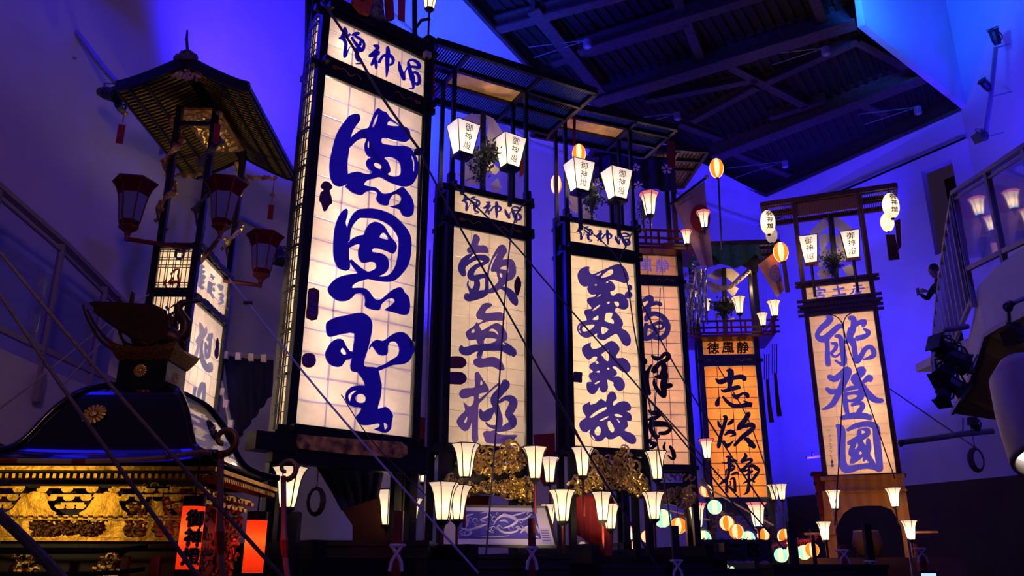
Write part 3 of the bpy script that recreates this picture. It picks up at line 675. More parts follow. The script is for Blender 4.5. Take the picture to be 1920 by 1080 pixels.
E1 = (1320, 680, 6.353, '''S 275,95,30 315,110,80 315,200,70 305,280,55 300,330,50; S 140,195,20 190,230,60 280,200,60 380,175,55 450,170,60 485,195,60; S 205,325,15 240,340,40 320,315,50 400,295,55 420,300,45; S 180,415,20 160,470,55 155,505,50; S 225,405,25 270,460,40 340,510,50 430,515,45 520,500,60 565,500,50 470,455,10; S 340,380,20 385,410,60 420,390,40 470,365,30 510,380,50 520,410,45''')
E2 = (1320, 680, 6.353, '''S 225,640,15 260,650,45 235,760,45 200,870,45 175,990,50 165,1010,25; S 165,690,15 180,740,40 210,780,30; S 345,690,40 310,720,45 280,740,20; S 250,860,25 310,820,50 370,855,40 310,880,10; S 235,930,20 265,990,55 310,970,35 350,930,10; S 530,610,60 490,680,60 430,750,60 405,795,30 470,760,45 560,740,60 590,770,50 530,830,60 450,890,50 365,985,40; S 460,880,20 530,930,60 580,985,60 600,1010,40 520,985,10''')
E3 = (1330, 840, 10.8, '''S 340,180,30 400,190,80 405,300,90 410,420,80 390,500,60 370,600,60 280,680,60 210,735,40; S 270,295,20 340,310,40 440,270,70 520,260,70 550,280,20; S 450,350,60 510,390,50 440,450,60 350,440,40 335,540,25; S 460,540,50 540,500,50 590,520,40; S 430,640,30 490,610,50 515,700,60 520,820,60 520,890,50 430,790,30; S 350,640,60 350,760,60 350,850,70 370,900,40; S 400,680,20 430,690,30 420,760,20; S 720,120,50 740,170,70 680,240,70 650,290,50 740,250,50 830,230,60 860,260,50 780,330,50 700,420,70 620,460,40 700,470,50 760,450,40; S 790,380,60 880,360,70 960,420,90 1010,450,40 950,540,70 890,630,60; S 690,560,30 760,540,40 870,470,50; S 800,430,60 800,560,60 800,700,60 790,830,80 760,900,60 700,945,20; S 690,715,30 760,680,50 860,650,60 910,690,40''')
E4 = (1330, 840, 10.8, '''S 95,470,15 110,500,18 130,490,12 110,450,8; S 165,430,15 190,440,15 175,470,15 185,500,15 170,520,10; S 150,600,8 180,590,10 185,630,10 150,640,8''')
G1 = (1510, 580, 6.75, '''S 270,95,30 320,110,80 270,180,80 200,240,70 150,320,60 180,370,80 250,370,90 330,300,80 420,220,70 460,220,50; S 270,380,70 280,480,60 280,600,70 290,700,70; S 380,340,40 440,350,60 460,430,70 480,560,80 490,660,80 470,700,50 380,650,25; S 330,430,30 390,440,50 380,500,50 330,560,40 380,600,30 440,560,30; S 560,110,60 610,120,70 610,200,80 590,290,80 530,400,60 500,430,20; S 560,240,40 540,330,40 590,400,90 620,480,70 630,570,70 650,660,70 700,600,70 760,500,60 830,480,60 870,550,70 840,600,60 730,640,15; S 620,220,40 680,170,60 750,160,70 730,210,50; S 740,250,30 800,290,60 760,340,60 650,370,70''')
G2 = (1530, 680, 4.907, '''S 120,130,50 170,150,60 230,110,60 280,70,70 300,90,60 250,190,70 210,280,60 160,370,55 110,410,40 60,430,15; S 100,240,35 140,270,50 190,260,40; S 390,60,40 430,70,70 390,120,70 350,150,70 400,200,80 460,270,70 540,340,60 610,350,40; S 430,180,30 490,140,65 500,160,50; S 260,260,30 320,235,40 370,230,40; S 270,290,40 340,280,30 400,280,60 410,320,60 340,350,30 280,350,30; S 265,300,45 275,400,50 290,470,40; S 330,390,30 400,370,40 430,400,50 390,460,50; S 235,510,40 330,490,60 440,490,60 505,510,50''')
G3 = (1530, 680, 4.907, '''S 195,580,40 230,620,80 235,750,75 240,900,75 280,980,80 400,960,50 500,950,60 590,980,60; S 290,620,30 370,580,50 480,565,55 550,600,70 560,720,70 575,860,70 590,980,60; S 420,610,20 470,620,50 470,660,50 390,700,60 300,740,40; S 400,620,40 400,700,50 430,780,60 480,870,60 530,930,40; S 350,740,50 320,830,50 340,840,40 400,790,50 420,740,30; S 330,850,50 380,860,60 340,900,60 320,920,30; S 480,710,40 480,800,60 440,900,30; S 370,900,30 430,850,30 440,820,15''')
G0 = (1500, 520, 13.5, '''S 430,240,30 490,290,60; S 370,390,40 380,350,30 500,320,40 610,320,50 640,340,40 610,370,20; S 430,380,20 510,375,30 540,395,30 440,430,30; S 500,400,30 500,450,30; S 430,470,30 440,530,30 590,510,35 590,450,35 430,470,30; S 940,210,30 970,280,60 1000,420,50; S 840,310,30 960,300,45 1110,270,40; S 820,470,40 960,450,40 1150,425,60; S 1410,140,20 1440,180,50; S 1350,225,30 1570,200,40; S 1400,220,30 1430,270,30; S 1500,210,30 1480,260,30; S 1310,300,20 1460,290,35 1620,280,40; S 1340,300,30 1350,360,40 1260,430,20; S 1450,310,25 1400,360,25; S 1400,365,25 1560,345,25; S 1470,310,30 1480,430,30; S 1400,400,25 1550,385,25; S 1390,440,40 1480,425,30 1620,430,40''')
G4 = (1530, 680, 4.907, '''S 110,620,5 125,625,5; S 118,655,4 130,670,4 120,685,4; S 130,700,4 140,715,4 125,725,4; S 120,745,4 140,750,4; S 130,765,4 145,780,4 130,790,4; S 125,810,4 145,815,4 135,830,4; S 140,845,4 130,860,4 148,865,4; S 140,875,4 150,890,4; P 138,900 158,900 158,928 138,928; P 140,936 162,936 162,958 140,958''')
N1 = (270, 600, 5.687, '''P 590,20 620,60 640,100 660,70 670,130 640,190 610,220 590,280 570,360 545,440 515,440 520,400 550,330 565,270 545,230 560,190 590,140 585,60; S 620,220,20 605,320,30 620,430,50 660,510,60 700,530,60 700,470,50; S 680,210,40 710,150,40 700,240,30 690,340,35 665,400,40 650,330,20 650,240,15; S 655,260,20 672,300,25 660,300,20''')
N2 = (270, 600, 5.687, '''S 540,720,30 530,800,30 525,880,30; S 570,830,30 600,720,45 630,680,40 635,780,35 620,940,35''')
N3 = (270, 600, 5.687, '''P 780,190 790,220 795,270 790,330 790,380 770,415 750,380 750,330 762,290 762,240''')
N0 = (280, 440, 5.4, '''S 520,320,40 545,330,30; S 505,375,40 550,375,30; S 500,430,60 545,430,50; S 500,480,50 540,480,40; S 520,330,25 510,530,25; S 490,510,20 535,545,30; S 615,430,15 650,430,15; S 620,400,15 640,450,15; S 600,480,20 590,580,20; S 600,480,15 650,510,15; S 620,500,25 610,590,25; S 640,540,15 650,570,15; S 620,600,20 640,640,15; S 700,510,30 720,560,20 730,520,20; S 705,600,25 735,620,20 715,650,25 735,680,20 700,700,20''')
NB = [(280, 440, 5.4, '''S 265,190,12 280,240,14 330,235,14 350,190,14 310,165,16 268,175,14; S 265,80,10 230,130,10 290,155,12 370,150,20 350,180,16; S 300,170,20 340,165,18'''),
      (280, 440, 5.4, '''S 210,800,16 190,870,16 230,920,18 290,890,18 300,820,16 250,785,14 205,830,14; S 265,740,8 260,790,12; S 250,840,14 300,830,10; S 175,735,20 195,760,16'''), (270, 600, 5.687, '''S 265,690,10 250,730,10 290,740,14''')]
NR = [(280, 440, 5.4, '''S 170,460,14 160,510,14 200,560,14 270,550,14 300,490,14 270,480,20 200,490,16 240,440,14; S 220,400,14 260,360,12 300,350,8 290,400,8; S 290,410,14 300,470,14'''),
      (270, 600, 5.687, '''S 150,240,25 140,310,20 160,370,16 210,405,16 280,380,16 295,310,16 330,310,16; S 160,290,20 210,310,24 290,290,16 250,265,14 200,260,20 205,230,14; S 260,130,14 300,120,14 300,160,10 265,155,14''')]
YN = V((0, -1, 0))
def base(K, z, zb, ext=1.6, wide=.35, mat=None, cross=(-.9, .9), over=.3, label=None):
    """carrying frame: two long shoulder poles, cross poles, drum-level skirt boards"""
    mat = mat or LACQ; h = K.hw+wide; d = K.dep
    for sx in (-1, 1):
        mb = MB(); mb.rng((sx*h-.07, -ext, z-.16), (sx*h+.07, d+ext, z)); K.part('carrying_pole', mb, mat)
    for y in cross:
        mb = MB(); mb.rng((-h-over, y-.06, z-.30), (h+over, y+.06, z-.16)); K.part('cross_pole', mb, mat)
    for sx in (-1, 1):
        for y in (-.55, d+.55):
            mb = MB(); mb.rng((sx*h-.09, y-.09, 0), (sx*h+.09, y+.09, z-.02)); K.part('base_leg', mb, mat)
    mb = MB(); mb.rng((-h, -.6, zb), (h, -.55, z-.3)); K.part('skirt_board', mb, mat)
    mb = MB(); mb.rng((-h, -.6, z-.55), (h, d+.6, z-.5)); K.part('deck', mb, mat)

# --- float with three huge blue brush characters
KA = Kir('A', -1.690, 9, 3.023, 41.0, .708, 4.113, 4.373, 4.936, .30, 'tallest black lantern float with huge blue brush characters and barred side')
KA.skipside = True
KA.frame(.10, LACQ, 8.35)
KA.panes(-.708, .708, KA.z0, KA.a, 4, 16, PAPA, .017, BARP)
KA.panes(-.708, .708, KA.b, KA.c, 4, 3, PAPA, .013, BARP)
KA.box_in(openl=True); KA.lamps(2, 6, 7.0, 3, 4.6, color=(1, .82, .64))
for nme, g in (('brush_character', A1), ('brush_character', A2), ('brush_character', A3)): KA.glyph(nme, *g, INKA, th=.012, yl=-.012)
for g in (H_TO, H_SHIN, H_GO): KA.glyph('brush_character', 620, 40, 7.717, g, INKA, th=.008, yl=-.008)
KA.scroll((KA.a+KA.b)/2); KA.scroll(KA.c+.16)
mb = MB(); mb.rng((-.8, -.07, KA.c+.09), (.8, .05, KA.c+.27)); KA.part('top_board', mb, LACQ)
# barred side lantern
sx0 = -KA.hw-.105
mb = MB(); mb.rng((sx0+.02, .045, KA.z0), (sx0+.022, KA.dep-.03, KA.c)); KA.part('side_paper', mb, PAPW)
for y in (.09, .13, .15, .19, .21):
    mb = MB(); mb.rng((sx0-.012, y-.004, KA.z0), (sx0, y+.004, KA.c)); KA.part('side_bar', mb, BLACKM)
z = KA.z0+.12; k = 0
while z < KA.c:
    mb = MB(); mb.rng((sx0-.012, .04, z-.004), (sx0, KA.dep-.03, z+.004)); KA.part('side_bar', mb, BLACKM)
    if k % 4 == 3:
        mb = MB(); mb.rng((sx0-.016, .04, z+.02), (sx0, KA.dep-.03, z+.05)); KA.part('side_bar', mb, BLACKM)
    z += (.10, .16, .10, .12)[k % 4]; k += 1
for q in range(4): bulb(KA.root, (-.55, .24, KA.z0+.5+q*1.15), 5, .04, (1, .85, .68))
# crest and seals on the paper
KA.glyph('crest', 540, 180, 3.373, '''P 210,560 230,540 260,548 280,580 262,600 272,635 278,680 262,690 240,727 222,725 210,680 196,660 205,610 225,595 205,580''', SEALV)
KA.glyph('seal', 540, 500, 3.373, '''P 130,140 195,150 190,240 182,335 115,325 122,235''', SEAL)
KA.glyph('seal_lettering', 540, 500, 3.373, '''S 140,170,6 175,180,6; S 160,160,6 150,215,6 135,225,6; S 145,200,6 180,210,6; S 140,240,6 175,250,6; S 160,230,6 150,300,6; S 135,270,6 175,285,6; S 135,300,6 165,318,6''', INKA, yl=-.014)
KA.glyph('seal', 540, 500, 3.373, '''P 130,546 163,556 175,592 163,627 130,641 97,627 86,592 97,556''', SEAL)
KA.glyph('seal_lettering', 540, 500, 3.373, '''S 105,570,5 105,600,5 115,620,5; S 120,560,5 120,610,5 135,630,5; S 138,560,5 138,600,5 150,605,5 150,570,5; S 155,620,5 165,610,5 165,575,5''', INKA, yl=-.014)
# weathered name board below the lantern
mb = MB()
pts = [KA.px(x, y, -.10) for x, y in ((556, 815), (640, 822), (750, 829), (761, 838), (761, 852), (750, 859), (650, 852), (560, 842), (553, 830))]
c0 = KA.px(556, 815, -.10)
mb.prism([[(p.x, p.z) for p in pts]], V((0, -.13, 0)), V((1, 0, 0)), V((0, 0, 1)), V((0, .04, 0)))
NAMEB = pbr('worn_gilt_board', (1.0, .62, .10), .6, .1, col2=(.12, .06, .02), nscale=9, bump=.5)
KA.part('name_board', mb, NAMEB, 'weathered gilt name board with dark worn strokes')
mb = MB(); mb.rng((-.95, -.09, 2.62), (.90, .06, 2.93)); KA.part('lower_crossbeam', mb, LACQ)
mb = MB(); mb.rng((-1.15, -.12, 2.72), (-.72, .12, 2.90)); KA.part('beam_end', mb, LACQ)
base(KA, 1.86, 1.5, 1.0, .15, over=.1)
# drum stage side frame behind the right post
for u in (.86, .98):
    mb = MB(); mb.rng((u-.03, .25, 0), (u+.03, .31, 5.2 if u < .9 else 2.95)); KA.part('stay_post', mb, LACQ)

# --- float with violet characters, second from left
K2 = Kir('2', -.354, 12, 3.294, 28.5, .619, 3.253, 3.498, 3.857, .45, 'black lantern float with three violet brush characters and paper plume, next to the tallest one')
K2.frame(.10, LACQ, 7.42)
K2.panes(-.619, .619, K2.z0, K2.a, 4, 14, PAPW, .006, BARD)
K2.panes(-.619, .619, K2.b, K2.c, 4, 2, PAPW, .006, BARD)
K2.box_in(); K2.lamps(2, 4, 8.5, 2, 3.4)
for g in (B1, B2, B3): K2.glyph('brush_character', *g, INKB)
def header_from_A(K, mat, th=.006):
    for g in (H_TO, H_SHIN, H_GO):
        mb = MB()
        def f(x, y):
            p = KA.px(620+x/7.717, 40+y/7.717, -.008)
            return V((p.x/KA.hw*K.hw, -.008, K.b+(p.z-KA.b)/(KA.c-KA.b)*(K.c-K.b)))
        add_glyph(mb, g, f, YN, th); K.part('brush_character', mb, mat)
header_from_A(K2, INKB)
K2.scroll((K2.a+K2.b)/2)
K2.glyph('seal', 850, 430, 7.2, 'P 870,630 905,690 915,760 890,850 865,898 835,860 820,770 830,700', SEAL)
K2.glyph('seal', 820, 600, 4.155, 'S 100,330,90 146,330,95 190,332,90', SEAL)
K2.glyph('seal', 820, 600, 4.155, 'S 100,452,95 146,453,98 190,456,95', SEALV)
for u in (-.66, .66):
    for y in (0, .45):
        mb = MB(); mb.rng((u-.03, y-.03, 7.3), (u+.03, y+.03, 9.28)); K2.part('roof_post', mb, LACQ)
K2.roof(-1.2, 1.75, -.5, 1.1, 9.3, .66, 0, .47, LACQ, step=.045, slat=.02, rise=.3)
base(K2, 1.86, 1.4, 1.3, .32)

# --- float with three blue violet characters, centre
K3 = Kir('3', 1.611, 14, 3.546, 21.2, .636, 3.336, 3.589, 3.966, .43, 'black lantern float in the middle with dense indigo characters on cream paper')
K3.frame(.10, LACQ, 7.75)
K3.panes(-.636, .636, K3.z0, K3.a, 4, 14, PAPW, .007, BARD)
K3.panes(-.636, .636, K3.b, K3.c, 4, 2, PAPW, .006, BARD)
K3.box_in(); K3.lamps(2, 4, 10, 2, 4)
INKC = paper('indigo_ink_on_paper', (.08, .055, .42), .09, .3)  # faint glow in place of lamp light shining through the strokes
for g in (C1, C2, C3): K3.glyph('brush_character', *g, INKC)
header_from_A(K3, INKC)
K3.glyph('seal', 1070, 630, 5.023, 'P 30,335 69,340 108,345 105,390 103,440 65,435 25,430 28,380', SEALV)
for u in (-.68, .68):
    for y in (0, .43):
        mb = MB(); mb.rng((u-.03, y-.03, 7.6), (u+.03, y+.03, 9.66)); K3.part('roof_post', mb, LACQ)
K3.roof(-.97, 1.55, -.3, .95, 9.68, .66, 0, .46, LACQ, step=.045, slat=.02, rise=.3)
base(K3, 1.98, 1.5, 1.3, .32)

# --- float half hidden behind it, pale pink paper
tr = at(1266.3, 481.4, 16.7)
K4 = Kir('4', tr.x-.62, 16.6, 3.59, 6.0, .62, 0, 0, 0, .45, 'black lantern float half hidden behind the middle one, black script on pinkish paper')
K4.a = K4.px(1271, 538).z; K4.b = K4.px(1268.7, 518.3).z; K4.c = K4.px(1266.3, 481.4).z
K4.frame(.12, LACQ, 8.25)
K4.panes(-.62, .62, K4.z0, K4.a, 4, 15, PAP6, .012, BARV)
K4.panes(-.62, .62, K4.b, K4.c, 4, 2, pbr and paper('tan_paper', (.72, .48, .34), .06, .6), .012, BARV)
K4.box_in(); K4.lamps(2, 4, 8, 2, 3.4, color=(1, .72, .5))
K4.glyph('brush_character', *D1, INKB); K4.glyph('brush_character', *D2, INKD); K4.glyph('brush_character', *D3, INKD)
for i, ch in enumerate('徳風静'):
    mb = MB(); add_text(mb, ch, V((-.42+.37*i, -.012, (K4.b+K4.c)/2)), V((1, 0, 0)), V((0, 0, 1)), .30, slant=.12, bold=.012); K4.part('brush_character', mb, INK6)
K4.scroll((K4.a+K4.b)/2)
base(K4, 2.1, 1.6, 1.0, .3)

# --- amber float
K5 = Kir('5', 5.326, 20, 3.247, -5.2, .612, 3.123, 3.406, 3.767, .45, 'black lantern float with amber paper and three bold characters')
K5.frame(.13, LACQ, 7.25)
K5.panes(-.612, .612, K5.z0, K5.a, 4, 12, PAPY, .014, BARV)
K5.panes(-.612, .612, K5.b, K5.c, 4, 2, PAPY, .012, BARV)
K5.box_in(); K5.lamps(2, 4, 9, 2, 4, color=(1, .70, .42))
for g in (E1, E2, E3): K5.glyph('brush_character', *g, pbr('blue_black_ink', (.02, .012, .09), .7))
K5.glyph('signature', *E4, INKD)
for i, ch in enumerate('徳風静'):
    mb = MB(); add_text(mb, ch, V((-.36+.36*i, -.012, (K5.b+K5.c)/2)), V((1, 0, 0)), V((0, 0, 1)), .29, slant=.10, bold=.03); K5.part('brush_character', mb, INKD)
K5.scroll((K5.a+K5.b)/2, k=.2)
base(K5, 1.95, 1.5, 1.0, .3)

# --- brown wood float on the right
K6 = Kir('6', 7.395, 18, 3.567, -21.5, .671, 3.533, 3.925, 4.231, .5, 'unlacquered brown wood lantern float standing alone on the right, three violet characters')
K6.frame(.10, BROWN, 9.95)
K6.panes(-.671, .671, K6.z0, K6.a, 4, 17, PAP6, .008, BARP)
K6.panes(-.671, .671, K6.b, K6.c, 2, 2, PAP6, .010, BARP)
K6.box_in(); K6.lamps(2, 4, 9, 2, 4, color=(1, .80, .60))
for g in (G1, G2, G3, G0): K6.glyph('brush_character', *g, INK6)
K6.glyph('signature', *G4, INKB)
K6.roof(-1.45, 1.52, -.1, 1.2, 9.95, .72, .0, .6, BROWN, step=.05, slat=.018, gold=False, rise=.1)
mb = MB(); mb.rng((-.7, -.02, 9.6), (.75, .02, 9.98)); K6.part('roof_fascia', mb, pbr('pale_brown_board', (.28, .12, .06), .6, col2=(.2, .08, .04), nscale=6, wave=True))
for z in (K6.c+.03, K6.c+.12, K6.b-.02, K6.b-.14, K6.a+.03, K6.a+.14):
    mb = MB(); mb.rng((-.90, -.07, z-.03), (.90, -.02, z+.03)); K6.part('rail_end', mb, BROWN)
# cedar base of the brown float with arched opening
def Lp(x, y, yl=-.1): return K6.px(x, y, yl)
mb = MB(); out = [Lp(*q) for q in ((1548, 893), (1690, 888), (1698, 915), (1700, 950), (1694, 1000), (1684, 975), (1672, 955), (1652, 948), (1625, 948), (1600, 950), (1582, 962), (1572, 980), (1563, 1000), (1546, 1000), (1545, 940))]
mb.prism([[(p.x, p.z) for p in out]], V((0, -.10, 0)), V((1, 0, 0)), V((0, 0, 1)), V((0, .06, 0))); K6.part('arched_board', mb, TAN, 'cedar board with a scalloped arch')
for x in (1552, 1692):
    p = Lp(x, 940); mb = MB(); mb.rng((p.x-.09, -.16, 0), (p.x+.09, .02, p.z+.15)); K6.part('cedar_post', mb, TAN)
for (y, h_) in ((893, .06), (920, .04)):
    p = Lp(1620, y, -.14); mb = MB(); mb.rng((-.82, -.2, p.z-h_), (.82, -.04, p.z+h_*.3)); K6.part('cedar_rail', mb, TAN)
for sx in (-1, 1):
    mb = MB(); pp = Lp(1620, 1000, -.3); mb.rng((sx*.95-.3, -.5, pp.z-.02), (sx*.95+.3, .1, pp.z+.02)); K6.part('side_shelf', mb, TAN)
p = Lp(1620, 1046, -.6); mb = MB(); mb.rng((-1.6, -.8, 1.0), (1.6, .9, p.z)); K6.part('plinth', mb, pbr('red_brown_plinth', (.14, .04, .02), .6, noise=.3, nscale=4))

# --- foreground left float turned side-on
K7 = Kir('7', -3.605, 9.5, 3.365, 90.4, .550, 1.120, 1.222, 1.696, .44, 'narrow black lantern float at the left turned side-on, red and blue scroll marks')
K7.z0 = 2.0
K7.skipside = True; K7.stick = .03
K7.frame(.08, LACQ, 5.15)
K7.a = 3.365+1.12; K7.b = 3.365+1.222; K7.c = 3.365+1.696
K7.panes(-.55, .55, K7.z0+.02, K7.a, 5, 11, PAPA, .012, BARP)
K7.panes(-.55, .55, K7.b, K7.c, 5, 3, PAPA, .012, BARP)
K7.box_in(openl=True)
for (x, z, e) in ((.1, 4.95, 6), (.0, 3.9, 14), (.2, 3.0, 7), (-.3, 3.3, 5), (-.3, 4.5, 4), (-.3, 5.0, 3)): bulb(K7.root, (x, .24, z), e, .04, (1, .84, .66))
INKN = paper('grey_lilac_ink_on_paper', (.42, .36, .46), .34, .3)  # glow lightens the strokes in place of lamp light from behind
for g in (N1, N2): K7.glyph('brush_character', *g, INKN)
K7.glyph('brush_character', *N0, INKN); K7.glyph('crest', *N3, SEALV)
CARV = pbr('weathered_carving', (.12, .10, .10), .6, col2=(.03, .025, .03), nscale=22, bump=.8)
for z in (K7.b-.05, K7.c+.06):
    mb = MB()
    for k in range(26):
        u = -.55+1.1*k/25; mb.box((u, -.04, z+random.uniform(-.012, .012)), (.05, .05, random.uniform(.05, .09)))
    K7.part('carved_rail', mb, CARV)
# barred side facing the viewer
xs = -.55-.082
mb = MB(); mb.rng((xs+.03, .03, K7.z0), (xs+.032, .42, K7.c)); K7.part('side_paper', mb, PAPW)
mb = MB(); mb.rng((xs-.005, .0, K7.px(0, 0).z*0+4.55), (xs+.04, .44, 4.60)); K7.part('side_rail', mb, LACQ)
for y in (.07, .12, .145, .20, .225, .28, .305, .36):
    mb = MB(); mb.rng((xs-.010, y-.0035, K7.z0), (xs, y+.0035, K7.c)); K7.part('side_bar', mb, BLACKM)
for z in (2.3, 2.45, 2.75, 2.78, 3.1, 3.13, 3.45, 3.48, 3.85, 3.88, 4.2, 4.23, 4.63, 4.66, 4.84, 4.87, 4.93, 4.96, 5.03):
    mb = MB(); mb.rng((xs-.012, .03, z-.0035), (xs, .42, z+.0035)); K7.part('side_bar', mb, BLACKM)
BLUEP = pbr('blue_brush_paint', (.01, .02, .55), .6); REDP = pbr('red_brush_paint', (.75, .01, .02), .6)
def sideglyph(K, g, mat, xl):
    mb = MB(); ox, oy, s_, src = g
    src = '; '.join('S '+' '.join('%g,%g,%g' % (a, b, c*1.7) for a, b, c in parse(q.strip()[1:])) for q in src.split(';'))
    add_glyph(mb, src, lambda x, y: K.pxx(ox+x/s_, oy+y/s_, xl), V((-1, 0, 0)), .003); return K.part('scroll_mark', mb, mat)
for g in NB: sideglyph(K7, g, BLUEP, xs+.025)
for g in NR: sideglyph(K7, g, REDP, xs+.025)
for (y, z, e) in ((.22, 4.85, 2.5), (.22, 4.1, 3), (.22, 3.2, 3)): bulb(K7.root, (-.5, y, z), e, .04, (1, .88, .74))
# ================================================================ lamps on and around the floats
G1n, G2n = 'flaring paper lamps around the float bases', 'flaring paper lamps on the upper galleries'
for (x, y0, y1, Y, lab, po) in (
    (872, 833, 895, 10.6, 'white flaring lamp just below the left corner of the second float panel', 1.3),
    (1003, 839, 898, 11.3, 'white flaring lamp right of the golden carving of the second float', .9),
    (1031, 858, 905, 13.6, 'small white flaring lamp in front of a red banner between second and middle floats', 1.2),
    (830, 905, 976, 9.6, 'large dim white lamp at the far left of the dragon picture', .9),
    (857, 911, 975, 10.6, 'white flaring lamp overlapped by the large dim lamp left of the dragon picture', .9),
    (1055, 919, 978, 10.9, 'bright white flaring lamp at the right end of the dragon picture', .9),
    (1030, 946, 984, 13.3, 'narrow white lamp peeking out behind the dragon picture corner', .9),
    (1093, 840, 893, 12.4, 'white flaring lamp just below the left corner of the middle float panel', 1.2),
    (1232, 847, 899, 13.0, 'white flaring lamp on a red pole right of the middle float carving', 1.0),
    (1130, 923, 976, 12.2, 'white flaring lamp before the red curtain under the middle float', .9),
    (1145, 945, 992, 13.2, 'white lamp half hidden behind another before the red curtain', .8),
    (1227, 923, 974, 12.6, 'white flaring lamp straight below the red-poled lamp', .9),
    (726, 919, 985, 11.2, 'narrow bright lamp below the hanging blue cloth', .8),
    (538, 876, 952, 7.4, 'white lamp behind the golden scroll at the shrine roof corner', .9),
    (797, 850, 905, 14.5, 'sliver of a white lamp behind the rope right of the tallest float', 1.0),
    (770, 935, 985, 12.6, 'sliver of a white lamp behind the dark stay posts of the tallest float', .8)):
    bonbori(x, y0, y1, Y, lab, 'white', G1n, 5, .15+x*.37, pole=po)
for (x, y0, y1, Y, lab, kd, po) in (
    (1308, 943, 989, 17.0, 'pink rimmed lamp left below the amber float', 'pink', .7),
    (1422, 942, 988, 17.6, 'pink rimmed lamp right below the amber float', 'pink', .7),
    (1453, 909, 937, 19.6, 'small amber lit lamp right beside the amber float post', 'white', .7),
    (1467, 908, 937, 19.0, 'small bright lamp in the pair right of the amber float', 'white', .7),
    (1326, 824, 860, 17.3, 'small pink lamp at the lower left edge of the amber panel', 'pink', 1.0),
    (1183, 986, 1012, 18.5, 'small pink lamp seen through the middle float legs', 'pink', .7)):
    bonbori(x, y0, y1, Y, lab, kd, G1n, 5, .1+x*.2, pole=po)
for (x, y0, y1, lab) in ((1566, 919.5, 954, 'upper left flaring lamp on the brown float base'), (1679, 915, 950, 'upper right flaring lamp on the brown float base'),
                    (1548, 978, 1013, 'lower left flaring lamp on the brown float base'), (1709, 976, 1012, 'lower right flaring lamp on the brown float base')):
    bonbori(x, y0, y1, 16.9, lab, 'white', 'four lamps on the brown float base', 40, .4, pole=.7)
for (x, y0, y1, Y, lab, kd, po) in (
    (1219, 363, 404, 15.8, 'lamp with flowered paper under the cherry blossom curtain', 'pink', 1.6),
    (1321, 397, 428, 15.6, 'pink rimmed lamp in front of the red sun flag', 'pink', .2),
    (1288, 433, 458, 16.0, 'small pink lamp on the upper railing corner', 'pink', .3),
    (1387, 558, 588, 19.6, 'white lamp on the gallery right of the green sprig', 'white', 1.1),
    (1453, 565, 593, 19.4, 'rightmost white lamp on the red gallery of the amber float', 'white', .15),
    (1431, 588, 611, 19.0, 'white lamp at the red gallery corner of the amber float', 'white', .4),
    (1325, 562, 584, 20.4, 'white lamp behind the silver streamers', 'white', .9),
    (805, -22, 17, 9.9, 'lamp on a tall dark post above the tallest float, cut by the picture top', 'white', 1.0)):
    bonbori(x, y0, y1, Y, lab, kd, G2n, 5, .3+x*.13, pole=po)
# unlit red lamps on brackets of the side-on float
for (x, y0, y1, Y, lab, arm) in (
    (241, 343, 425, 8.6, 'unlit dark red lamp on a long bracket, leftmost of three', (1.2, .35, 0)),
    (415, 343, 423, 8.7, 'unlit dark red lamp between the float posts, middle of three', (-.6, 1.0, -.4)),
    (490, 442, 515, 9.9, 'unlit dark red lamp on a bracket, right and lowest of three', (-1.15, .2, .15))):
    bonbori(x, y0, y1, Y, lab, 'dark', 'unlit red lamps of the side-on float', 0, .2, pole=.14, arm=arm)
# square lanterns
for (x, y0, y1, K, lab) in ((868, 236, 292, K2, 'left square lantern in front of the paper plume on the second float'), (956, 261, 316, K2, 'right square lantern in front of the paper plume on the second float'),
                   (1087, 307, 361, K3, 'left square lantern on the middle float'), (1158, 322, 376, K3, 'right square lantern on the middle float')):
    Y = K.o.y-.15+(.25 if x in (956, 1158) else -.25)
    box_lantern(x, y0, y1, Y, lab, K.yaw+.12, 'tapered square lanterns', pole=1.25, squash=.8)
for (x, y0, y1, lab) in ((1521, 443, 494, 'left square lantern on the brown float'), (1600, 434, 485, 'right square lantern on the brown float')):
    box_lantern(x, y0, y1, 17.8, lab, K6.yaw, 'tapered square lanterns of the brown float', pole=1.2, wide=(.31, .20), wood=True, squash=.35)
# round lanterns
GC = 'round striped lanterns clustered below the amber float'
CL = [(1324, 920, 24, 18.6, 'orange', 'topmost orange striped lantern of the cluster'), (1341, 951, 27, 18.2, 'green', 'pale green lantern below the topmost orange one'),
      (1364, 981, 28, 18.0, 'orange', 'orange striped lantern under the pale green one'), (1382, 997, 28, 17.7, 'orange', 'orange and white lantern in the middle of the cluster'),
      (1404, 1009, 26, 18.0, 'green', 'green lantern sunk behind the black signboard'), (1432, 1003, 24, 18.3, 'orange', 'small orange lantern at the right end of the black signboard'),
      (1320, 1010, 30, 17.6, 'green', 'green and white lantern at the left end of the black signboard'), (1273, 986, 30, 17.4, 'orange', 'orange striped lantern hanging left of the cluster'),
      (1243, 972, 34, 17.2, 'green', 'green lantern overlapped by a flaring lamp'), (1213, 1006, 22, 18.4, 'orange', 'orange lantern behind the middle float leg'),
      (1189, 1026, 22, 18.6, 'orange', 'low orange lantern behind the dark scaffold'), (1473, 1006, 28, 18.2, 'orange', 'orange lantern half behind the black upright post'),
      (1466, 1041, 27, 17.2, 'green', 'white green lantern at the lower left of the right row'), (1489, 1034, 27, 17.5, 'orange', 'orange lantern second in the right row'),
      (1509, 1036, 27, 17.4, 'green', 'green white lantern third in the right row'), (1524, 1031, 27, 17.2, 'orange', 'orange white lantern last in the right row'),
      (1112, 1038, 17, 17.5, 'white', 'small round lantern behind the low rail under the middle float'), (1092, 1023, 15, 19, 'dim', 'dim small lantern behind the low rail')]
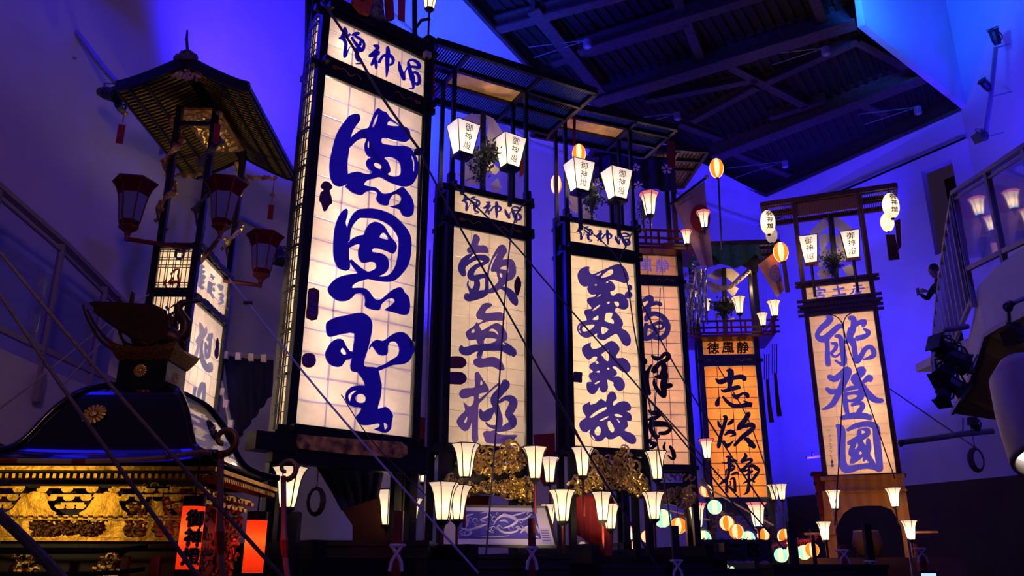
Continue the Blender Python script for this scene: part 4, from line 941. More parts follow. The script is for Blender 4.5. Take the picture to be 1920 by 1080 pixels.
for (x, y, h, Y, kd, lab) in CL:
    chochin(x, y-h/2, y+h/2, Y, lab, kd, 1.0, GC, 4, x*.3, cord=.25)
for k, (x, y, h, Y, col) in enumerate(((1373, 1066, 8, 19, 'green'), (1362, 1062, 8, 18.5, 'white'), (1388, 1063, 7, 19.2, 'orange'), (1290, 1048, 9, 19.5, 'green'), (1200, 1048, 8, 20, 'orange'), (1398, 1046, 6, 19, 'green'))):
    chochin(x, y-h/2, y+h/2, Y, ('tiny green lantern low behind the black signboard, nearest its middle', 'tiny white lantern low behind the black signboard', 'tiny orange lantern low behind the black signboard', 'tiny green lantern low between the middle and amber floats', 'tiny orange lantern low under the middle float deck', 'tiny green lantern low behind the signboard, rightmost of the tiny ones')[k], col, 1.1, 'tiny lanterns low behind the signboard', 3, k)
chochin(1345, 298, 333, 17.5, 'orange striped lantern on a thin tall pole against the dark ceiling', 'orange', .66, None, 4, .2)
chochin(1086, 271, 306, 13.9, 'orange striped lantern hanging from the middle float roof', 'orange', .64, None, 4, .3, cord=.2)
chochin(1043, 328, 364, 15.2, 'orange striped lantern half hidden behind the middle float posts', 'orange', .5, None, 4, .9, cord=.5)
chochin(1466, 455, 491, 19.2, 'orange striped lantern with a tassel at the amber float roof corner', 'orange', .70, None, 5, .1, cord=.2)
chochin(1442, 395, 439, 17.0, 'long lettered paper lantern at the left end of the brown float roof', 'dim', .56, 'lettered lanterns under the brown float roof', 14, 0, '御神燈', .15, mon=-.5)
chochin(1674, 363, 409, 17.2, 'long lettered paper lantern at the right end of the brown float roof', 'dim', .58, 'lettered lanterns under the brown float roof', 14, 0, '御神燈', .12, mon=-.5)
chochin(1666, 401, 434, 18.4, 'bright white lantern tucked behind the right lettered lantern', 'white', .66, None, 5, 0, cord=.4)
chochin(1448, 425, 455, 18.6, 'dim white lantern tucked behind the left lettered lantern', 'dim', .66, None, 2, 0, cord=.4, mon=-1.6)

# ================================================================ roof of the side-on float
z7 = 6.95; RAFT = pbr('lit_rafters', (.42, .30, .07), .5, .2, noise=.3, nscale=20)  # gold tone puts the warm spotlight into the rafter colour
cx7, cy7 = .12, .24
mb = MB()   # two pitched slopes, ridge runs along local x
for sy in (-1, 1):
    for i in range(6):
        t0_, t1_ = i/6, (i+1)/6
        f = lambda t: (cy7+sy*.76*t, z7+.36*(1-t)**1.25)
        (ya, za), (yb, zb) = f(t0_), f(t1_)
        mb.quad((-1.02, ya, za), (1.30, ya, za), (1.30, yb, zb), (-1.02, yb, zb))
        mb.quad((-1.02, ya, za-.04), (1.30, ya, za-.04), (1.30, yb, zb-.04), (-1.02, yb, zb-.04))
K7.part('roof_board', mb, LACQ)
for sy in (-1, 1):
    for k in range(34):
        x = -.98+2.24*k/33; mb = MB()
        for ta, tb in ((.1, .35), (.35, .65), (.65, 1.0)): mb.beam((x, cy7+sy*.76*ta, z7+.36*(1-ta)**1.25-.062), (x, cy7+sy*.76*tb, z7+.36*(1-tb)**1.25-.062), .022, .03)
        K7.part('rafter', mb, RAFT)
    for t in (.45, .62, .75):
        mb = MB(); y = cy7+sy*t; z = z7+.36*(1-t/.76)**1.25-.09; mb.beam((-1.0, y, z), (1.28, y, z), .03, .02); K7.part('purlin', mb, LACQ)
    mb = MB(); mb.beam((-1.03, cy7+sy*.76, z7-.02), (1.31, cy7+sy*.76, z7-.02), .05, .06); K7.part('eave_board', mb, LACQ)
for x in (-1.03, 1.31):
    mb = MB()
    for sy in (-1, 1):
        p = [(x, cy7+sy*.76*t/6, z7+.36*(1-t/6)**1.25-.02) for t in range(7)]
        for a, b in zip(p, p[1:]): mb.beam(a, b, .05, .13)
    K7.part('barge_board', mb, LACQ)
mb = MB()
for k in range(130):
    a = random.uniform(0, math.pi); r = random.uniform(.0, .15)*(1-.35*abs(math.cos(a)))
    mb.lathe([(.001, -.02), (.022, -.01), (.022, .01), (.001, .02)], 6, (-1.06, cy7+r*1.3*math.cos(a), z7+.34+r*math.sin(a)*.8))
for q in range(0): mb.tube([(-1.07, cy7+(.05+.05*q)*math.cos(a*.35), z7+.32+(.05+.04*q)*math.sin(a*.35)) for a in range(10)], .014, 5)
K7.part('ridge_ornament', mb, CARV, kind='stuff')
mb = MB()
for k in range(70):
    mb.lathe([(.001, -.02), (.018, -.01), (.018, .01), (.001, .02)], 6, (-1.0, cy7+random.gauss(0, .13), z7+.16+random.gauss(0, .025)))
K7.part('gable_pendant', mb, GOLD, kind='stuff')
mb = MB(); mb.tube([(-1.05, cy7, z7+.48), (-1.09, cy7+.01, z7+.6), (-1.08, cy7+.02, z7+.72)], [.02, .018, .012], 6); K7.part('ridge_horn', mb, DARKWOOD)
mb = MB(); mb.rng((-.52, -.02, z7-.02), (.56, .48, z7+.01)); K7.part('ceiling_board', mb, GOLDD)
mb = MB()
for k in range(170):
    c_ = (random.uniform(-.45, .5), random.uniform(.04, .42), z7-.03); r = random.uniform(.015, .045)
    mb.lathe([(.001, -r), (r, -.3*r), (r, .3*r), (.001, r)], 6, c_)
K7.part('ceiling_carving', mb, GOLD, kind='stuff')
for x in (-.56, .56):
    for y in (.0, .44):
        mb = MB(); mb.rng((x-.034, y-.034, 5.1), (x+.034, y+.034, z7)); K7.part('roof_post', mb, LACQ)
for (x, y) in ((-.56, 0), (-.56, .44), (.56, 0)):
    mb = MB()   # carved dragon coiled about the post
    pts = [(x+.075*math.cos(t*.55), y+.075*math.sin(t*.55), 5.35+t*.055) for t in range(27)]
    mb.tube(smoothpts(pts, 2), [.028+.012*math.sin(i*.9) for i in range(53)], 6)
    for k in range(26):
        p = pts[k]; mb.lathe([(.001, -.03), (.03, 0), (.001, .035)], 5, (p[0]*1.0+random.uniform(-.05, .05), p[1]+random.uniform(-.05, .05), p[2]))
    K7.part('coiled_dragon_carving', mb, GOLDD if (x, y) == (-.56, .44) else (CARV if y == 0 and x < 0 else GOLD), kind='stuff')
mb = MB(); mb.beam((-.56, 0, 6.72), (-.56, .44, 6.72), .04, .05); K7.part('tie_beam', mb, LACQ)
mb = MB()
for k in range(14): mb.tube([(.56, -.06-.03*k+.02*math.sin(k*2), 6.55+.03*math.sin(k)), (.56, -.09-.03*k, 6.55+.03*math.cos(k*1.3))], .02, 5)
for k in range(14): mb.tube([(.56, .52+.03*k, 6.6+.03*math.sin(k)), (.56, .55+.03*k, 6.57+.03*math.cos(k*1.3))], .02, 5)
K7.part('bracket_carving', mb, GOLDD, kind='stuff')
base(K7, 1.9, 1.5, .8, .15)
def windchime(x, y, Y, lab, h=.20, red=RED):
    c = at(x, y, Y); t = thing('hanging_charm', lab, 'ornament', c, .3, 'red charms hung from the side-on float roof')
    mb = MB(); mb.lathe([(.005, .03), (.04, .01), (.045, -.005), (.01, -.03)], 10); obj('bell', mb, GOLD, t)
    mb = MB(); mb.tube([(0, 0, .30), (0, 0, -.12)], .004, 4); obj('cord', mb, BLACKM, t)
    mb = MB(); mb.box((0, 0, -.12-h/2-.03), (.075, .008, h)); obj('paper_strip', mb, red, t)
windchime(233, 212, 8.45, 'red strip on a gilt bell under the left roof corner', .24)
windchime(411, 212, 8.75, 'red strip hanging in front of the gilded ceiling', .24)
windchime(511, 366, 10.7, 'red strip on a gilt bell under the rear roof corner', .22)

# ================================================================ portable shrine in the left foreground
SX, SY = -2.50, 5.70
S = thing('portable_shrine', 'black and gold portable shrine with domed lacquer roof in the left foreground', 'portable shrine', (SX, SY, 0))
ROOFM = pbr('roof_lacquer', (.003, .003, .02), .20, coat=1, noise=.3, nscale=2)  # navy base puts the blue reflection into the lacquer's colour
prof = smoothpts([(.755, 2.20), (.66, 2.235), (.56, 2.30), (.50, 2.40), (.46, 2.49), (.40, 2.60), (.31, 2.71), (.175, 2.78)], 4)
YK = .93
for i, (dx, dy) in enumerate(((0, -1), (1, 0), (0, 1), (-1, 0))):
    mb = MB(); n = 12
    for j in range(len(prof)-1):
        for k in range(n):
            def P(q, r):
                rr, z = r; s_ = -1+2*q/n; lift = .05*max(0, (rr-.5)/.25)*abs(s_)**3
                x, y = (s_*rr, -rr) ; x, y = (x*(-dy)-y*dx*1, x*dx+y*(-dy)) if False else ((s_*rr, dy*rr) if dx == 0 else (dx*rr, s_*rr))
                return (x, y*YK, z+lift)
            mb.quad(P(k, prof[j]), P(k+1, prof[j]), P(k+1, prof[j+1]), P(k, prof[j+1]))
    obj('roof_slope', mb, ROOFM, S, smooth=True)
for sx in (-1, 1):
    for sy in (-1, 1):
        mb = MB(); mb.tube([(sx*r, sy*r*YK, z+.05*max(0, (r-.5)/.25)+.008) for r, z in prof], .022, 8); obj('hip_ridge', mb, ROOFM, S, smooth=True)
        # curled gilt finial
        c = V((sx*.80, sy*.78*YK, 2.27)); pts = []
        for t in range(20):
            a = -1.5+t*.32; r = .085-.0032*t
            pts.append((c.x+sx*(.0+r*math.cos(a)), c.y, c.z+.065+r*math.sin(a)))
        mb = MB(); mb.tube(pts, [.022-.0004*t for t in range(20)], 8); obj('curled_finial', mb, pbr('dull_gilt', (.30, .17, .06), .45, .6) if 'dull_gilt' not in MATS else MATS['dull_gilt'], S, smooth=True)
mb = MB(); mb.rng((-.19, -.19, 2.76), (.19, .19, 2.80)); obj('roof_cap', mb, LACQ, S)
mb = MB(); mb.rng((-.165, -.165, 2.80), (.165, .165, 2.96)); obj('ridge_box', mb, LACQ, S)
DG = MATS['dull_gilt']
def ridge_lid():
    mb = MB(); n = 10; vs = []
    for j, (r, z) in enumerate(((.175, 2.955), (.215, 3.0), (.235, 3.03))):
        for k in range(4):
            for q in range(n):
                s_ = -1+2*q/n; lift = .045*abs(s_)**2.2*(j/2)
                x, y = ((s_, -1), (1, s_), (-s_, 1), (-1, -s_))[k]; vs.append((x*r, y*r, z+lift))
    m_ = 4*n; fs = []
    for j in range(2):
        for k in range(m_): fs.append((j*m_+k, j*m_+(k+1) % m_, (j+1)*m_+(k+1) % m_, (j+1)*m_+k))
    fs.append(tuple(range(2*m_, 3*m_)))
    mb.add(vs, fs); return mb
obj('ridge_lid', ridge_lid(), pbr('bronze_gilt', (.42, .22, .05), .5, .6, noise=.5, nscale=60, bump=.5), S)
CRG = pbr('crest_gilt', (1, .66, .12), .4, .3)
def mon_crest(c, nrm, r, mat, par, name='chrysanthemum_crest'):
    """sixteen petal flower crest"""
    nrm = V(nrm).normalized(); a = nrm.cross(V((0, 0, 1))).normalized(); b = a.cross(nrm); mb = MB(); c = V(c)
    for k in range(16):
        t = 2*math.pi*k/16; d = a*math.cos(t)+b*math.sin(t); e = a*-math.sin(t)+b*math.cos(t)
        mb.add([c+d*r*.25, c+d*r*.6+e*r*.10, c+d*r*.92+e*r*.13, c+d*r, c+d*r*.92-e*r*.13, c+d*r*.6-e*r*.10, c+d*r*.65+nrm*r*.14], [(0, 1, 6), (1, 2, 6), (2, 3, 6), (3, 4, 6), (4, 5, 6), (5, 0, 6)])
    for t in range(10):
        pass
    mb.add([c+(a*math.cos(q*.785)+b*math.sin(q*.785))*r*.27+nrm*r*.08 for q in range(8)]+[c+nrm*r*.2], [(q, (q+1) % 8, 8) for q in range(8)])
    return obj(name, mb, mat, par)
mon_crest((-.01, -.172, 2.88), (0, -1, 0), .045, CRG, S); mon_crest((.172, 0, 2.87), (1, 0, 0), .04, CRG, S)
mon_crest((-.15, -.44*YK-.01, 2.54), (0, -1, .55), .078, CRG, S); mon_crest((.45, .05, 2.52), (1, 0, .55), .08, pbr('black_crest', (.01, .01, .012), .4), S)
GOLDB = pbr('bright_gilt', (.9, .52, .07), .30, .88, noise=.25, nscale=12, bump=.25)
mb = MB(); mb.rng((-.72, -.72*YK, 2.15), (.72, .72*YK, 2.19)); obj('eave_slab', mb, LACQ, S)
mb = MB()
for a, b in (((-.74, -.74*YK), (.74, -.74*YK)), ((.74, -.74*YK), (.74, .74*YK))): mb.beam((*a, 2.17), (*b, 2.17), .03, .025)
obj('gilt_fillet', mb, GOLDB, S)
for k in range(36):
    x = -.71+1.40*k/35; mb = MB(); mb.box((x, -.67*YK, 2.128), (.019, .12, .026)); obj('rafter_end', mb, GOLDB, S)
for k in range(36):
    y = (-.66+1.34*k/35)*YK; mb = MB(); mb.box((.69, y, 2.128), (.12, .017, .026)); obj('rafter_end', mb, GOLDB, S)
# bracket sets, tiers of stepped curved gilt arms
def bracket(x, y, z, side=0):
    mb = MB()
    for t in range(3):
        w_ = .075+.055*t; o = .035*t
        for s_ in (-1, 0, 1):
            u = s_*w_*.8; pts = [(u-.035, .016), (u-.02, .002), (u+.02, .002), (u+.035, .016), (u+.035, .026), (u-.035, .026)]
            if not side: mb.prism([pts], V((x, y-o, z+.045*t)), V((1, 0, 0)), V((0, 0, 1)), V((0, -.035, 0)))
            else: mb.prism([pts], V((x+o, y, z+.045*t)), V((0, 1, 0)), V((0, 0, 1)), V((.035, 0, 0)))
        c = (x, y-o, z+.045*t+.034) if not side else (x+o, y, z+.045*t+.034)
        mb.box(c, (w_*1.9, .03, .013) if not side else (.03, w_*1.9, .013))
    obj('bracket_set', mb, GOLDB, S)
for x in (-.60, -.16, .27, .48): bracket(x, -.50*YK, 1.95)
for y in (-.42, -.14, .14, .42): bracket(.52, y*YK, 1.95, 1)
for (x0, w_) in ((-.38, .30), (.055, .28), (.37, .1)):
    mb = MB(); mb.prism([smoothpts([(x0-w_/2, 1.915), (x0+w_/2, 1.915), (x0+w_*.40, 1.945), (x0+w_*.30, 1.99), (x0+w_*.24, 2.045), (x0-w_*.24, 2.045), (x0-w_*.30, 1.99), (x0-w_*.40, 1.945)], 2, True)], V((0, -.54*YK, 0)), V((1, 0, 0)), V((0, 0, 1)), V((0, -.02, 0)))
    obj('frog_leg_strut', mb, GOLDB, S)
mb = MB(); mb.rng((-.56, -.50*YK, 1.2), (.56, .50*YK, 2.10)); obj('shrine_body', mb, pbr('dark_red_lacquer', (.035, .006, .006), .4), S)
for z, h_, y in ((1.90, .025, .57), (1.775, .022, .60), (1.735, .018, .62)):
    mb = MB(); mb.rng((-.60, -y*YK, z-h_/2), (.60, -.48*YK, z+h_/2)); obj('gilt_beam', mb, GOLDB if z != 1.735 else LACQ, S)
mb = MB()
for k in range(40): mb.box((-.58+1.16*k/39, -.575*YK, 1.90+.006*(k % 2)), (.02, .01, .012))
obj('fretwork_band', mb, GOLDD, S, kind='stuff')
mb = MB(); mb.rng((-.58, -.53*YK, 1.79), (.58, -.50*YK, 1.885)); obj('frieze_board', mb, GOLDB, S)
def relief(par, name, x0, x1, z0, z1, y, n, mat, r=(.012, .028), ax=0):
    mb = MB()
    for k in range(n):
        x, z = random.uniform(x0, x1), random.uniform(z0, z1); q = random.uniform(*r); a = random.uniform(0, 6.28)
        if k % 3 == 0:
            pts = [(x+q*1.6*math.cos(a+t*.5)*(1-t*.09), z+q*1.6*math.sin(a+t*.5)*(1-t*.09)) for t in range(8)]
            mb.tube([(p[0], y-.01, p[1]) if not ax else (y+.01, p[0], p[1]) for p in pts], q*.35, 5)
        else: mb.lathe([(.001, -q), (q, -.3*q), (q, .3*q), (.001, q)], 6, (x, y, z) if not ax else (y, x, z))
    return obj(name, mb, mat, par, kind='stuff')
relief(S, 'peony_relief', -.36, .06, 1.80, 1.875, -.55*YK, 170, pbr('brown_gilt', (.40, .20, .04), .45, .5), r=(.008, .02))
relief(S, 'scroll_relief', .20, .56, 1.80, 2.08, -.53*YK, 110, GOLDD)
relief(S, 'pillar_relief', -.45, -.30, 1.40, 1.70, -.53*YK, 90, GOLD); relief(S, 'pillar_relief', .05, .20, 1.3, 1.72, -.53*YK, 120, GOLD)
relief(S, 'scroll_relief', -.4, .5, 1.5, 2.05, .56, 160, GOLDD, ax=1)
for z in (1.70, 1.58):
    mb = MB(); mb.tube([(-.75+1.2*t/8, -.75, z+.03*(2*t/8-1)**4) for t in range(9)], .014, 6); obj('railing_bar', mb, LACQ, S)
for x in (-.70, -.5, -.18, .28, .45):
    mb = MB(); mb.rng((x-.02, -.70*YK, 1.2), (x+.02, -.66*YK, 1.68)); obj('red_post', mb, REDL, S)
mb = MB(); mb.rng((-.9, -.9, 0), (.9, .9, 1.22)); obj('display_plinth', mb, LACQ, S)
REDC = pbr('dull_red_cloth', (.20, .012, .015), .85); CRC = pbr('cream_cloth', (.30, .21, .17), .85)
# red and white twisted bunting along the eave
mb = MB(); mb.mat(REDL)
pts = smoothpts([(-.80, -.76*YK, 2.215), (-.4, -.77*YK, 2.21), (0, -.77*YK, 2.208), (.4, -.765*YK, 2.225), (.66, -.755*YK, 2.265), (.75, -.74*YK, 2.25)], 5)
for k in range(len(pts)-1):
    mb.mat(REDC if (k % 7) in (2,) or k in (3, 4) else CRC); mb.tube([pts[k], pts[k+1]], .016, 6, False)
obj('twisted_bunting', mb, None, S)
for (x, y) in ((.78, -.76*YK), (.80, .70*YK)):
    pts = smoothpts([(x, y, 2.27), (x+.03, y-.01, 2.0), (x+.06, y-.02, 1.75), (x+.12, y-.03, 1.5), (x+.22, y-.03, 1.2)], 4)
    mb = MB()
    for k in range(len(pts)-1): mb.mat(REDC if k in (0, 7, 8) else CRC); mb.tube([pts[k], pts[k+1]], [.02+.008*(k in (7, 8)), .02+.008*(k in (6, 7))], 6, False)
    obj('wrapped_cord', mb, None, S)
# phoenix
PHX = pbr('dark_bronze', (.09, .05, .018), .45, .6, noise=.4, nscale=10)
ph = thing('phoenix_figure', 'dark bronze phoenix with raised wings on the shrine ridge box', 'statue', (SX, SY, 3.03))
def PP(x, y, Y=SY): p = at(x, y, Y); return (p.x-SX, Y-SY, p.z-3.03)
mb = MB(); mb.tube([PP(*q) for q in ((262, 652), (278, 640), (300, 632), (320, 632), (336, 640), (345, 652))][::1], [.02, .05, .075, .075, .05, .015], 10); obj('body', mb, PHX, ph, smooth=True)
mb = MB(); mb.tube([PP(*q) for q in smoothpts([(330, 640), (346, 625), (348, 605), (338, 590), (334, 578), (342, 568), (352, 568)], 3)], [.05-.0016*i for i in range(19)], 8); obj('neck', mb, PHX, ph, smooth=True)
mb = MB(); mb.tube([PP(352, 568), PP(362, 566), PP(374, 567)], [.02, .012, .002], 6); mb.tube([PP(338, 570), PP(326, 572), PP(318, 578)], [.012, .008, .002], 5); obj('head', mb, PHX, ph)
mb = MB()
for q in range(6): p = PP(329-q*1.5, 590+q*9); mb.lathe([(.012, -.01), (.001, .02)], 5, p)
obj('mane', mb, PHX, ph, kind='stuff')
for sy in (-1, 1):
    mb = MB()
    poly = [(180, 577), (193, 574), (300, 579), (322, 590), (326, 618), (318, 640), (290, 650), (270, 642), (235, 622), (205, 605), (188, 593), (190, 586)]
    A = [V(PP(*q)) for q in poly]; off = V((0, sy*.10, 0)); n = len(A)
    # the wing leans outward with height
    A = [a+V((0, sy*(.05+max(0, a.z)*.15), 0)) for a in A]
    mb.add(A+[a+V((0, sy*.012, 0)) for a in A], [tuple(range(n)), tuple(range(n, 2*n))[::-1]]+[(i, (i+1) % n, n+(i+1) % n, n+i) for i in range(n)])
    for k in range(9):
        a, b = V(A[11-min(k, 6)]), V(A[7]); mb.tube([a, (a+b)/2+V((0, 0, -.01)), b], [.002, .012, .016], 5)
    obj('wing', mb, PHX, ph)
for k, q in enumerate((((262, 655), (235, 652), (205, 640), (180, 612), (163, 580)), ((265, 658), (225, 660), (190, 640), (165, 600), (155, 572)), ((265, 648), (250, 640), (243, 600), (248, 555), (250, 548)), ((262, 650), (232, 640), (222, 610), (222, 575), (224, 556)), ((268, 652), (245, 655), (230, 640)), ((272, 657), (250, 662), (228, 652)))):
    mb = MB(); pts = smoothpts([PP(x, y, SY-.05+.03*k) for x, y in q], 4); mb.tube(pts, [.006+.006*math.sin(3.14*i/len(pts))+(.006 if k == 2 else 0) for i in range(len(pts))], 5); obj('tail_plume', mb, PHX, ph)
for sy in (-.04, .04):
    mb = MB(); p, q = PP(300, 648), PP(295, 688); mb.tube([(p[0], sy, p[2]), (q[0], sy, 0)], [.03, .02], 8); obj('leg', mb, PHX, ph)
# red cylinder lanterns
for (x, y0, y1, Y, w_, lab, txt) in ((350, 950, 1068, 4.95, .36, 'red cylindrical lantern with black lettering hung at the shrine eave', '御神燈'), (473, 976, 1074, 6.1, .40, 'plain red cylindrical lantern right of the lettered one', None)):
    b = at(x, y1, Y); h = at(x, y0, Y).z-b.z; t = thing('cylinder_lantern', lab, 'lantern', b, .25, 'red cylindrical lanterns of the shrine')
    r = h*w_/2; mb = MB(); n = 40; mb.lathe([(r*(1+.012*(i % 2)), h*i/n) for i in range(n+1)], 24, caps=False); obj('paper_shade', mb, PAPRD, t)
    mb = MB(); mb.lathe([(r*1.03, h), (r*1.03, h*1.17), (r*.5, h*1.18)], 20); obj('top_cap', mb, LACQ, t)
    mb = MB(); mb.lathe([(r*.6, -h*.1), (r*1.03, -h*.09), (r*1.03, 0)], 20); obj('bottom_cap', mb, LACQ, t)
    if txt:
        for pas, (bo, mt, rr) in enumerate(((.09, pbr('cream_lettering_edge', (.8, .5, .3), .7), 1.03), (.035, INKD, 1.05))):
            mb = MB()
            for i, ch in enumerate(txt):
                vs, fs = text_mesh(ch, bo); z = h*(.80-.30*i)
                mb.add([V((r*rr*math.sin((v.x*.30*h/r)+.42), -r*rr*math.cos((v.x*.30*h/r)+.42), z+v.y*.26*h)) for v in vs], fs)
            obj('lettering' if pas else 'lettering_outline', mb, mt, t)
    mb = MB(); mb.tube([(0, 0, h*1.17), (0, 0, h*1.17+.25)], .006, 5); obj('cord', mb, BLACKM, t)
    bulb(t, (0, 0, h*.6), .6, .03)
light('shrine_spot', 'SPOT', (-4.15, 2.2, 2.2), 30, (1, .66, .22), (-2.72, 5.15, 1.95), .16, 26, 1)
# ================================================================ cloths, plumes, sprigs
TEAL = pbr('teal_cloth', (.01, .09, .09), .8, noise=.4, nscale=12)
PINKC = pbr('faded_pink_flag', (.55, .30, .26), .8, noise=.15, nscale=8)
TANC = pbr('tan_flag', (.62, .33, .16), .8, noise=.15, nscale=8)
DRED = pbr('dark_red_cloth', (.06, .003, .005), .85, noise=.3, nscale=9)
PLUME = pbr('ivory_plume_paper', (.90, .76, .60), .8)
SILV = pbr('silver_foil', (.6, .6, .7), .25, .9, noise=.5, nscale=40)
def cloth(name, corners, label, cat='cloth', mat=RED, nu=14, nv=10, amp=.05, waves=5, group=None, sub=None):
    """corners: four (px, py, Y) TL TR BR BL; hangs with vertical folds"""
    c = [at(*q) for q in corners]; mb = MB(); vs = []; fs = []
    for j in range(nv+1):
        for i in range(nu+1):
            u, v = i/nu, j/nv; p = (c[0]*(1-u)+c[1]*u)*(1-v)+(c[3]*(1-u)+c[2]*u)*v
            d = amp*(.3+.7*v)*math.sin(u*waves*6.28+v*1.3); vs.append(p+V((0, d, 0)))
    for j in range(nv):
        for i in range(nu): a = j*(nu+1)+i; fs.append((a, a+1, a+nu+2, a+nu+1))
    mb.add(vs, fs); me = mb.mesh(name, True)
    o = obj(name, me, mat)
    md = o.modifiers.new('thick', 'SOLIDIFY'); md.thickness = .012
    if label: tag(o, label, cat, group)
    return o
def card(name, pts, Y, label=None, cat='cloth', mat=RED, th=.02, par=None, group=None, amp=0):
    """flat sheet with real thickness standing at distance Y"""
    P = [at(x, y, Y) for x, y in pts]; o0 = P[0]; mb = MB()
    mb.prism([[(p.x, p.z) for p in P]], V((0, Y, 0)), V((1, 0, 0)), V((0, 0, 1)), V((0, th, 0)))
    o = obj(name, mb, mat, par)
    if label: tag(o, label, cat, group)
    return o
cloth('hanging_banner', ((420, 668, 10.2), (512, 676, 10.6), (508, 742, 10.6), (436, 838, 10.2)), 'dark navy banner tied to a pole between the side-on and tallest floats', 'banner', NAVY, amp=.04)
t = thing('banner_pole', 'pale knotted pole carrying the navy banner', 'pole', at(425, 735, 10.1))
o_ = at(425, 735, 10.1)
mb = MB(); mb.tube([at(416, 662, 10.1)-o_, at(512, 672, 10.5)-o_], .02, 6); mb.tube([at(414, 715, 10.1)-o_, at(425, 760, 10.1)-o_, at(441, 838, 10.1)-o_], .025, 6)
obj('pole', mb, ROPE, t)
for x, y in ((423, 666), (447, 668), (471, 670), (495, 672), (417, 735), (424, 757), (433, 795), (442, 825)):
    mb = MB(); mb.box(at(x, y, 10.1)-o_, (.06, .05, .09)); obj('tie', mb, WHITEP, t)
cloth('hanging_cloth', ((582, 857, 9.2), (722, 868, 10.2), (706, 935, 10.0), (640, 956, 9.4)), 'deep blue cloth hanging under the name board of the tallest float', 'cloth', NAVY, amp=.06)
card('red_hanging', [(640, 954), (661, 985), (661, 1015), (735, 1015), (728, 930), (700, 935)], 11.5, 'dark red cloth behind the hanging blue cloth', 'cloth', DRED)
cloth('red_curtain', ((1077, 925, 14.2), (1150, 932, 14.2), (1148, 1052, 14.2), (1082, 1002, 14.2)), 'red curtain hanging under the middle float', 'curtain', RED, amp=.05, waves=4)
card('red_banner', [(1000, 815), (1040, 812), (1043, 908), (1020, 912), (1008, 890), (1002, 840)], 15.5, 'red banner between second and middle float beside the small lamp', 'banner', RED)
card('red_banner', [(787, 782), (803, 784), (801, 842), (786, 841)], 12.6, 'small red banner right of the tallest float foot', 'banner', RED)
card('red_curtain', [(868, 926), (918, 930), (915, 948), (866, 946)], 12.6, 'strip of red curtain under the second float carving', 'curtain', RED)
card('red_banner', [(1523, 884), (1548, 884), (1553, 925), (1549, 1010), (1543, 1000), (1533, 935)], 18.3, 'red banner with black tabs left of the brown float base', 'banner', RED)
for x, y in ((1524, 888), (1530, 905), (1533, 925), (1537, 945), (1540, 965)): card('tab', [(x-4, y-2), (x+1, y-2), (x+1, y+5), (x-4, y+5)], 18.2, mat=BLACKM, par=bpy.data.objects['red_banner.002'])
for o, k in ((0, 0),):
    pass
for pts, Y, lab in (([(807, 116), (816, 118), (815, 180), (806, 182)], 10.4, 'red strip beside the right post top of the tallest float'),
                    ([(746, -12), (760, -12), (759, 41), (746, 36)], 10.6, 'dark red strip hanging at the picture top right of the doll'),
                    ([(975, 270), (984, 272), (983, 325), (974, 332)], 12.7, 'red strip behind the right square lantern of the second float'),
                    ([(1075, 203), (1080, 204), (1079, 272), (1074, 272)], 13.6, 'thin red strip hanging in front of the middle float ceiling board'),
                    ([(1031, 215), (1037, 215), (1037, 262), (1031, 258)], 14.2, 'thin red strip at the left roof corner of the middle float'),
                    ([(1251, 264), (1266, 266), (1266, 314), (1252, 314)], 15.4, 'red strip hanging above the cherry blossom curtain'),
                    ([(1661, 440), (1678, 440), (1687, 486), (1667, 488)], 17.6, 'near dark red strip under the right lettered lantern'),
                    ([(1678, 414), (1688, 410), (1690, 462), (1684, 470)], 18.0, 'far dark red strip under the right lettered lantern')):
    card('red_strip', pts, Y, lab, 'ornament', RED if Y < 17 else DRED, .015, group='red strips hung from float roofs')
for x0, x1, y0, y1, Y in ((1434, 1441, 664, 712, 19.3), (1449, 1456, 645, 700, 19.5)):
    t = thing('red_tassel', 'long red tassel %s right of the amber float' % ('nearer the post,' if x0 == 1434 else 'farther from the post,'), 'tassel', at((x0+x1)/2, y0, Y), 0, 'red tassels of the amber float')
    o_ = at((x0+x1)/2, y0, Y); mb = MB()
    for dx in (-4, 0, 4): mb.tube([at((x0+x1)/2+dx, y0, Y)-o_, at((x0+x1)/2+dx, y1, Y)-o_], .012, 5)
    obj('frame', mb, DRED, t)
    mb = MB(); mb.tube([at((x0+x1)/2+1, y1, Y)-o_, at((x0+x1)/2+4, y1+40, Y)-o_, at((x0+x1)/2+9, y1+80, Y)-o_], [.035, .045, .06], 7); obj('fringe', mb, DRED, t)

def plume(label, plates, Y, pole=None, tilt=0, mat=PLUME):
    cx_ = sum(p[0] for p in plates[0])/len(plates[0]); o_ = at(*plates[0][0], Y)
    t = thing('paper_plume', label, 'ornament', o_)
    for k, pl in enumerate(plates):
        yy = Y+.035*(k % 3); P = [at(x, y, yy)-o_ for x, y in pl]; mb = MB()
        n = len(P); d = V((0, .006, 0)); P = [p+V((0, .02*(i % 2), 0)) for i, p in enumerate(P)]
        mb.add(P+[p+d for p in P], [tuple(range(n)), tuple(range(n, 2*n))[::-1]]+[(i, (i+1) % n, n+(i+1) % n, n+i) for i in range(n)])
        obj('paper_sheet', mb, mat, t)
    if pole:
        a, b, r = pole; mb = MB(); mb.beam(at(*a, Y-.04)-o_, at(*b, Y-.04)-o_, r*2, r*2, (0, 1, 0)); obj('plume_pole', mb, DARKWOOD, t)
    return t
def cv(ox, oy, s, pls): return [[(ox+x/s, oy+y/s) for x, y in pl] for pl in pls]
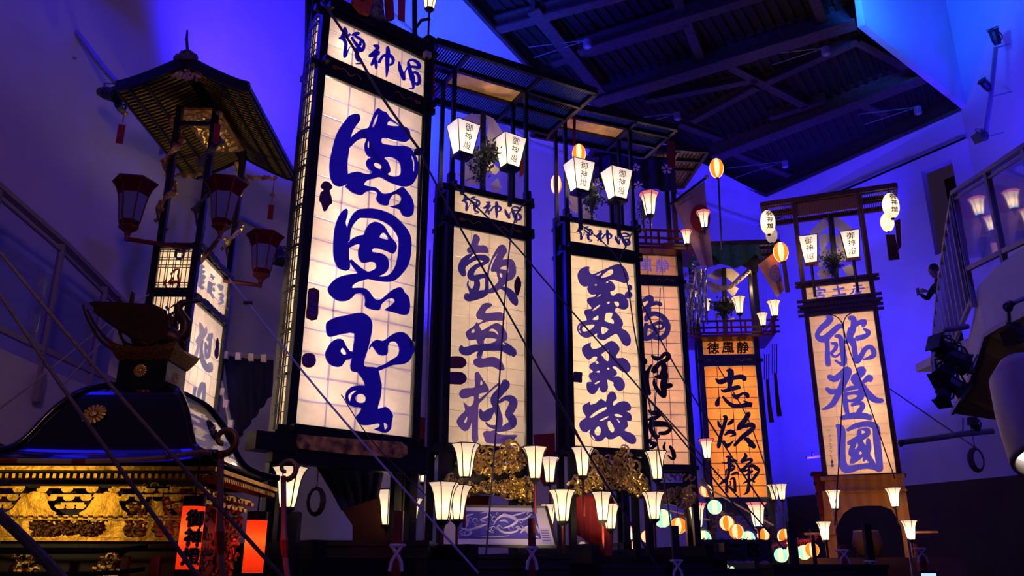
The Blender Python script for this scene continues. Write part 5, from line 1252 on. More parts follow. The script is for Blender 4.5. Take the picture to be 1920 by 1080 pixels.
plume('folded paper plume on the second float behind the leafy branch', cv(800, 180, 5.4, [
    [(305, 260), (460, 165), (545, 240), (540, 300), (360, 310), (330, 300)], [(600, 190), (680, 222), (780, 385), (700, 450), (610, 300)], [(480, 180), (600, 180), (600, 320), (540, 280)],
    [(620, 300), (740, 480), (750, 600), (680, 660), (600, 480)], [(300, 615), (400, 570), (470, 640), (370, 700)], [(390, 560), (560, 520), (560, 700), (420, 700)],
    [(315, 785), (400, 720), (500, 800), (360, 860)], [(390, 700), (540, 680), (540, 900), (390, 900)], [(600, 620), (740, 740), (700, 800), (600, 760)], [(640, 900), (720, 820), (760, 930), (690, 988)]]), 12.35, ((906, 214), (905, 356), .045))
plume('folded paper plume on the middle float left of its branch', cv(1020, 240, 4.5, [
    [(190, 380), (280, 350), (330, 430), (240, 520)], [(185, 570), (250, 500), (300, 560), (240, 640)], [(205, 660), (290, 570), (370, 640), (270, 720)], [(290, 700), (380, 660), (440, 770), (330, 765)], [(400, 450), (430, 470), (430, 520), (400, 520)]]), 14.5)
plume('white crossed paper plume on the brown float', cv(1420, 340, 4.91, [
    [(480, 470), (600, 345), (665, 395), (560, 500), (500, 500)], [(745, 330), (895, 445), (800, 475), (690, 395)], [(600, 335), (740, 330), (680, 400)], [(570, 500), (640, 470), (690, 515), (600, 640), (572, 600)], [(690, 515), (790, 470), (800, 520), (870, 660), (745, 600)],
    [(570, 640), (650, 600), (690, 650), (600, 760)], [(700, 640), (820, 560), (870, 700), (740, 760)], [(690, 550), (712, 560), (714, 630), (690, 620)], [(545, 850), (600, 780), (690, 850), (610, 925)], [(780, 800), (860, 760), (910, 825), (850, 900)], [(535, 760), (600, 740), (600, 790), (560, 790)]]), 18.35, ((1557, 403), (1568, 525), .05), mat=pbr('white_plume_paper', (.9, .8, .75), .8))
plume('tan paper plume tied with straw rope on the amber float', cv(1280, 430, 5.14, [
    [(230, 450), (330, 380), (390, 375), (390, 440), (330, 500)], [(390, 375), (480, 378), (550, 435), (480, 510), (400, 440)], [(245, 560), (330, 500), (400, 590), (300, 620)], [(420, 580), (480, 530), (540, 570), (490, 655)], [(310, 800), (350, 820), (320, 890)], [(440, 690), (490, 670), (500, 760), (450, 760)], [(440, 870), (500, 840), (495, 890), (470, 900)]]), 20.5, ((1357, 503), (1360, 626), .05))
def sprig(label, cx_, cy_, w_, h_, Y, n, mat=LEAF, size=.05, core=None, tips=None):
    o_ = at(cx_, cy_+h_*.5, Y); t = thing('leafy_branch', label, 'plant', o_, 0, 'leafy branches on the floats'); mb = MB(); st = MB()
    ends = []
    for k in range(16):
        a = random.uniform(-2.7, -.4); r = random.uniform(.5, 1)
        x1 = cx_+w_*.5*r*math.cos(a)*1.05; y1 = cy_+h_*.12+h_*.58*r*math.sin(a)+random.uniform(-.05, .35)*h_*.5
        x0, y0 = cx_+random.uniform(-2, 2), cy_+random.uniform(-.1, .5)*h_; yy = Y+random.uniform(-.18, .12)
        p, q = at(x0, y0, Y)-o_, at(x1, y1, yy)-o_; st.tube([p, (p+q)/2+V((0, 0, .04)), q], [.010, .006, .003], 4); ends.append((p, q))
    st.tube([at(cx_, cy_+h_*.5, Y)-o_, at(cx_, cy_-h_*.3, Y)-o_], .015, 5)
    for k in range(n):
        p, q = random.choice(ends); f = random.uniform(.2, 1.08); c = p+(q-p)*f+V([random.gauss(0, .045) for _ in range(3)])
        d = V([random.gauss(0, 1) for _ in range(3)]); d.z -= .2; d.normalize(); s_ = V([random.gauss(0, 1) for _ in range(3)]); s_ = (s_-d*s_.dot(d)).normalized(); z_ = size*random.uniform(.7, 1.2)
        mb.add([c, c+d*z_*.35+s_*z_*.26, c+d*z_*.75+s_*z_*.2, c+d*z_, c+d*z_*.75-s_*z_*.2, c+d*z_*.35-s_*z_*.26], [(0, 1, 2, 3, 4, 5)])
    obj('stems', st, DARKWOOD, t); obj('leaves', mb, mat, t, kind='stuff'); return t
sprig('leafy branch in front of the paper plume between the square lanterns', 909, 300, 78, 118, 12.1, 800, LEAF, .065)
sprig('leafy branch hanging between the square lanterns of the middle float', 1110, 370, 56, 110, 14.2, 560, LEAF, .065)
sprig('grey green branch tied before the white crossed plume', 1560, 492, 52, 56, 18.1, 420, LEAFL, .075)
sprig('dark green branch on the amber float below the straw rope', 1357, 575, 62, 62, 20.2, 600, LEAF, .09)
sprig('leafy branch beside the lamp under the cherry blossom curtain', 1207, 400, 34, 70, 16.3, 160, LEAF, .06)
# straw rope on the amber float
def twisted(name, pts, Y, r, label, mat=ROPE, cat='rope', strands=3, turns=9, group=None):
    P = smoothpts([tuple(at(x, y, Y)) for x, y in pts], 8); n = len(P); o_ = V(P[0])
    t = thing(name, label, cat, o_, 0, group)
    for s_ in range(strands):
        q = []
        for i, p in enumerate(P):
            a = 2*math.pi*(s_/strands+turns*i/n); q.append(V(p)-o_+V((0, math.cos(a), math.sin(a)))*r*.6)
        mb = MB(); mb.tube(q, r*.75, 6); obj('strand', mb, mat, t)
    return t
twisted('straw_rope', [(1326, 530), (1342, 537), (1356, 540), (1374, 534), (1392, 519), (1410, 503)], 20.1, .055, 'thick twisted straw rope slung across the amber float', pbr('straw', (.5, .38, .27), .8))
twisted('straw_rope', [(1318, 900), (1335, 935), (1352, 960), (1372, 978), (1392, 990)], 18.5, .05, 'rough straw rope slanting down through the lantern cluster', pbr('old_straw', (.30, .2, .14), .9), turns=14)
twisted('straw_rope', [(1262, 975), (1285, 970), (1305, 985), (1330, 1000)], 17.8, .04, 'rough straw rope beside the leftmost orange lantern', MATS['old_straw'], turns=8)

# red fringe garland and bamboo that carry the round lanterns
t = thing('lantern_bamboo', 'bamboo pole from which the round lantern cluster hangs', 'pole', at(1300, 900, 18.2)); A = at(1300, 900, 18.2)
mb = MB(); mb.tube([V((0, 0, 0)), at(1450, 985, 18.2)-A], .022, 6); mb.tube([at(1225, 950, 17.6)-A, at(1330, 975, 17.9)-A], .02, 6); obj('bamboo', mb, MATS['straw'], t)
t = thing('fringe_garland', 'pink red fringe garland above the right lantern row', 'garland', at(1448, 1020, 17.4)); A = at(1448, 1020, 17.4)
mb = MB(); P = [at(x, y, 17.4)-A for x, y in ((1446, 1024), (1462, 1018), (1480, 1012), (1500, 1014), (1518, 1012), (1530, 1006))]
mb.tube(P, .025, 6)
for k in range(200):
    i = random.randrange(5); p = P[i].lerp(P[i+1], random.random()); mb.beam(p, p+V((random.uniform(-.06, .06), random.uniform(-.06, .06), random.uniform(-.10, .06))), .01)
obj('fringe', mb, pbr('pink_red_fringe', (.5, .03, .08), .8), t, kind='stuff')
# ---- upper gallery, roof and curtain of the half hidden float
def gallery(K, z0, z1, u0, u1, y0, y1, mat, nb=7):
    for z in (z0, (z0*.55+z1*.45), z1):
        mb = MB(); e = .14
        mb.beam((u0-e, y0, z), (u1+e, y0, z), .035, .045); K.part('gallery_rail', mb, mat)
        for u in (u0, u1):
            mb = MB(); mb.beam((u, y0-e, z), (u, y1, z), .035, .045); K.part('gallery_rail', mb, mat)
    for k in range(nb):
        u = u0+(u1-u0)*k/(nb-1); mb = MB(); mb.rng((u-.022, y0-.022, z0), (u+.022, y0+.022, z1)); K.part('baluster', mb, mat)
    for u in (u0, u1):
        mb = MB(); mb.rng((u-.04, y0-.04, z0-.05), (u+.04, y0+.04, z1+.08)); K.part('corner_post', mb, mat)
    mb = MB(); mb.rng((u0, y0, z0-.10), (u1, y1, z0-.04)); K.part('gallery_floor', mb, mat)
zg0 = K4.px(1290, 462, -.35).z; zg1 = K4.px(1290, 436, -.35).z
gallery(K4, zg0, zg1, -.95, .98, -.4, .85, REDL, 8)
zr4 = K4.px(1268, 300, 0).z
for u in (-.62, .66):
    for y in (0, .45):
        mb = MB(); mb.rng((u-.045, y-.045, 8.2), (u+.045, y+.045, zr4)); K4.part('roof_post', mb, LACQ)
RAFT2 = pbr('warm_rafters', (.50, .26, .14), .6)  # tan puts warm lamp light on the roof undersides into the colour
K4.roof(-1.15, 1.35, -.45, 1.35, zr4, .7, 0, .46, DARKWOOD, step=.085, slat=.045, gold=False, rise=.3)
mb = MB(); mb.rng((-1.15, -.45, zr4+.09), (1.35, 1.35, zr4+.11)); K4.part('roof_board', mb, RAFT2)
bulb(K4.root, (.9, .6, zr4-1.3), 40, .1, (1, .55, .3))
mb = MB()
NU = 30; vs = []; fs = []
zt, zb_ = zr4-.05, K4.px(1262, 362, -.1).z
for j in range(9):
    for i in range(NU+1):
        u = -1.0+1.72*i/NU; sag = .22*math.sin(math.pi*i/NU)
        vs.append((u, -.12+.05*math.sin(i*1.1), zt+(zb_+sag*.3-zt)*j/8))
for j in range(8):
    for i in range(NU): a = j*(NU+1)+i; fs.append((a, a+1, a+NU+2, a+NU+1))
mb.add(vs, fs); K4.part('blossom_curtain', mb, NAVY, 'navy curtain with pale cherry blossoms', smooth=True)
BLOS = pbr('pale_pink_print', (.9, .62, .72), .8)
for (x, y, r) in ((1250, 317, .14), (1197, 347, .11), (1192, 314, .11), (1122, 345, .10), (1168, 372, .09)):
    c = K4.px(x, y, -.2); mb = MB()
    for k in range(5):
        a = math.pi/2+k*2*math.pi/5
        f = lambda rr, da: V((c.x+rr*r*math.cos(a+da), -.2, c.z+rr*r*math.sin(a+da)))
        mb.add([f(.12, 0), f(.55, -.42), f(.9, -.32), f(.82, 0), f(.9, .32), f(.55, .42)], [(0, 1, 2, 3, 4, 5)])
    K4.part('cherry_blossom', mb, BLOS)
# red sun flag
def flag(label, top, bot, Y, mat, crest, cmat, name='flag', lines=True):
    A, B, C_, D_ = [at(x, y, Y) for x, y in (top[0], top[1], bot[1], bot[0])]
    t = thing(name, label, 'flag', A)
    mb = MB(); vs = []; fs = []; nu, nv = 12, 12
    for j in range(nv+1):
        for i in range(nu+1):
            u, v = i/nu, j/nv; p = (A*(1-u)+B*u)*(1-v)+(D_*(1-u)+C_*u)*v; vs.append(p-A+V((0, .05*math.sin(u*9+v*2)*(.2+v), 0)))
    for j in range(nv):
        for i in range(nu): a = j*(nu+1)+i; fs.append((a, a+1, a+nu+2, a+nu+1))
    mb.add(vs, fs); obj('flag_cloth', mb, mat, t, smooth=True)
    x, y, rx, ry = crest; mb = MB(); P = [at(x+rx*math.cos(q*.3927), y+ry*math.sin(q*.3927), Y-.07)-A for q in range(16)]
    mb.add(P+[p+V((0, .004, 0)) for p in P], [tuple(range(16)), tuple(range(16, 32))[::-1]]+[(i, (i+1) % 16, 16+(i+1) % 16, 16+i) for i in range(16)]); obj('crest_disc', mb, cmat, t)
    return t, A
t, A = flag('faded pink flag with a red sun disc on a slanting pole', ((1262, 380), (1321, 340)), ((1316, 500), (1336, 500)), 16.2, PINKC, (1313, 409, 19, 26), RED)
mb = MB(); mb.tube([at(1255, 385, 16.2)-A, at(1324, 333, 16.2)-A], .03, 6); obj('flag_pole', mb, DARKWOOD, t)
mb = MB(); mb.lathe([(.001, -.05), (.045, -.03), (.05, 0), (.045, .03), (.001, .05)], 10, at(1325, 332, 16.2)-A); obj('pole_ball', mb, GOLD, t)
mb = MB()
for r_, (xa, ya, n) in enumerate(((1270, 378, 11), (1273, 384, 9))):
    for k in range(n):
        f = k/n; x = xa+27*f; y = ya-17*f
        c = at(x, y, 16.1)-A; mb.box(c, (.012, .004, .03)); mb.box(c+V((.006, 0, -.006)), (.026, .004, .009))
obj('flag_lettering', mb, INKD, t)
t, A = flag('tan flag with a dark swirled crest hanging under the striped lantern', ((1421, 497), (1455, 471)), ((1458, 557), (1469, 545)), 19.4, TANC, (1453, 512, 10, 16), INKB)
mb = MB()
for q in range(3):
    a = q*2.09; pts = [at(1453+ (2+k*.9)*math.cos(a+k*.45), 512+(3+k*1.5)*math.sin(a+k*.45), 19.30)-A for k in range(8)]; mb.tube(pts, [.02, .018, .016, .014, .012, .01, .008, .006], 5)
obj('crest_swirls', mb, TANC, t)
mb = MB(); mb.tube([at(1415, 500, 19.45)-A, at(1460, 465, 19.45)-A], .02, 5); obj('flag_pole', mb, DARKWOOD, t)
t = thing('lantern_tassel', 'brown cord tassel below the striped lantern of the amber float', 'tassel', at(1470, 492, 19.2)); A = at(1470, 492, 19.2)
mb = MB(); mb.tube([V((0, 0, 0)), at(1473, 515, 19.2)-A, at(1477, 547, 19.2)-A], [.05, .055, .06], 8); obj('fringe', mb, pbr('brown_fringe', (.16, .08, .08), .9, noise=.4, nscale=60), t)
mb = MB(); mb.lathe([(.04, .05), (.06, .02), (.05, -.01)], 8, (0, 0, 0)); obj('tassel_cap', mb, DARKWOOD, t)
# ---- amber float roof, drape, gallery
z5 = K5.px(1400, 458, -.3).z
K5.roof(-1.45, 1.42, -.3, 1.0, z5, .75, .0, .5, DARKWOOD, step=.10, slat=.05, gold=False, rise=.2)
mb = MB(); mb.rng((-1.45, -.3, z5+.09), (1.42, 1.0, z5+.11)); K5.part('roof_board', mb, RAFT2)
mb = MB(); mb.rng((-1.45, -.33, z5-.02), (1.44, -.28, z5+.1)); K5.part('front_eave', mb, LACQ)
bulb(K5.root, (.9, .2, z5-.9), 25, .1, (1, .65, .32))
for u in (-.70, .80):
    for y in (0, .48):
        mb = MB(); mb.rng((u-.06, y-.06, 7.1), (u+.06, y+.06, z5)); K5.part('roof_post', mb, LACQ)
mb = MB(); zs = z5-.02; NU = 28; vs = []; fs = []
for j in range(7):
    for i in range(NU+1):
        f = i/NU; u = -1.15+2.1*f; sc_ = .28+.34*abs(math.sin(f*math.pi*2+.5))
        vs.append((u, -.36+.06*math.sin(i*1.4)-.05*(j/6), zs-sc_*j/6-.02))
for j in range(6):
    for i in range(NU): a = j*(NU+1)+i; fs.append((a, a+1, a+NU+2, a+NU+1))
mb.add(vs, fs); K5.part('swag_drape', mb, TEAL, 'teal drape gathered under the roof', smooth=True)
mb = MB(); mb.prism([[(-1.05, z5-.3), (-.3, z5-.55), (.2, z5-.4), (.85, z5-.75), (.9, z5-.2), (-1.0, z5-.1)]], V((0, -.25, 0)), V((1, 0, 0)), V((0, 0, 1)), V((0, .03, 0))); K5.part('black_drape', mb, BLACKM)
zz0 = K5.px(1400, 624, -.4).z; zz1 = K5.px(1400, 602, -.4).z
gallery(K5, zz0, zz1, -.95, 1.05, -.45, .8, REDL, 7)
# silver streamers
for (x0, x1, y0, y1, Y, lab) in ((1299, 1327, 486, 616, 19.0, 'nearer'), (1281, 1300, 512, 632, 19.6, 'farther')):
    o_ = at((x0+x1)/2, y0+15, Y); t = thing('foil_streamer_ball', '%s silver foil ball with long streamers left of the amber float' % lab, 'decoration', o_, 0, 'silver foil streamers')
    mb = MB()
    for k in range(60):
        a, b = random.uniform(0, 6.28), random.uniform(-1.4, 1.4); r = .16+random.uniform(0, .05)
        mb.lathe([(.001, -.035), (.035, 0), (.001, .035)], 5, (r*math.cos(a)*math.cos(b), r*math.sin(a)*math.cos(b), r*math.sin(b)))
    obj('foil_ball', mb, SILV, t, kind='stuff'); mb = MB()
    for k in range(34):
        x = x0+2+(x1-x0-4)*random.random(); yy = Y+random.uniform(-.12, .12); e = y1-random.uniform(0, 35)
        a, b = at(x, y0+18, yy)-o_, at(x+random.uniform(-2, 2), e, yy)-o_
        n = 8; P = [a+(b-a)*i/n for i in range(n+1)]
        for i in range(n):
            w_ = V((.018*math.cos(i*1.1+k), .018*math.sin(i*1.1+k), 0)); w2 = V((.018*math.cos((i+1)*1.1+k), .018*math.sin((i+1)*1.1+k), 0)); mb.quad(P[i]-w_, P[i]+w_, P[i+1]+w2, P[i+1]-w2)
    obj('streamers', mb, SILV, t, kind='stuff')
# pole under the high striped lantern
t = thing('lantern_pole', 'thin pole holding the high striped lantern', 'pole', at(1353, 470, 17.5)); A = at(1353, 470, 17.5)
mb = MB(); mb.tube([V((0, 0, 0)), at(1347, 334, 17.5)-A], .022, 6); obj('shaft', mb, BLACKM, t)

# ---- gilded carvings under the float panels
def carving(K, polys, n, yl, name='gilded_carving', mat=None, r=(.018, .05), label='gilded deep relief carving of clouds and figures'):
    def inside(x, y, P):
        c = False
        for i in range(len(P)):
            (x0, y0), (x1, y1) = P[i-1], P[i]
            if (y0 > y) != (y1 > y) and x < (x1-x0)*(y-y0)/(y1-y0)+x0: c = not c
        return c
    mb = MB()
    for P in polys:
        xs_ = [p[0] for p in P]; ys_ = [p[1] for p in P]; m_ = 0
        while m_ < n:
            x, y = random.uniform(min(xs_), max(xs_)), random.uniform(min(ys_), max(ys_))
            if not inside(x, y, P): continue
            m_ += 1; c = K.px(x, y, yl+random.uniform(-.05, .03)); q = random.uniform(*r)*(2.0 if m_ % 9 == 0 else 1); a = random.uniform(0, 6.28)
            if m_ % 3 == 0:
                dd = random.choice((-1, 1)); pts = [(c.x+q*1.7*(1-t_*.1)*math.cos(a+dd*t_*.5), c.y-.02*math.sin(t_), c.z+q*1.7*(1-t_*.1)*math.sin(a+dd*t_*.5)) for t_ in range(8)]
                mb.tube(pts, [q*.38*(1-t_*.08) for t_ in range(8)], 5)
            elif m_ % 3 == 1:
                d = V((math.cos(a), random.uniform(-.5, .3), math.sin(a)))*q*1.8; mb.tube([c-d*.5, c, c+d*.6], [q*.15, q*.5, q*.12], 6)
            else: mb.lathe([(.001, -q), (q*.8, -.5*q), (q*.85, .3*q), (.001, q*.9)], 7, c)
    return K.part(name, mb, mat or GOLD, label, kind='stuff')
def bankboard(K, P, yl):
    mb = MB(); L = [K.px(x, y, yl) for x, y in P]; mb.prism([[(p.x, p.z) for p in L]], V((0, yl, 0)), V((1, 0, 0)), V((0, 0, 1)), V((0, .03, 0))); K.part('carving_ground', mb, LACQ)
P2a = [(852, 862), (868, 850), (885, 845), (905, 835), (925, 848), (945, 838), (962, 834), (980, 850), (988, 866), (977, 882), (940, 884), (915, 890), (900, 880), (860, 876)]
P2b = [(834, 898), (850, 892), (858, 900), (880, 908), (920, 905), (945, 899), (968, 899), (992, 892), (997, 912), (997, 945), (984, 948), (966, 936), (945, 926), (905, 922), (872, 926), (838, 914)]
bankboard(K2, [(830, 848), (996, 856), (1000, 950), (985, 950), (966, 940), (945, 930), (905, 927), (860, 932), (828, 940)], -.02)
carving(K2, [P2a, P2b], 460, -.12, r=(.012, .036))
P3a = [(1076, 892), (1090, 885), (1108, 865), (1120, 850), (1140, 858), (1160, 852), (1163, 838), (1170, 836), (1174, 855), (1186, 862), (1190, 872), (1172, 880), (1200, 886), (1214, 896), (1216, 925), (1200, 932), (1182, 922), (1150, 916), (1110, 920), (1090, 926), (1074, 926)]
bankboard(K3, [(1074, 850), (1218, 860), (1222, 935), (1200, 935), (1150, 920), (1105, 925), (1074, 935)], -.02)
carving(K3, [P3a], 760, -.12, r=(.012, .038))
P4a = [(1236, 922), (1262, 915), (1300, 918), (1303, 945), (1282, 948), (1262, 940), (1240, 938)]
carving(K4, [P4a], 200, -.12); bankboard(K4, [(1232, 905), (1304, 905), (1306, 950), (1280, 950), (1240, 942)], -.05)
mb = MB()
for k in range(7): mb.tube([K4.px(1244+k*9+5*math.cos(a*.7), 895+6*math.sin(a*.7+k), -.14) for a in range(7)], .018, 5)
K4.part('wave_carving', mb, pbr('dim_gilt', (.35, .2, .13), .5, .5), kind='stuff')
P5a = [(1335, 968), (1440, 966), (1440, 990), (1335, 992)]
carving(K5, [P5a], 120, -.1, mat=pbr('brown_carving', (.25, .13, .08), .6), label='brown carved board under the amber float'); bankboard(K5, [(1325, 940), (1445, 938), (1448, 966), (1328, 968)], -.1)
light('carving_spot', 'SPOT', (.6, 9.0, 1.9), 260, (1, .74, .36), (.0, 12.0, 2.75), .05, 40, .8)
light('carving_spot', 'SPOT', (1.1, 11.4, 1.9), 260, (1, .74, .36), (1.7, 14.0, 2.95), .05, 40, .8)

# ---- doll on top of the tallest float
dl = thing('festival_doll', 'robed doll in orange and grey standing on the tallest float, cut off above', 'doll', KA.W((-.13, -.02, KA.c+.22)), KA.yaw)
mb = MB(); mb.lathe([(.17, 0), (.15, .12), (.12, .35), (.13, .55), (.15, .7)], 12); obj('skirt', mb, pbr('grey_patterned_robe', (.20, .19, .13), .8, col2=(.02, .02, .02), nscale=12), dl, smooth=True)
ORR = pbr('orange_robe', (.55, .09, .02), .8, noise=.35, nscale=9)
mb = MB(); mb.prism([[(-.36, .02), (-.24, -.08), (-.12, -.06), (-.03, .45), (-.05, .75), (-.25, .75)]], V((0, -.14, 0)), V((1, 0, 0)), V((0, 0, 1)), V((0, .05, 0))); mb.prism([[(-.05, .30), (.02, .2), (.06, .75), (-.06, .75)]], V((0, -.17, 0)), V((1, 0, 0)), V((0, 0, 1)), V((0, .05, 0))); obj('robe_panel', mb, ORR, dl)
mb = MB(); mb.prism([[(.08, .7), (.16, .7), (.24, .05), (.14, -.02), (.10, .3)]], V((0, -.15, 0)), V((1, 0, 0)), V((0, 0, 1)), V((0, .05, 0))); obj('sash', mb, RED, dl)
mb = MB(); mb.beam((-.26, -.18, .08), (-.05, -.18, .6), .03, .04); obj('sword_sheath', mb, BLACKM, dl)
mb = MB(); mb.lathe([(.05, .7), (.17, .78), (.16, 1.1), (.07, 1.2), (.06, 1.25), (.09, 1.3), (.10, 1.42), (.05, 1.5)], 12); obj('upper_body', mb, ORR, dl, smooth=True)
# top posts and braces of the tallest float
mb = MB(); a, b = KA.px(778, 130, .1), KA.px(777, -60, .1); mb.tube([a, b], .035, 8); KA.part('mast', mb, LACQ)
mb = MB(); a, b = KA.px(800, 100, -.12), KA.px(775, 640, -.12); mb.tube([a, b], .018, 6); KA.part('stay_pole', mb, LACQ)
mb = MB(); mb.tube([KA.px(778, 55, .1), KA.px(790, 38, .0), KA.px(806, 35, -.12)], .022, 6); mb.tube([KA.px(779, 85, .1), KA.px(805, 66, -.12)], .022, 6); KA.part('mast_brace', mb, LACQ)
mb = MB(); mb.box(KA.px(801, 103, -.14), (.09, .08, .07)); KA.part('rope_binding', mb, ROPE)
mb = MB(); mb.tube([KA.px(576, 200, .35), KA.px(578, -30, .35)], .04, 8); mb.tube([KA.px(578, 20, .35), KA.px(600, 8, .1)], .03, 6); KA.part('rear_mast', mb, LACQ)
# ================================================================ balconies
GLASS = bpy.data.materials.new('parapet_glass'); GLASS.use_nodes = True; nt = GLASS.node_tree; nt.nodes.clear()
o_ = nt.nodes.new('ShaderNodeOutputMaterial'); g_ = nt.nodes.new('ShaderNodeBsdfGlossy'); g_.inputs['Roughness'].default_value = .03; g_.inputs[0].default_value = (.9, .9, 1, 1)
tr_ = nt.nodes.new('ShaderNodeBsdfTransparent'); tr_.inputs[0].default_value = (.72, .76, .95, 1); fr_ = nt.nodes.new('ShaderNodeFresnel'); fr_.inputs[0].default_value = 1.6
mx_ = nt.nodes.new('ShaderNodeMixShader'); ad = nt.nodes.new('ShaderNodeMath'); ad.operation = 'ADD'; ad.inputs[1].default_value = .05
nt.links.new(fr_.outputs[0], ad.inputs[0]); ml = nt.nodes.new('ShaderNodeMath'); ml.operation = 'MULTIPLY'; ml.inputs[1].default_value = .45; nt.links.new(ad.outputs[0], ml.inputs[0]); nt.links.new(ml.outputs[0], mx_.inputs[0]); nt.links.new(tr_.outputs[0], mx_.inputs[1]); nt.links.new(g_.outputs[0], mx_.inputs[2]); nt.links.new(mx_.outputs[0], o_.inputs[0])
RAILM = pbr('painted_rail', (.30, .26, .30), .5)
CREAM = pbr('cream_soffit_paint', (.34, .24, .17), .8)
# left: descending walkway with a glass parapet
LB = [(-160, 205, 6.9), (0, 352, 7.8), (118, 455, 8.6), (198, 535, 9.3), (262, 600, 10.0), (330, 655, 10.7)]
LG = [(-160, 500, 6.9), (0, 592, 7.8), (92, 655, 8.6), (170, 695, 9.3), (250, 728, 10.0), (330, 760, 10.7)]
lb = thing('glass_parapet', 'glass parapet with pale handrail sloping down along the left wall', 'railing', at(*LB[1]))
A = at(*LB[1])
TP = [at(*q)-A for q in LB]; BT = [V((t.x, t.y, (at(*g)-A).z)) for t, g in zip(TP, LG)]
for i in range(len(TP)-1):
    mb = MB(); mb.quad(BT[i], BT[i+1], TP[i+1]+V((0, 0, -.08)), TP[i]+V((0, 0, -.08))); obj('glass_pane', mb, GLASS, lb)
mb = MB()
for a, b in zip(TP, TP[1:]): mb.beam(a, b, .10, .05); 
obj('handrail', mb, RAILM, lb)
mb = MB()
for a, b in zip(TP, TP[1:]): mb.beam(a+V((0, 0, -.10)), b+V((0, 0, -.10)), .04, .03)
obj('glass_channel', mb, RAILM, lb)
mb = MB()
for a, b in zip(BT, BT[1:]): mb.beam(a, b, .05, .06)
obj('bottom_rail', mb, RAILM, lb)
for a, b in zip(TP, BT):
    mb = MB(); mb.beam(a, b+V((0, 0, -.42)), .035, .07, (1, 0, 0)); obj('baluster_post', mb, RAILM, lb)
    mb = MB(); mb.box(b+V((.06, -.03, -.42)), (.06, .10, .30)); obj('post_bracket', mb, RAILM, lb)
mb = MB(); W = [A+b for b in BT]
for i in range(len(W)-1):
    a, b = W[i]+V((0, 0, -.18)), W[i+1]+V((0, 0, -.18)); dn = V((0, 0, -.95)); bk_ = V((-1.3, .4, 0))
    mb.quad(a+dn, b+dn, b, a); mb.quad(a+dn, b+dn, b+dn+bk_, a+dn+bk_); mb.quad(a, b, b+bk_, a+bk_)
struct('balcony_left', mb, WHITE)
mb = MB()
for i in range(len(W)-1):
    a, b = W[i]+V((.02, -.02, -1.15)), W[i+1]+V((.02, -.02, -1.15)); dn = V((0, 0, -.10)); mb.beam(a, b, .04, .14)
struct('trim_31', mb, GREYW)
# right: curved stair balcony
RT = [(2000, 222, 7.2), (1920, 275, 8.0), (1850, 322, 9.0), (1787, 362, 10.0)]
RB = [(2000, 400, 7.2), (1920, 436, 8.0), (1868, 472, 9.0), (1822, 505, 10.0)]
A = at(*RT[-1]); rb_ = thing('stair_parapet', 'pale stair railing with glass panes on the right balcony', 'railing', A)
TP = [at(*q)-A for q in RT]; BT = [V((t.x, t.y, (at(*g)-A).z)) for t, g in zip(TP, RB)]
for i in range(len(TP)-1):
    mb = MB(); mb.quad(BT[i], BT[i+1], TP[i+1], TP[i]); obj('glass_pane', mb, GLASS, rb_)
for off, (w_, h_) in ((0, (.08, .05)), (-.09, (.03, .03))):
    mb = MB()
    for a, b in zip(TP, TP[1:]): mb.beam(a+V((0, 0, off)), b+V((0, 0, off)), w_, h_)
    obj('handrail', mb, RAILM, rb_)
mb = MB()
for a, b in zip(BT, BT[1:]): mb.beam(a, b, .05, .06)
obj('bottom_rail', mb, RAILM, rb_)
for a, b in zip(TP, BT):
    mb = MB(); mb.beam(a, b+V((0, 0, -.5)), .05, .07, (1, 0, 0)); obj('baluster_post', mb, RAILM, rb_)
ST = [(1787, 362, 10.0), (1776, 430, 11.0), (1766, 500, 12.0), (1758, 560, 13.0), (1752, 620, 14.0), (1748, 680, 15.0)]
SBm = [(1828, 560, 10.0), (1818, 600, 11.0), (1806, 640, 12.0), (1796, 675, 13.0), (1785, 705, 14.0), (1775, 735, 15.0)]
TP = [at(*q)-A for q in ST]; BT = [V((t.x, t.y, (at(*g)-A).z)) for t, g in zip(TP, SBm)]
mb = MB()
for a, b in zip(TP, TP[1:]): mb.beam(a, b, .06, .05)
obj('handrail', mb, RAILM, rb_)
mb = MB()
for a, b in zip(BT, BT[1:]): mb.beam(a, b, .05, .05)
obj('bottom_rail', mb, RAILM, rb_)
SLATM = pbr('lilac_slat', (.42, .38, .50), .6)
for k in range(14):
    f = k/13*5; i = min(int(f), 4); f -= i; a = TP[i].lerp(TP[i+1], f); b = BT[i].lerp(BT[i+1], f); mb = MB(); mb.beam(a, b, .03, .07, (1, 0, 0)); obj('baluster', mb, SLATM, rb_)
# fascia and underside
FT = [(2000, 425, 7.2), (1920, 462, 8.0), (1868, 500, 9.0), (1832, 540, 10.0), (1826, 590, 11.0), (1815, 640, 12.0), (1803, 680, 13.0), (1790, 715, 14.0)]
FB = [(2000, 560, 7.0), (1920, 590, 7.8), (1878, 610, 8.6), (1848, 628, 9.2), (1838, 660, 9.6), (1822, 705, 10.0), (1803, 745, 10.4), (1785, 775, 10.8)]
P_, Q_ = [at(*q) for q in FT], [at(*q) for q in FB]
mb = MB()
for i in range(7): mb.quad(Q_[i], Q_[i+1], P_[i+1], P_[i])
struct('balcony_right', mb, WHITE)
mb = MB()
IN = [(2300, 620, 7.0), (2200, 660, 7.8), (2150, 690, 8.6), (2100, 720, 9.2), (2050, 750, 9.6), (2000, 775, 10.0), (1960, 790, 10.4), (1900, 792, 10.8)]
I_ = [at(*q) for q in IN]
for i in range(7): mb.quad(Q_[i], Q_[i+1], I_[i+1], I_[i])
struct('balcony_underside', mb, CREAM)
mb = MB()
for i in range(7): mb.beam(Q_[i], Q_[i+1], .04, .05)
struct('trim_32', mb, RAILM)
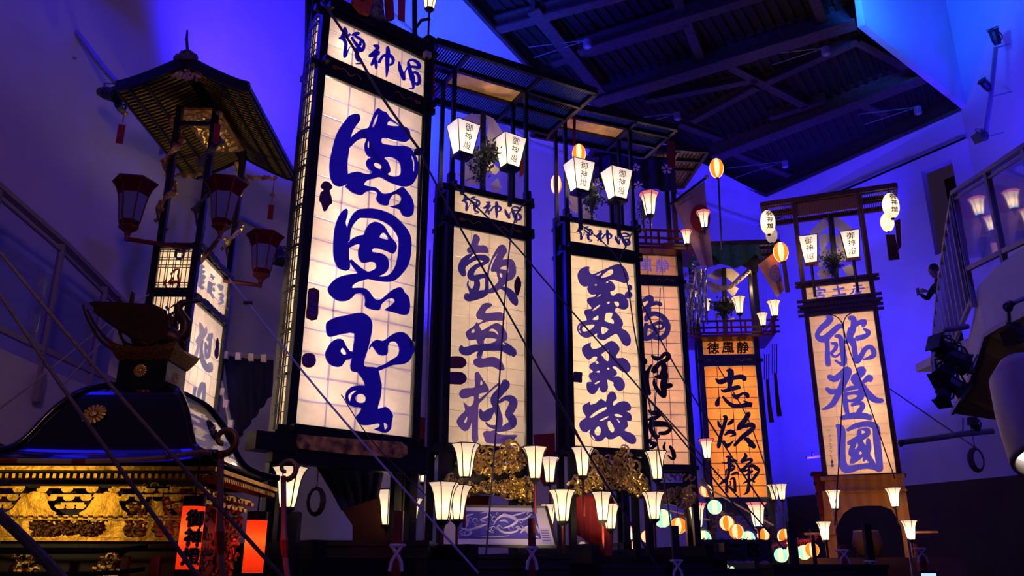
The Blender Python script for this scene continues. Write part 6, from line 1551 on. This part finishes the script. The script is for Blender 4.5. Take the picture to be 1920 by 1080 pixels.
# stair floor behind, so that the visitor stands on something
pb = at(1757, 520, 15.3); zf = pb.z-1.52
mb = MB(); mb.rng((pb.x-.25, 14.2, zf-.15), (pb.x+3.2, 16.2, zf)); struct('stair_landing', mb, WHITE)
# ---- visitor leaning over the stair rail
per = thing('person', 'person in dark clothes leaning over the stair rail holding a phone', 'person', (pb.x+.12, pb.y, zf), R_(-80))
def skin_body(name, verts, edges, radii, mat, par, sub=2):
    me = bpy.data.meshes.new(name); me.from_pydata(verts, edges, []); me.materials.append(mat)
    o = bpy.data.objects.new(name, me); COL.objects.link(o); o.parent = par
    sk = o.modifiers.new('skin', 'SKIN'); me.skin_vertices.new() if not me.skin_vertices else None
    for i, r in enumerate(radii):
        v = me.skin_vertices[0].data[i]; v.radius = (r, r) if not isinstance(r, tuple) else r; v.use_root = (i == 0)
    sb = o.modifiers.new('sub', 'SUBSURF'); sb.levels = sub; sb.render_levels = sub; sk.use_smooth_shade = True
    return o
CLO = pbr('black_clothing', (.012, .011, .02), .85); SKIN = pbr('skin', (.30, .14, .10), .55)
# local frame: y negative is the way the person looks (down into the hall)
skin_body('body', [(0, .05, .92), (0, 0, 1.12), (0, -.08, 1.33), (0, -.13, 1.42), (0, -.17, 1.50), (.19, -.10, 1.36), (-.19, -.10, 1.36), (.24, -.24, 1.14), (-.24, -.24, 1.14), (.10, -.47, 1.17), (-.10, -.47, 1.17), (.10, .06, .86), (-.10, .06, .86), (.11, .02, .48), (-.11, .08, .48), (.11, .08, .08), (-.11, .16, .08), (.11, -.10, .04), (-.11, -.02, .04)],
          [(0, 1), (1, 2), (2, 3), (3, 4), (2, 5), (2, 6), (5, 7), (6, 8), (7, 9), (8, 10), (0, 11), (0, 12), (11, 13), (12, 14), (13, 15), (14, 16), (15, 17), (16, 18)],
          [(.15, .11), (.14, .10), (.15, .10), .06, .055, .07, .07, .05, .05, .035, .035, .09, .09, .065, .065, .045, .045, .04, .04], CLO, per)
skin_body('head', [(0, -.17, 1.49), (0, -.18, 1.55), (0, -.20, 1.64), (0, -.19, 1.71), (0, -.285, 1.61)], [(0, 1), (1, 2), (2, 3), (2, 4)], [.05, .06, .085, .07, .012], SKIN, per)
mb = MB()
for s_ in (-1, 1): mb.lathe([(.001, -.012), (.012, 0), (.001, .012)], 6, (s_*.033, -.272, 1.645)); mb.box((s_*.088, -.19, 1.63), (.015, .035, .05))
mb.box((0, -.272, 1.575), (.045, .01, .010)); obj('face_details', mb, pbr('face_dark', (.12, .05, .04), .6), per)
mb = MB(); mb.lathe([(.090, 1.64), (.096, 1.68), (.085, 1.74), (.05, 1.78), (.001, 1.79)], 12, (0, -.175, 0)); obj('hair', mb, pbr('black_hair', (.01, .008, .008), .6), per, smooth=True)
for s_ in (-1, 1):
    vs = [(s_*.10, -.46, 1.17), (s_*.08, -.53, 1.19)]; ed = [(0, 1)]; rd = [.028, .032]
    for q in range(4):
        b_ = len(vs); vs += [(s_*(.085-.012*q)+.0, -.555, 1.215-.02*q), (s_*(.06-.01*q), -.585, 1.215-.02*q), (s_*(.035-.006*q), -.59, 1.21-.02*q)]; ed += [(1, b_), (b_, b_+1), (b_+1, b_+2)]; rd += [.010, .009, .008]
    b_ = len(vs); vs += [(s_*.06, -.53, 1.235), (s_*.035, -.55, 1.245)]; ed += [(1, b_), (b_, b_+1)]; rd += [.011, .009]
    skin_body('hand', vs, ed, rd, SKIN, per, 1)
ph_ = thing('phone', 'small phone with lit screen held by the person on the stair', 'phone', per.location+Matrix.Rotation(R_(-80), 3, 'Z') @ V((0, -.60, 1.19)), R_(-80))
mb = MB(); mb.box((0, 0, 0), (.075, .010, .145)); obj('case', mb, BLACKM, ph_)
mb = MB(); mb.box((0, .006, 0), (.066, .002, .13)); obj('screen', mb, glow('phone_screen', (.25, .4, 1), 2.0, (.02, .02, .03)), ph_)

# ---- spotlight rigs, pipes and lamps of the hall
def rig(label, pole, heads, Y, arms=(), cable=True, r=.03, name='spotlight_rig'):
    A = at(*pole[0], Y); t = thing(name, label, 'stage lights', A)
    mb = MB(); mb.tube([at(x, y, Y)-A for x, y in pole], r, 8); obj('pipe', mb, STEEL, t)
    for (x, y, dx, dy, s_) in heads:
        c = at(x, y, Y-.1)-A; d = V((dx, -.3, dy)).normalized(); mb = MB()
        mb.tube([c-d*s_, c-d*s_*.4, c+d*s_*.5, c+d*s_*.8], [s_*.35, s_*.5, s_*.5, s_*.62], 10); obj('lamp_housing', mb, BLACKM, t)
        mb = MB(); mb.box(c+d*s_*.95, (s_*1.1, s_*.08, s_*1.1), d.to_track_quat('Y', 'Z').to_matrix()); obj('barn_door', mb, BLACKM, t)
        mb = MB(); mb.tube([c+V((-s_*.5, 0, 0)), c+V((-s_*.5, 0, s_*.9)), c+V((s_*.5, 0, s_*.9)), c+V((s_*.5, 0, 0))], s_*.06, 5); obj('yoke', mb, BLACKM, t)
        if cable:
            mb = MB(); mb.tube([c+V((s_*(.3+.7*math.cos(a*.8)), .05, s_*(.2+.7*math.sin(a*.8)))) for a in range(9)], .012, 5); obj('cable', mb, BLACKM, t)
    for (x0, y0, x1, y1) in arms:
        mb = MB(); mb.tube([at(x0, y0, Y)-A, at(x1, y1, Y+.5)-A], .018, 6); obj('wall_arm', mb, STEEL, t)
    return t
rig('lighting pipe with a dark spotlight running down the left wall', [(85, -8), (150, 70), (200, 135), (226, 162)], [(205, 176, 1, -.4, .16), (222, 200, .8, -.8, .07)], 9.0, ((138, 109, 180, 110),), r=.04)
rig('short pipe with a spotlight between the side-on and tallest floats', [(450, 408), (485, 425), (523, 447)], [(524, 478, .3, -1, .15)], 11.6, r=.04)
rig('vertical pipe with three small spotlights high on the right wall', [(1867, 90), (1858, 180), (1846, 262)], [(1866, 68, -.3, .8, .21), (1848, 160, -.6, .5, .16), (1840, 255, -.6, -.4, .2)], 16.9, ((1866, 90, 1905, 80), (1856, 182, 1897, 172), (1846, 258, 1882, 248)), r=.055)
rig('cluster of black stage lights with looped cables under the stair', [(1768, 618), (1790, 616), (1815, 612)], [(1772, 655, -.8, .4, .17), (1790, 672, .8, -.5, .19), (1772, 700, -.5, -.4, .17), (1785, 720, .6, -.6, .17), (1770, 738, -.4, -.8, .14), (1800, 690, .9, 0, .12)], 8.9, ((1768, 618, 1758, 745),), r=.03)
rig('spotlight hung below the right balcony at the picture edge', [(1888, 572), (1930, 556)], [(1905, 628, -.5, -.2, .12), (1893, 575, .3, .5, .05)], 7.0, ((1890, 572, 1893, 618),), r=.02)
rig('low pipe with a spotlight right of the brown float', [(1684, 830), (1750, 822), (1800, 814), (1862, 808)], [(1828, 797, -.3, .2, .14), (1690, 832, 0, .3, .06)], 14.5, ((1805, 814, 1805, 785),), r=.05)
rig('small pipe bracket on the wall left of the brown float', [(1512, 858), (1538, 855)], [(1524, 852, .2, 1, .06)], 21.0, r=.05, cable=False)
# small cylinder ceiling lights with wires
for k, (x, y, lab) in enumerate(((1101, 82, 'first small ceiling light, above the gilded roof board'), (1548, 96, 'small ceiling light near the upper bulkhead corner'), (1270, 218, 'small ceiling light above the hidden float roof'), (1472, 308, 'small ceiling light nearest the far ceiling corner'), (1721, 207, 'small ceiling light at the right ceiling corner'))):
    c = atz(x, y, H2-.1); t = thing('ceiling_light', lab, 'lamp', c, 0, 'small cylinder lights on ceiling wires')
    mb = MB(); mb.lathe([(.085, -.10), (.095, -.09), (.095, .09), (.07, .10)], 14); obj('housing', mb, pbr('lilac_grey_can', (.3, .28, .34), .5) if 'lilac_grey_can' not in MATS else MATS['lilac_grey_can'], t)
    mb = MB(); mb.lathe([(.001, -.101), (.05, -.102), (.055, -.095)], 12); obj('lens', mb, WHITEP, t)
    for dx, dy in ((-110, 22), (-100, 38)):
        e = atz(x+dx, y+dy*.6+10*(dy > 30), H2-.02)-c; mb = MB(); mb.tube([V((0, 0, .1)), e+V((0, 0, .1))], .012, 5); obj('wire', mb, STEEL, t)
# big white lamp at the right edge
c = at(1950, 800, 4.2); t = thing('duct_lamp', 'large white rounded lamp housing at the right picture edge', 'lamp', c)
ax = V((-.16, -.45, -1)).normalized(); Mx = ax.to_track_quat('Z', 'Y').to_matrix().to_4x4()
def lathe_axis(prof, n=28):
    mb = MB(); mb.lathe(prof, n, caps=False); mb.v = [tuple(Mx @ V(v)) for v in mb.v]; return mb
obj('housing', lathe_axis([(.001, -.42), (.10, -.40), (.165, -.3), (.18, -.1), (.18, .18), (.175, .20), (.155, .20), (.15, .10)]), pbr('white_enamel', (.62, .5, .46), .4), t, smooth=True)
obj('lamp_tube', lathe_axis([(.001, .08), (.12, .09), (.15, .12)]), glow('cool_white_lamp', (1, .93, .85), 2.2, (.8, .8, .8)), t)

# ================================================================ low things in front of and under the floats
# dragon picture board
q = [(826, 1023, 10.9), (838, 949, 11.5), (1024, 951, 11.5), (1044, 1025, 10.9)]
BLp, TLp, TRp, BRp = [at(*p) for p in q]; t = thing('picture_board', 'framed blue and white dragon picture leaning under the second float', 'picture', BLp)
def qp(u, v, d=0):
    p = (BLp*(1-u)+BRp*u)*(1-v)+(TLp*(1-u)+TRp*u)*v; n = (BRp-BLp).cross(TLp-BLp).normalized(); return p-n*d*-1 - BLp if False else p+n*d-BLp
if ((BRp-BLp).cross(TLp-BLp)).y > 0: sgn = -1
else: sgn = 1
def quadm(u0, u1, v0, v1, d): mb = MB(); mb.quad(qp(u0, v0, sgn*d), qp(u1, v0, sgn*d), qp(u1, v1, sgn*d), qp(u0, v1, sgn*d)); return mb
mb = MB()
for a, b in (((0, 0), (1, 0)), ((1, 0), (1, 1)), ((1, 1), (0, 1)), ((0, 1), (0, 0))): mb.beam(qp(*a), qp(*b), .035, .035)
obj('picture_frame', mb, DARKWOOD, t)
obj('mount', quadm(0, 1, 0, 1, 0), pbr('lilac_mount', (.55, .48, .66), .5), t)
obj('printed_ground', quadm(.13, .88, .17, .86, .006), pbr('blue_print', (.07, .06, .42), .5, noise=.4, nscale=5), t)
PALEP = pbr('pale_print', (.42, .36, .62), .5)
mb = MB()
def sw(pts, w_):
    P = [qp(u, v, sgn*.012) for u, v in smoothpts(pts, 4)]; mb.tube(P, [max(.004, w_*math.sin(3.14*(i+.6)/(len(P)+.5))) for i in range(len(P))], 5)
for pts, w_ in (([(.15, .3), (.22, .5), (.2, .7), (.27, .78)], .02), ([(.16, .42), (.24, .36), (.34, .46), (.40, .52)], .02), ([(.20, .33), (.17, .26), (.22, .22), (.26, .3), (.22, .38), (.16, .4)], .014),
               ([(.34, .8), (.40, .84), (.43, .76), (.38, .68), (.34, .62), (.42, .55)], .012), ([(.46, .5), (.5, .66), (.56, .74), (.64, .7), (.68, .6), (.62, .48), (.54, .42)], .03), ([(.52, .6), (.57, .62), (.6, .56)], .015),
               ([(.5, .48), (.52, .36), (.58, .3), (.66, .34), (.7, .42)], .02), ([(.62, .72), (.7, .78), (.78, .84)], .012), ([(.66, .64), (.76, .66), (.84, .8)], .014), ([(.70, .3), (.76, .44), (.86, .5)], .02), ([(.72, .5), (.78, .3), (.86, .2)], .02), ([(.66, .46), (.74, .38), (.8, .44)], .014), ([(.44, .44), (.40, .38), (.46, .3)], .01), ([(.8, .6), (.86, .46), (.87, .3)], .018), ([(.30, .22), (.44, .2), (.6, .24)], .008)): sw(pts, w_)
for k in range(16):
    u, v, r = random.uniform(.18, .84), random.uniform(.22, .8), random.uniform(.012, .03)
    sw([(u+r*math.cos(q)*(1-q*.1), v+r*3*math.sin(q)*(1-q*.1)) for q in (0, 1, 2, 3, 4, 5)], .007)
obj('dragon_print', mb, PALEP, t, kind='stuff')
obj('caption_card', quadm(.88, .97, .05, .42, .01), PALEP, t)
for v in (.36, .3, .24, .18, .12): obj('caption_line', quadm(.89, .96, v, v+.02, .013), MATS['blue_print'], t)
# signboard with three gold characters
A = at(1318, 1051, 16.6); B = at(1445, 1012, 16.6); t = thing('signboard', 'black fringed signboard with three dim gold characters in front of the lantern cluster', 'sign', A); w_, h_ = (B.x-A.x), (B.z-A.z)
mb = MB(); mb.rng((0, 0, 0), (w_, .12, h_)); obj('board', mb, BLACKM, t)
mb = MB()
for k in range(240):
    x = random.uniform(0, w_); z = random.choice((0, h_)); z += .0
    if k % 4 == 0: x = random.choice((0, w_)); z = random.uniform(0, h_)
    mb.beam((x, random.uniform(-.02, .12), z), (x+random.uniform(-.05, .05), random.uniform(-.05, .12), z+random.uniform(-.05, .05)), .008)
obj('fringe', mb, DARKWOOD, t, kind='stuff')
for x, ch in ((1349, '第'), (1381, '二'), (1415, '区')):
    mb = MB(); c = at(x, 1031, 16.55)-A; add_text(mb, ch, V((c.x, -.012, c.z)), V((1, 0, 0)), V((0, 0, 1)), h_*.62, bold=.04); obj('lettering', mb, pbr('dim_gold_paint', (.22, .15, .07), .6) if 'dim_gold_paint' not in MATS else MATS['dim_gold_paint'], t)
for x in (.25*w_, .78*w_): mb = MB(); mb.rng((x-.05, .02, -1.9), (x+.05, .1, 0)); obj('sign_leg', mb, REDL, t)
# short upright posts at the ends of the carrying poles
for k, (x0, x1, y, Y, m_, tie, lab) in enumerate(((533, 563, 960, 7.6, BLACKP, None, 'broad black upright post below the white lamp at the shrine corner'), (740, 757, 958, 8.2, REDL, 1038, 'red upright post bound with white cord under the tallest float'),
        (990, 1004, 972, 9.6, REDL, 1040, 'dark red upright post bound with white cord in front of the dragon picture'), (1258, 1271, 986, 11.5, BLACKP, 1062, 'black upright post with white tie left of the orange striped lantern'),
        (1475, 1489, 978, 13.0, BLACKP, None, 'black upright post in front of the right lantern row'), (1617, 1630, 982, 12.0, BLACKP, 1063, 'black upright post with white cord in front of the brown float'),
        (1520, 1526, 1003, 15.0, REDL, None, 'thin red upright post in the right lantern row'), (1571, 1584, 1022, 15.2, RED, 1040, 'red upright with a white band left before the brown float'), (1716, 1729, 1020, 15.2, RED, 1037, 'red upright with a white band right before the brown float'),
        (1700, 1704, 1010, 15.8, STEEL, None, 'thin pale pole beside the right red upright'))):
    a = at(x0, y, Y); b = at(x1, y, Y); w_ = b.x-a.x; t = thing('upright_post', lab, 'post', (a.x+w_/2, Y, 0), 0, 'short upright posts along the front')
    mb = MB(); mb.rng((-w_/2, -w_/2, 0), (w_/2, w_/2, a.z)); obj('post_shaft', mb, m_, t)
    if tie:
        zc_ = at(x0, tie, Y).z; r = w_*.56
        for s_ in (-1, 1):
            mb = MB(); P = [(-s_*r, -r, zc_+.07), (0, -r*1.05, zc_), (s_*r*.9, -r, zc_-.07), (s_*r*1.2, -r*1.2, zc_-.16)]; mb.tube(P, .019, 5); obj('cord_tie', mb, WHITEP, t)
        mb = MB(); mb.tube([(r*math.cos(q_*.785+.39)*1.4, r*math.sin(q_*.785+.39)*1.4, zc_+.07) for q_ in range(9)], .018, 5); obj('cord_ring', mb, WHITEP, t)
# drum behind the arch of the brown float
c = at(1626, 1018, 18.9); dr_ = thing('drum', 'wooden barrel drum on a stand seen through the arch', 'drum', c)
mb = MB(); mb.lathe([(.25, -.26), (.31, 0), (.25, .26)], 20); obj('drum_barrel', mb, pbr('drum_wood', (.22, .08, .03), .4), dr_, smooth=True)
mb = MB(); mb.lathe([(.001, .262), (.25, .262), (.262, .22)], 20); obj('drum_skin', mb, pbr('drum_skin', (.5, .4, .33), .6), dr_)
for s_ in (-1, 1): mb = MB(); mb.rng((s_*.26-.04, -.05, -c.z), (s_*.26+.04, .05, -.1)); obj('stand_leg', mb, DARKWOOD, dr_)
# platform boxes under the floats: parts of each float
for (x0, x1, y, Y, d, K) in ((565, 802, 1013, 8.4, .9, KA), (800, 1068, 1039, 10.2, .8, K2), (1068, 1330, 1058, 11.8, 1.0, K3), (1330, 1455, 1066, 14.0, 1.0, K5)):
    a = at(x0, y, Y); b = at(x1, y, Y); w_ = b.x-a.x; c = K.L(V(((a.x+b.x)/2, Y, 0)))
    for nm, lo, hi_, m_ in (('platform_box', (-w_/2, 0, 0), (w_/2, d, a.z-.03), LACQ), ('platform_top', (-w_/2-.02, -.03, a.z-.05), (w_/2+.02, d+.02, a.z), LACQ), ('platform_edge', (-w_/2, -.04, a.z-.16), (w_/2, 0, a.z-.13), DARKWOOD)):
        mb = MB(); mb.rng(lo, hi_); o = K.part(nm, mb, m_); o.location = c; o.rotation_euler = (0, 0, -K.yaw)
a = at(1450, 1058, 11.0); b = at(1662, 1058, 11.0); w_ = b.x-a.x
t = thing('equipment_case', 'plain black case at the bottom right of centre, before the brown float', 'case', ((a.x+b.x)/2, 11.0, 0))
mb = MB(); mb.rng((-w_/2, 0, 0), (w_/2, .6, a.z-.03)); obj('case_body', mb, LACQ, t)
mb = MB(); mb.rng((-w_/2-.02, -.03, a.z-.05), (w_/2+.02, .62, a.z)); obj('case_lid', mb, LACQ, t)
# ================================================================ ropes
def rope(pts, Y, r, label, mat=ROPE, grp='stay ropes of the floats'):
    if isinstance(Y, (int, float)): Y = [Y]*len(pts)
    P = [at(x, y, z) for (x, y), z in zip(pts, Y)]; t = thing('stay_rope', label, 'rope', P[0], 0, grp)
    mb = MB(); Q = smoothpts([tuple(p-P[0]) for p in P], 6) if len(P) > 2 else [p-P[0] for p in P]
    mb.tube(Q, r, 7); obj('cord', mb, mat, t)
    return t, P[0]
GF = 'ropes across the left foreground'
rope([(-60, 461), (113, 720), (370, 1080), (420, 1150)], [4.2, 3.9, 3.5, 3.4], .0095, 'beige rope crossing the shrine roof to the lower centre, lower of two', ROPE, GF)
rope([(-40, 425), (207, 722), (523, 1075), (560, 1115)], [4.4, 4.1, 3.8, 3.7], .0095, 'beige rope crossing right of the shrine crest, upper of two', ROPE, GF)
rope([(-60, 915), (0, 968), (60, 1025), (125, 1095)], [1.9, 1.9, 1.9, 1.9], .012, 'thick near rope at the lower left corner', ROPE, GF)
rope([(-20, 780), (60, 720), (200, 607), (279, 552)], [6.8, 7, 7.6, 8.2], .008, 'thin cord rising to the right behind the phoenix, upper of two', ROPE, GF)
rope([(60, 820), (118, 722), (213, 617), (240, 592)][1:], [7, 7.4, 7.6], .008, 'thin cord rising to the right behind the phoenix, lower of two', ROPE, GF)
t, A = rope([(430, 523), (465, 568), (520, 637), (640, 783), (897, 1075)], [8.6, 8.3, 8.0, 7.6, 7.0], .010, 'pale blue cord from the side-on float down across the name board', pbr('pale_blue_rope', (.42, .44, .62), .7))
mb = MB(); mb.box(at(465, 568, 8.28)-A, (.09, .03, .03)); obj('tensioner', mb, BLACKM, t)
t, A = rope([(596, -10), (660, 85), (715, 180), (786, 280)], [8.2, 8.2, 8.3, 8.5], .016, 'dark rope crossing the header of the tallest float', ROPED)
mb = MB()
for a in range(3): mb.tube([at(786+9*math.cos(q*.9+a), 284+6*math.sin(q*.9), 8.5)-A for q in range(8)], .013, 5)
obj('knot', mb, pbr('navy_cord', (.04, .04, .16), .8), t)
rope([(786, 280), (822, 353), (960, 600), (1020, 708), (1090, 830), (1240, 1075)], [8.5, 8.6, 9.4, 9.8, 10.2, 10.6], .012, 'black rope from the knot down across the second float', ROPED)
rope([(786, 285), (783, 420), (779, 640)], [8.5, 8.5, 8.5], .010, 'dark cord hanging from the knot along the tallest float post', ROPED)
twisted('stay_rope', [(806, 470), (801, 700), (794, 1010)], 9.6, .016, 'beige twisted rope hanging along the right post of the tallest float', ROPE, 'rope', 3, 60, 'stay ropes of the floats')
rope([(844, 340), (957, 450), (1020, 524), (1104, 620), (1220, 753), (1420, 1000)], [11.4, 11.4, 11.6, 12, 12.6, 13], .013, 'rope from the second float top across the middle float panel', ROPED)
rope([(988, 376), (957, 450), (928, 835), (908, 1080)], [11.4, 11.4, 10.8, 10.4], .011, 'rope hanging in front of the second float panel', ROPED)
rope([(1062, 402), (1161, 489), (1193, 640), (1240, 870), (1262, 1020)], [13.5, 13.4, 13.0, 12.6, 12.4], .011, 'rope from the left top of the middle float along its right side', ROPED)
rope([(1189, 427), (1161, 489)], [13.5, 13.4], .011, 'short rope from the right top of the middle float to its knot', ROPED)
rope([(1010, 690), (1062, 775), (1107, 860), (1160, 950)], [13, 12.8, 12.6, 12.4], .012, 'rope crossing the lower left of the middle float', ROPED)
rope([(1180, 522), (1240, 640), (1310, 760), (1440, 960)], [15.6, 15.4, 15, 14.6], .014, 'upper rope crossing the half hidden float', ROPED)
rope([(1180, 709), (1310, 849), (1470, 1030)], [15.4, 15, 14.6], .014, 'lower rope crossing the half hidden float', ROPED)
rope([(1238, 540), (1230, 740), (1210, 900)], [15.8, 15.6, 15.2], .010, 'thin cord hanging in front of the half hidden float', ROPED)
rope([(1346, 687), (1400, 780), (1435, 875), (1462, 960)], [19.2, 19, 18.6, 18], .014, 'rope crossing the amber panel to the right', ROPED)
rope([(1551, 588), (1582, 618), (1577, 792), (1565, 985)], [17.2, 17.1, 16.8, 16.4], .012, 'rope hanging from the knot on the brown float, left of two', ROPED)
rope([(1600, 584), (1582, 618), (1634, 770), (1678, 898)], [17.2, 17.1, 16.8, 16.4], .012, 'rope crossing the brown float panel, right of two', ROPED)
rope([(1662, 725), (1740, 778), (1830, 840)], [17, 16, 14.6], .013, 'thin rope from the brown float to the coil on the right wall', ROPED)
rope([(640, 740), (700, 830), (800, 930)], [8.6, 8.5, 8.4], .006, 'fine cord crossing the name board', ROPED)
for (x, y, Y, lab) in ((592, 940, 12.6, 'coil of rope hung on the wall behind the blue cloth'), (1832, 862, 14.4, 'bundle of rope hanging on the right wall'), (1375, 0, 0, '')):
    if not Y: continue
    c = at(x, y, Y); t = thing('rope_coil', lab, 'rope', c); mb = MB()
    for k in range(5): mb.tube([(.09*math.sin(a*.52)*(1+.12*k), .02*k-.04, .17*math.cos(a*.52)*(1+.05*k)) for a in range(13)], .014, 5)
    obj('coil', mb, pbr('brown_rope', (.10, .06, .05), .9) if 'brown_rope' not in MATS else MATS['brown_rope'], t)
    mb = MB(); mb.tube([(0, 0, .17), (0, .02, .6)], .008, 5); obj('hanger', mb, BLACKM, t)

a = at(1727, 1075, 10.0); b = at(1757, 1090, 10.0)
t = thing('monitor', 'small lit screen cut by the bottom edge right of the brown float', 'screen', a)
mb = MB(); mb.rng((-.02, 0, -.25), (b.x-a.x+.02, .03, .02)); obj('monitor_case', mb, BLACKM, t)
mb = MB(); mb.rng((0, -.004, -.23), (b.x-a.x, -.001, 0)); obj('screen_face', mb, glow('screen_glow', (.45, .65, 1), 1.3, (.02, .02, .02)), t)
mb = MB(); mb.tube([(.09, .015, -.25), (.09, .015, -a.z)], .02, 6); obj('monitor_stand', mb, BLACKM, t)
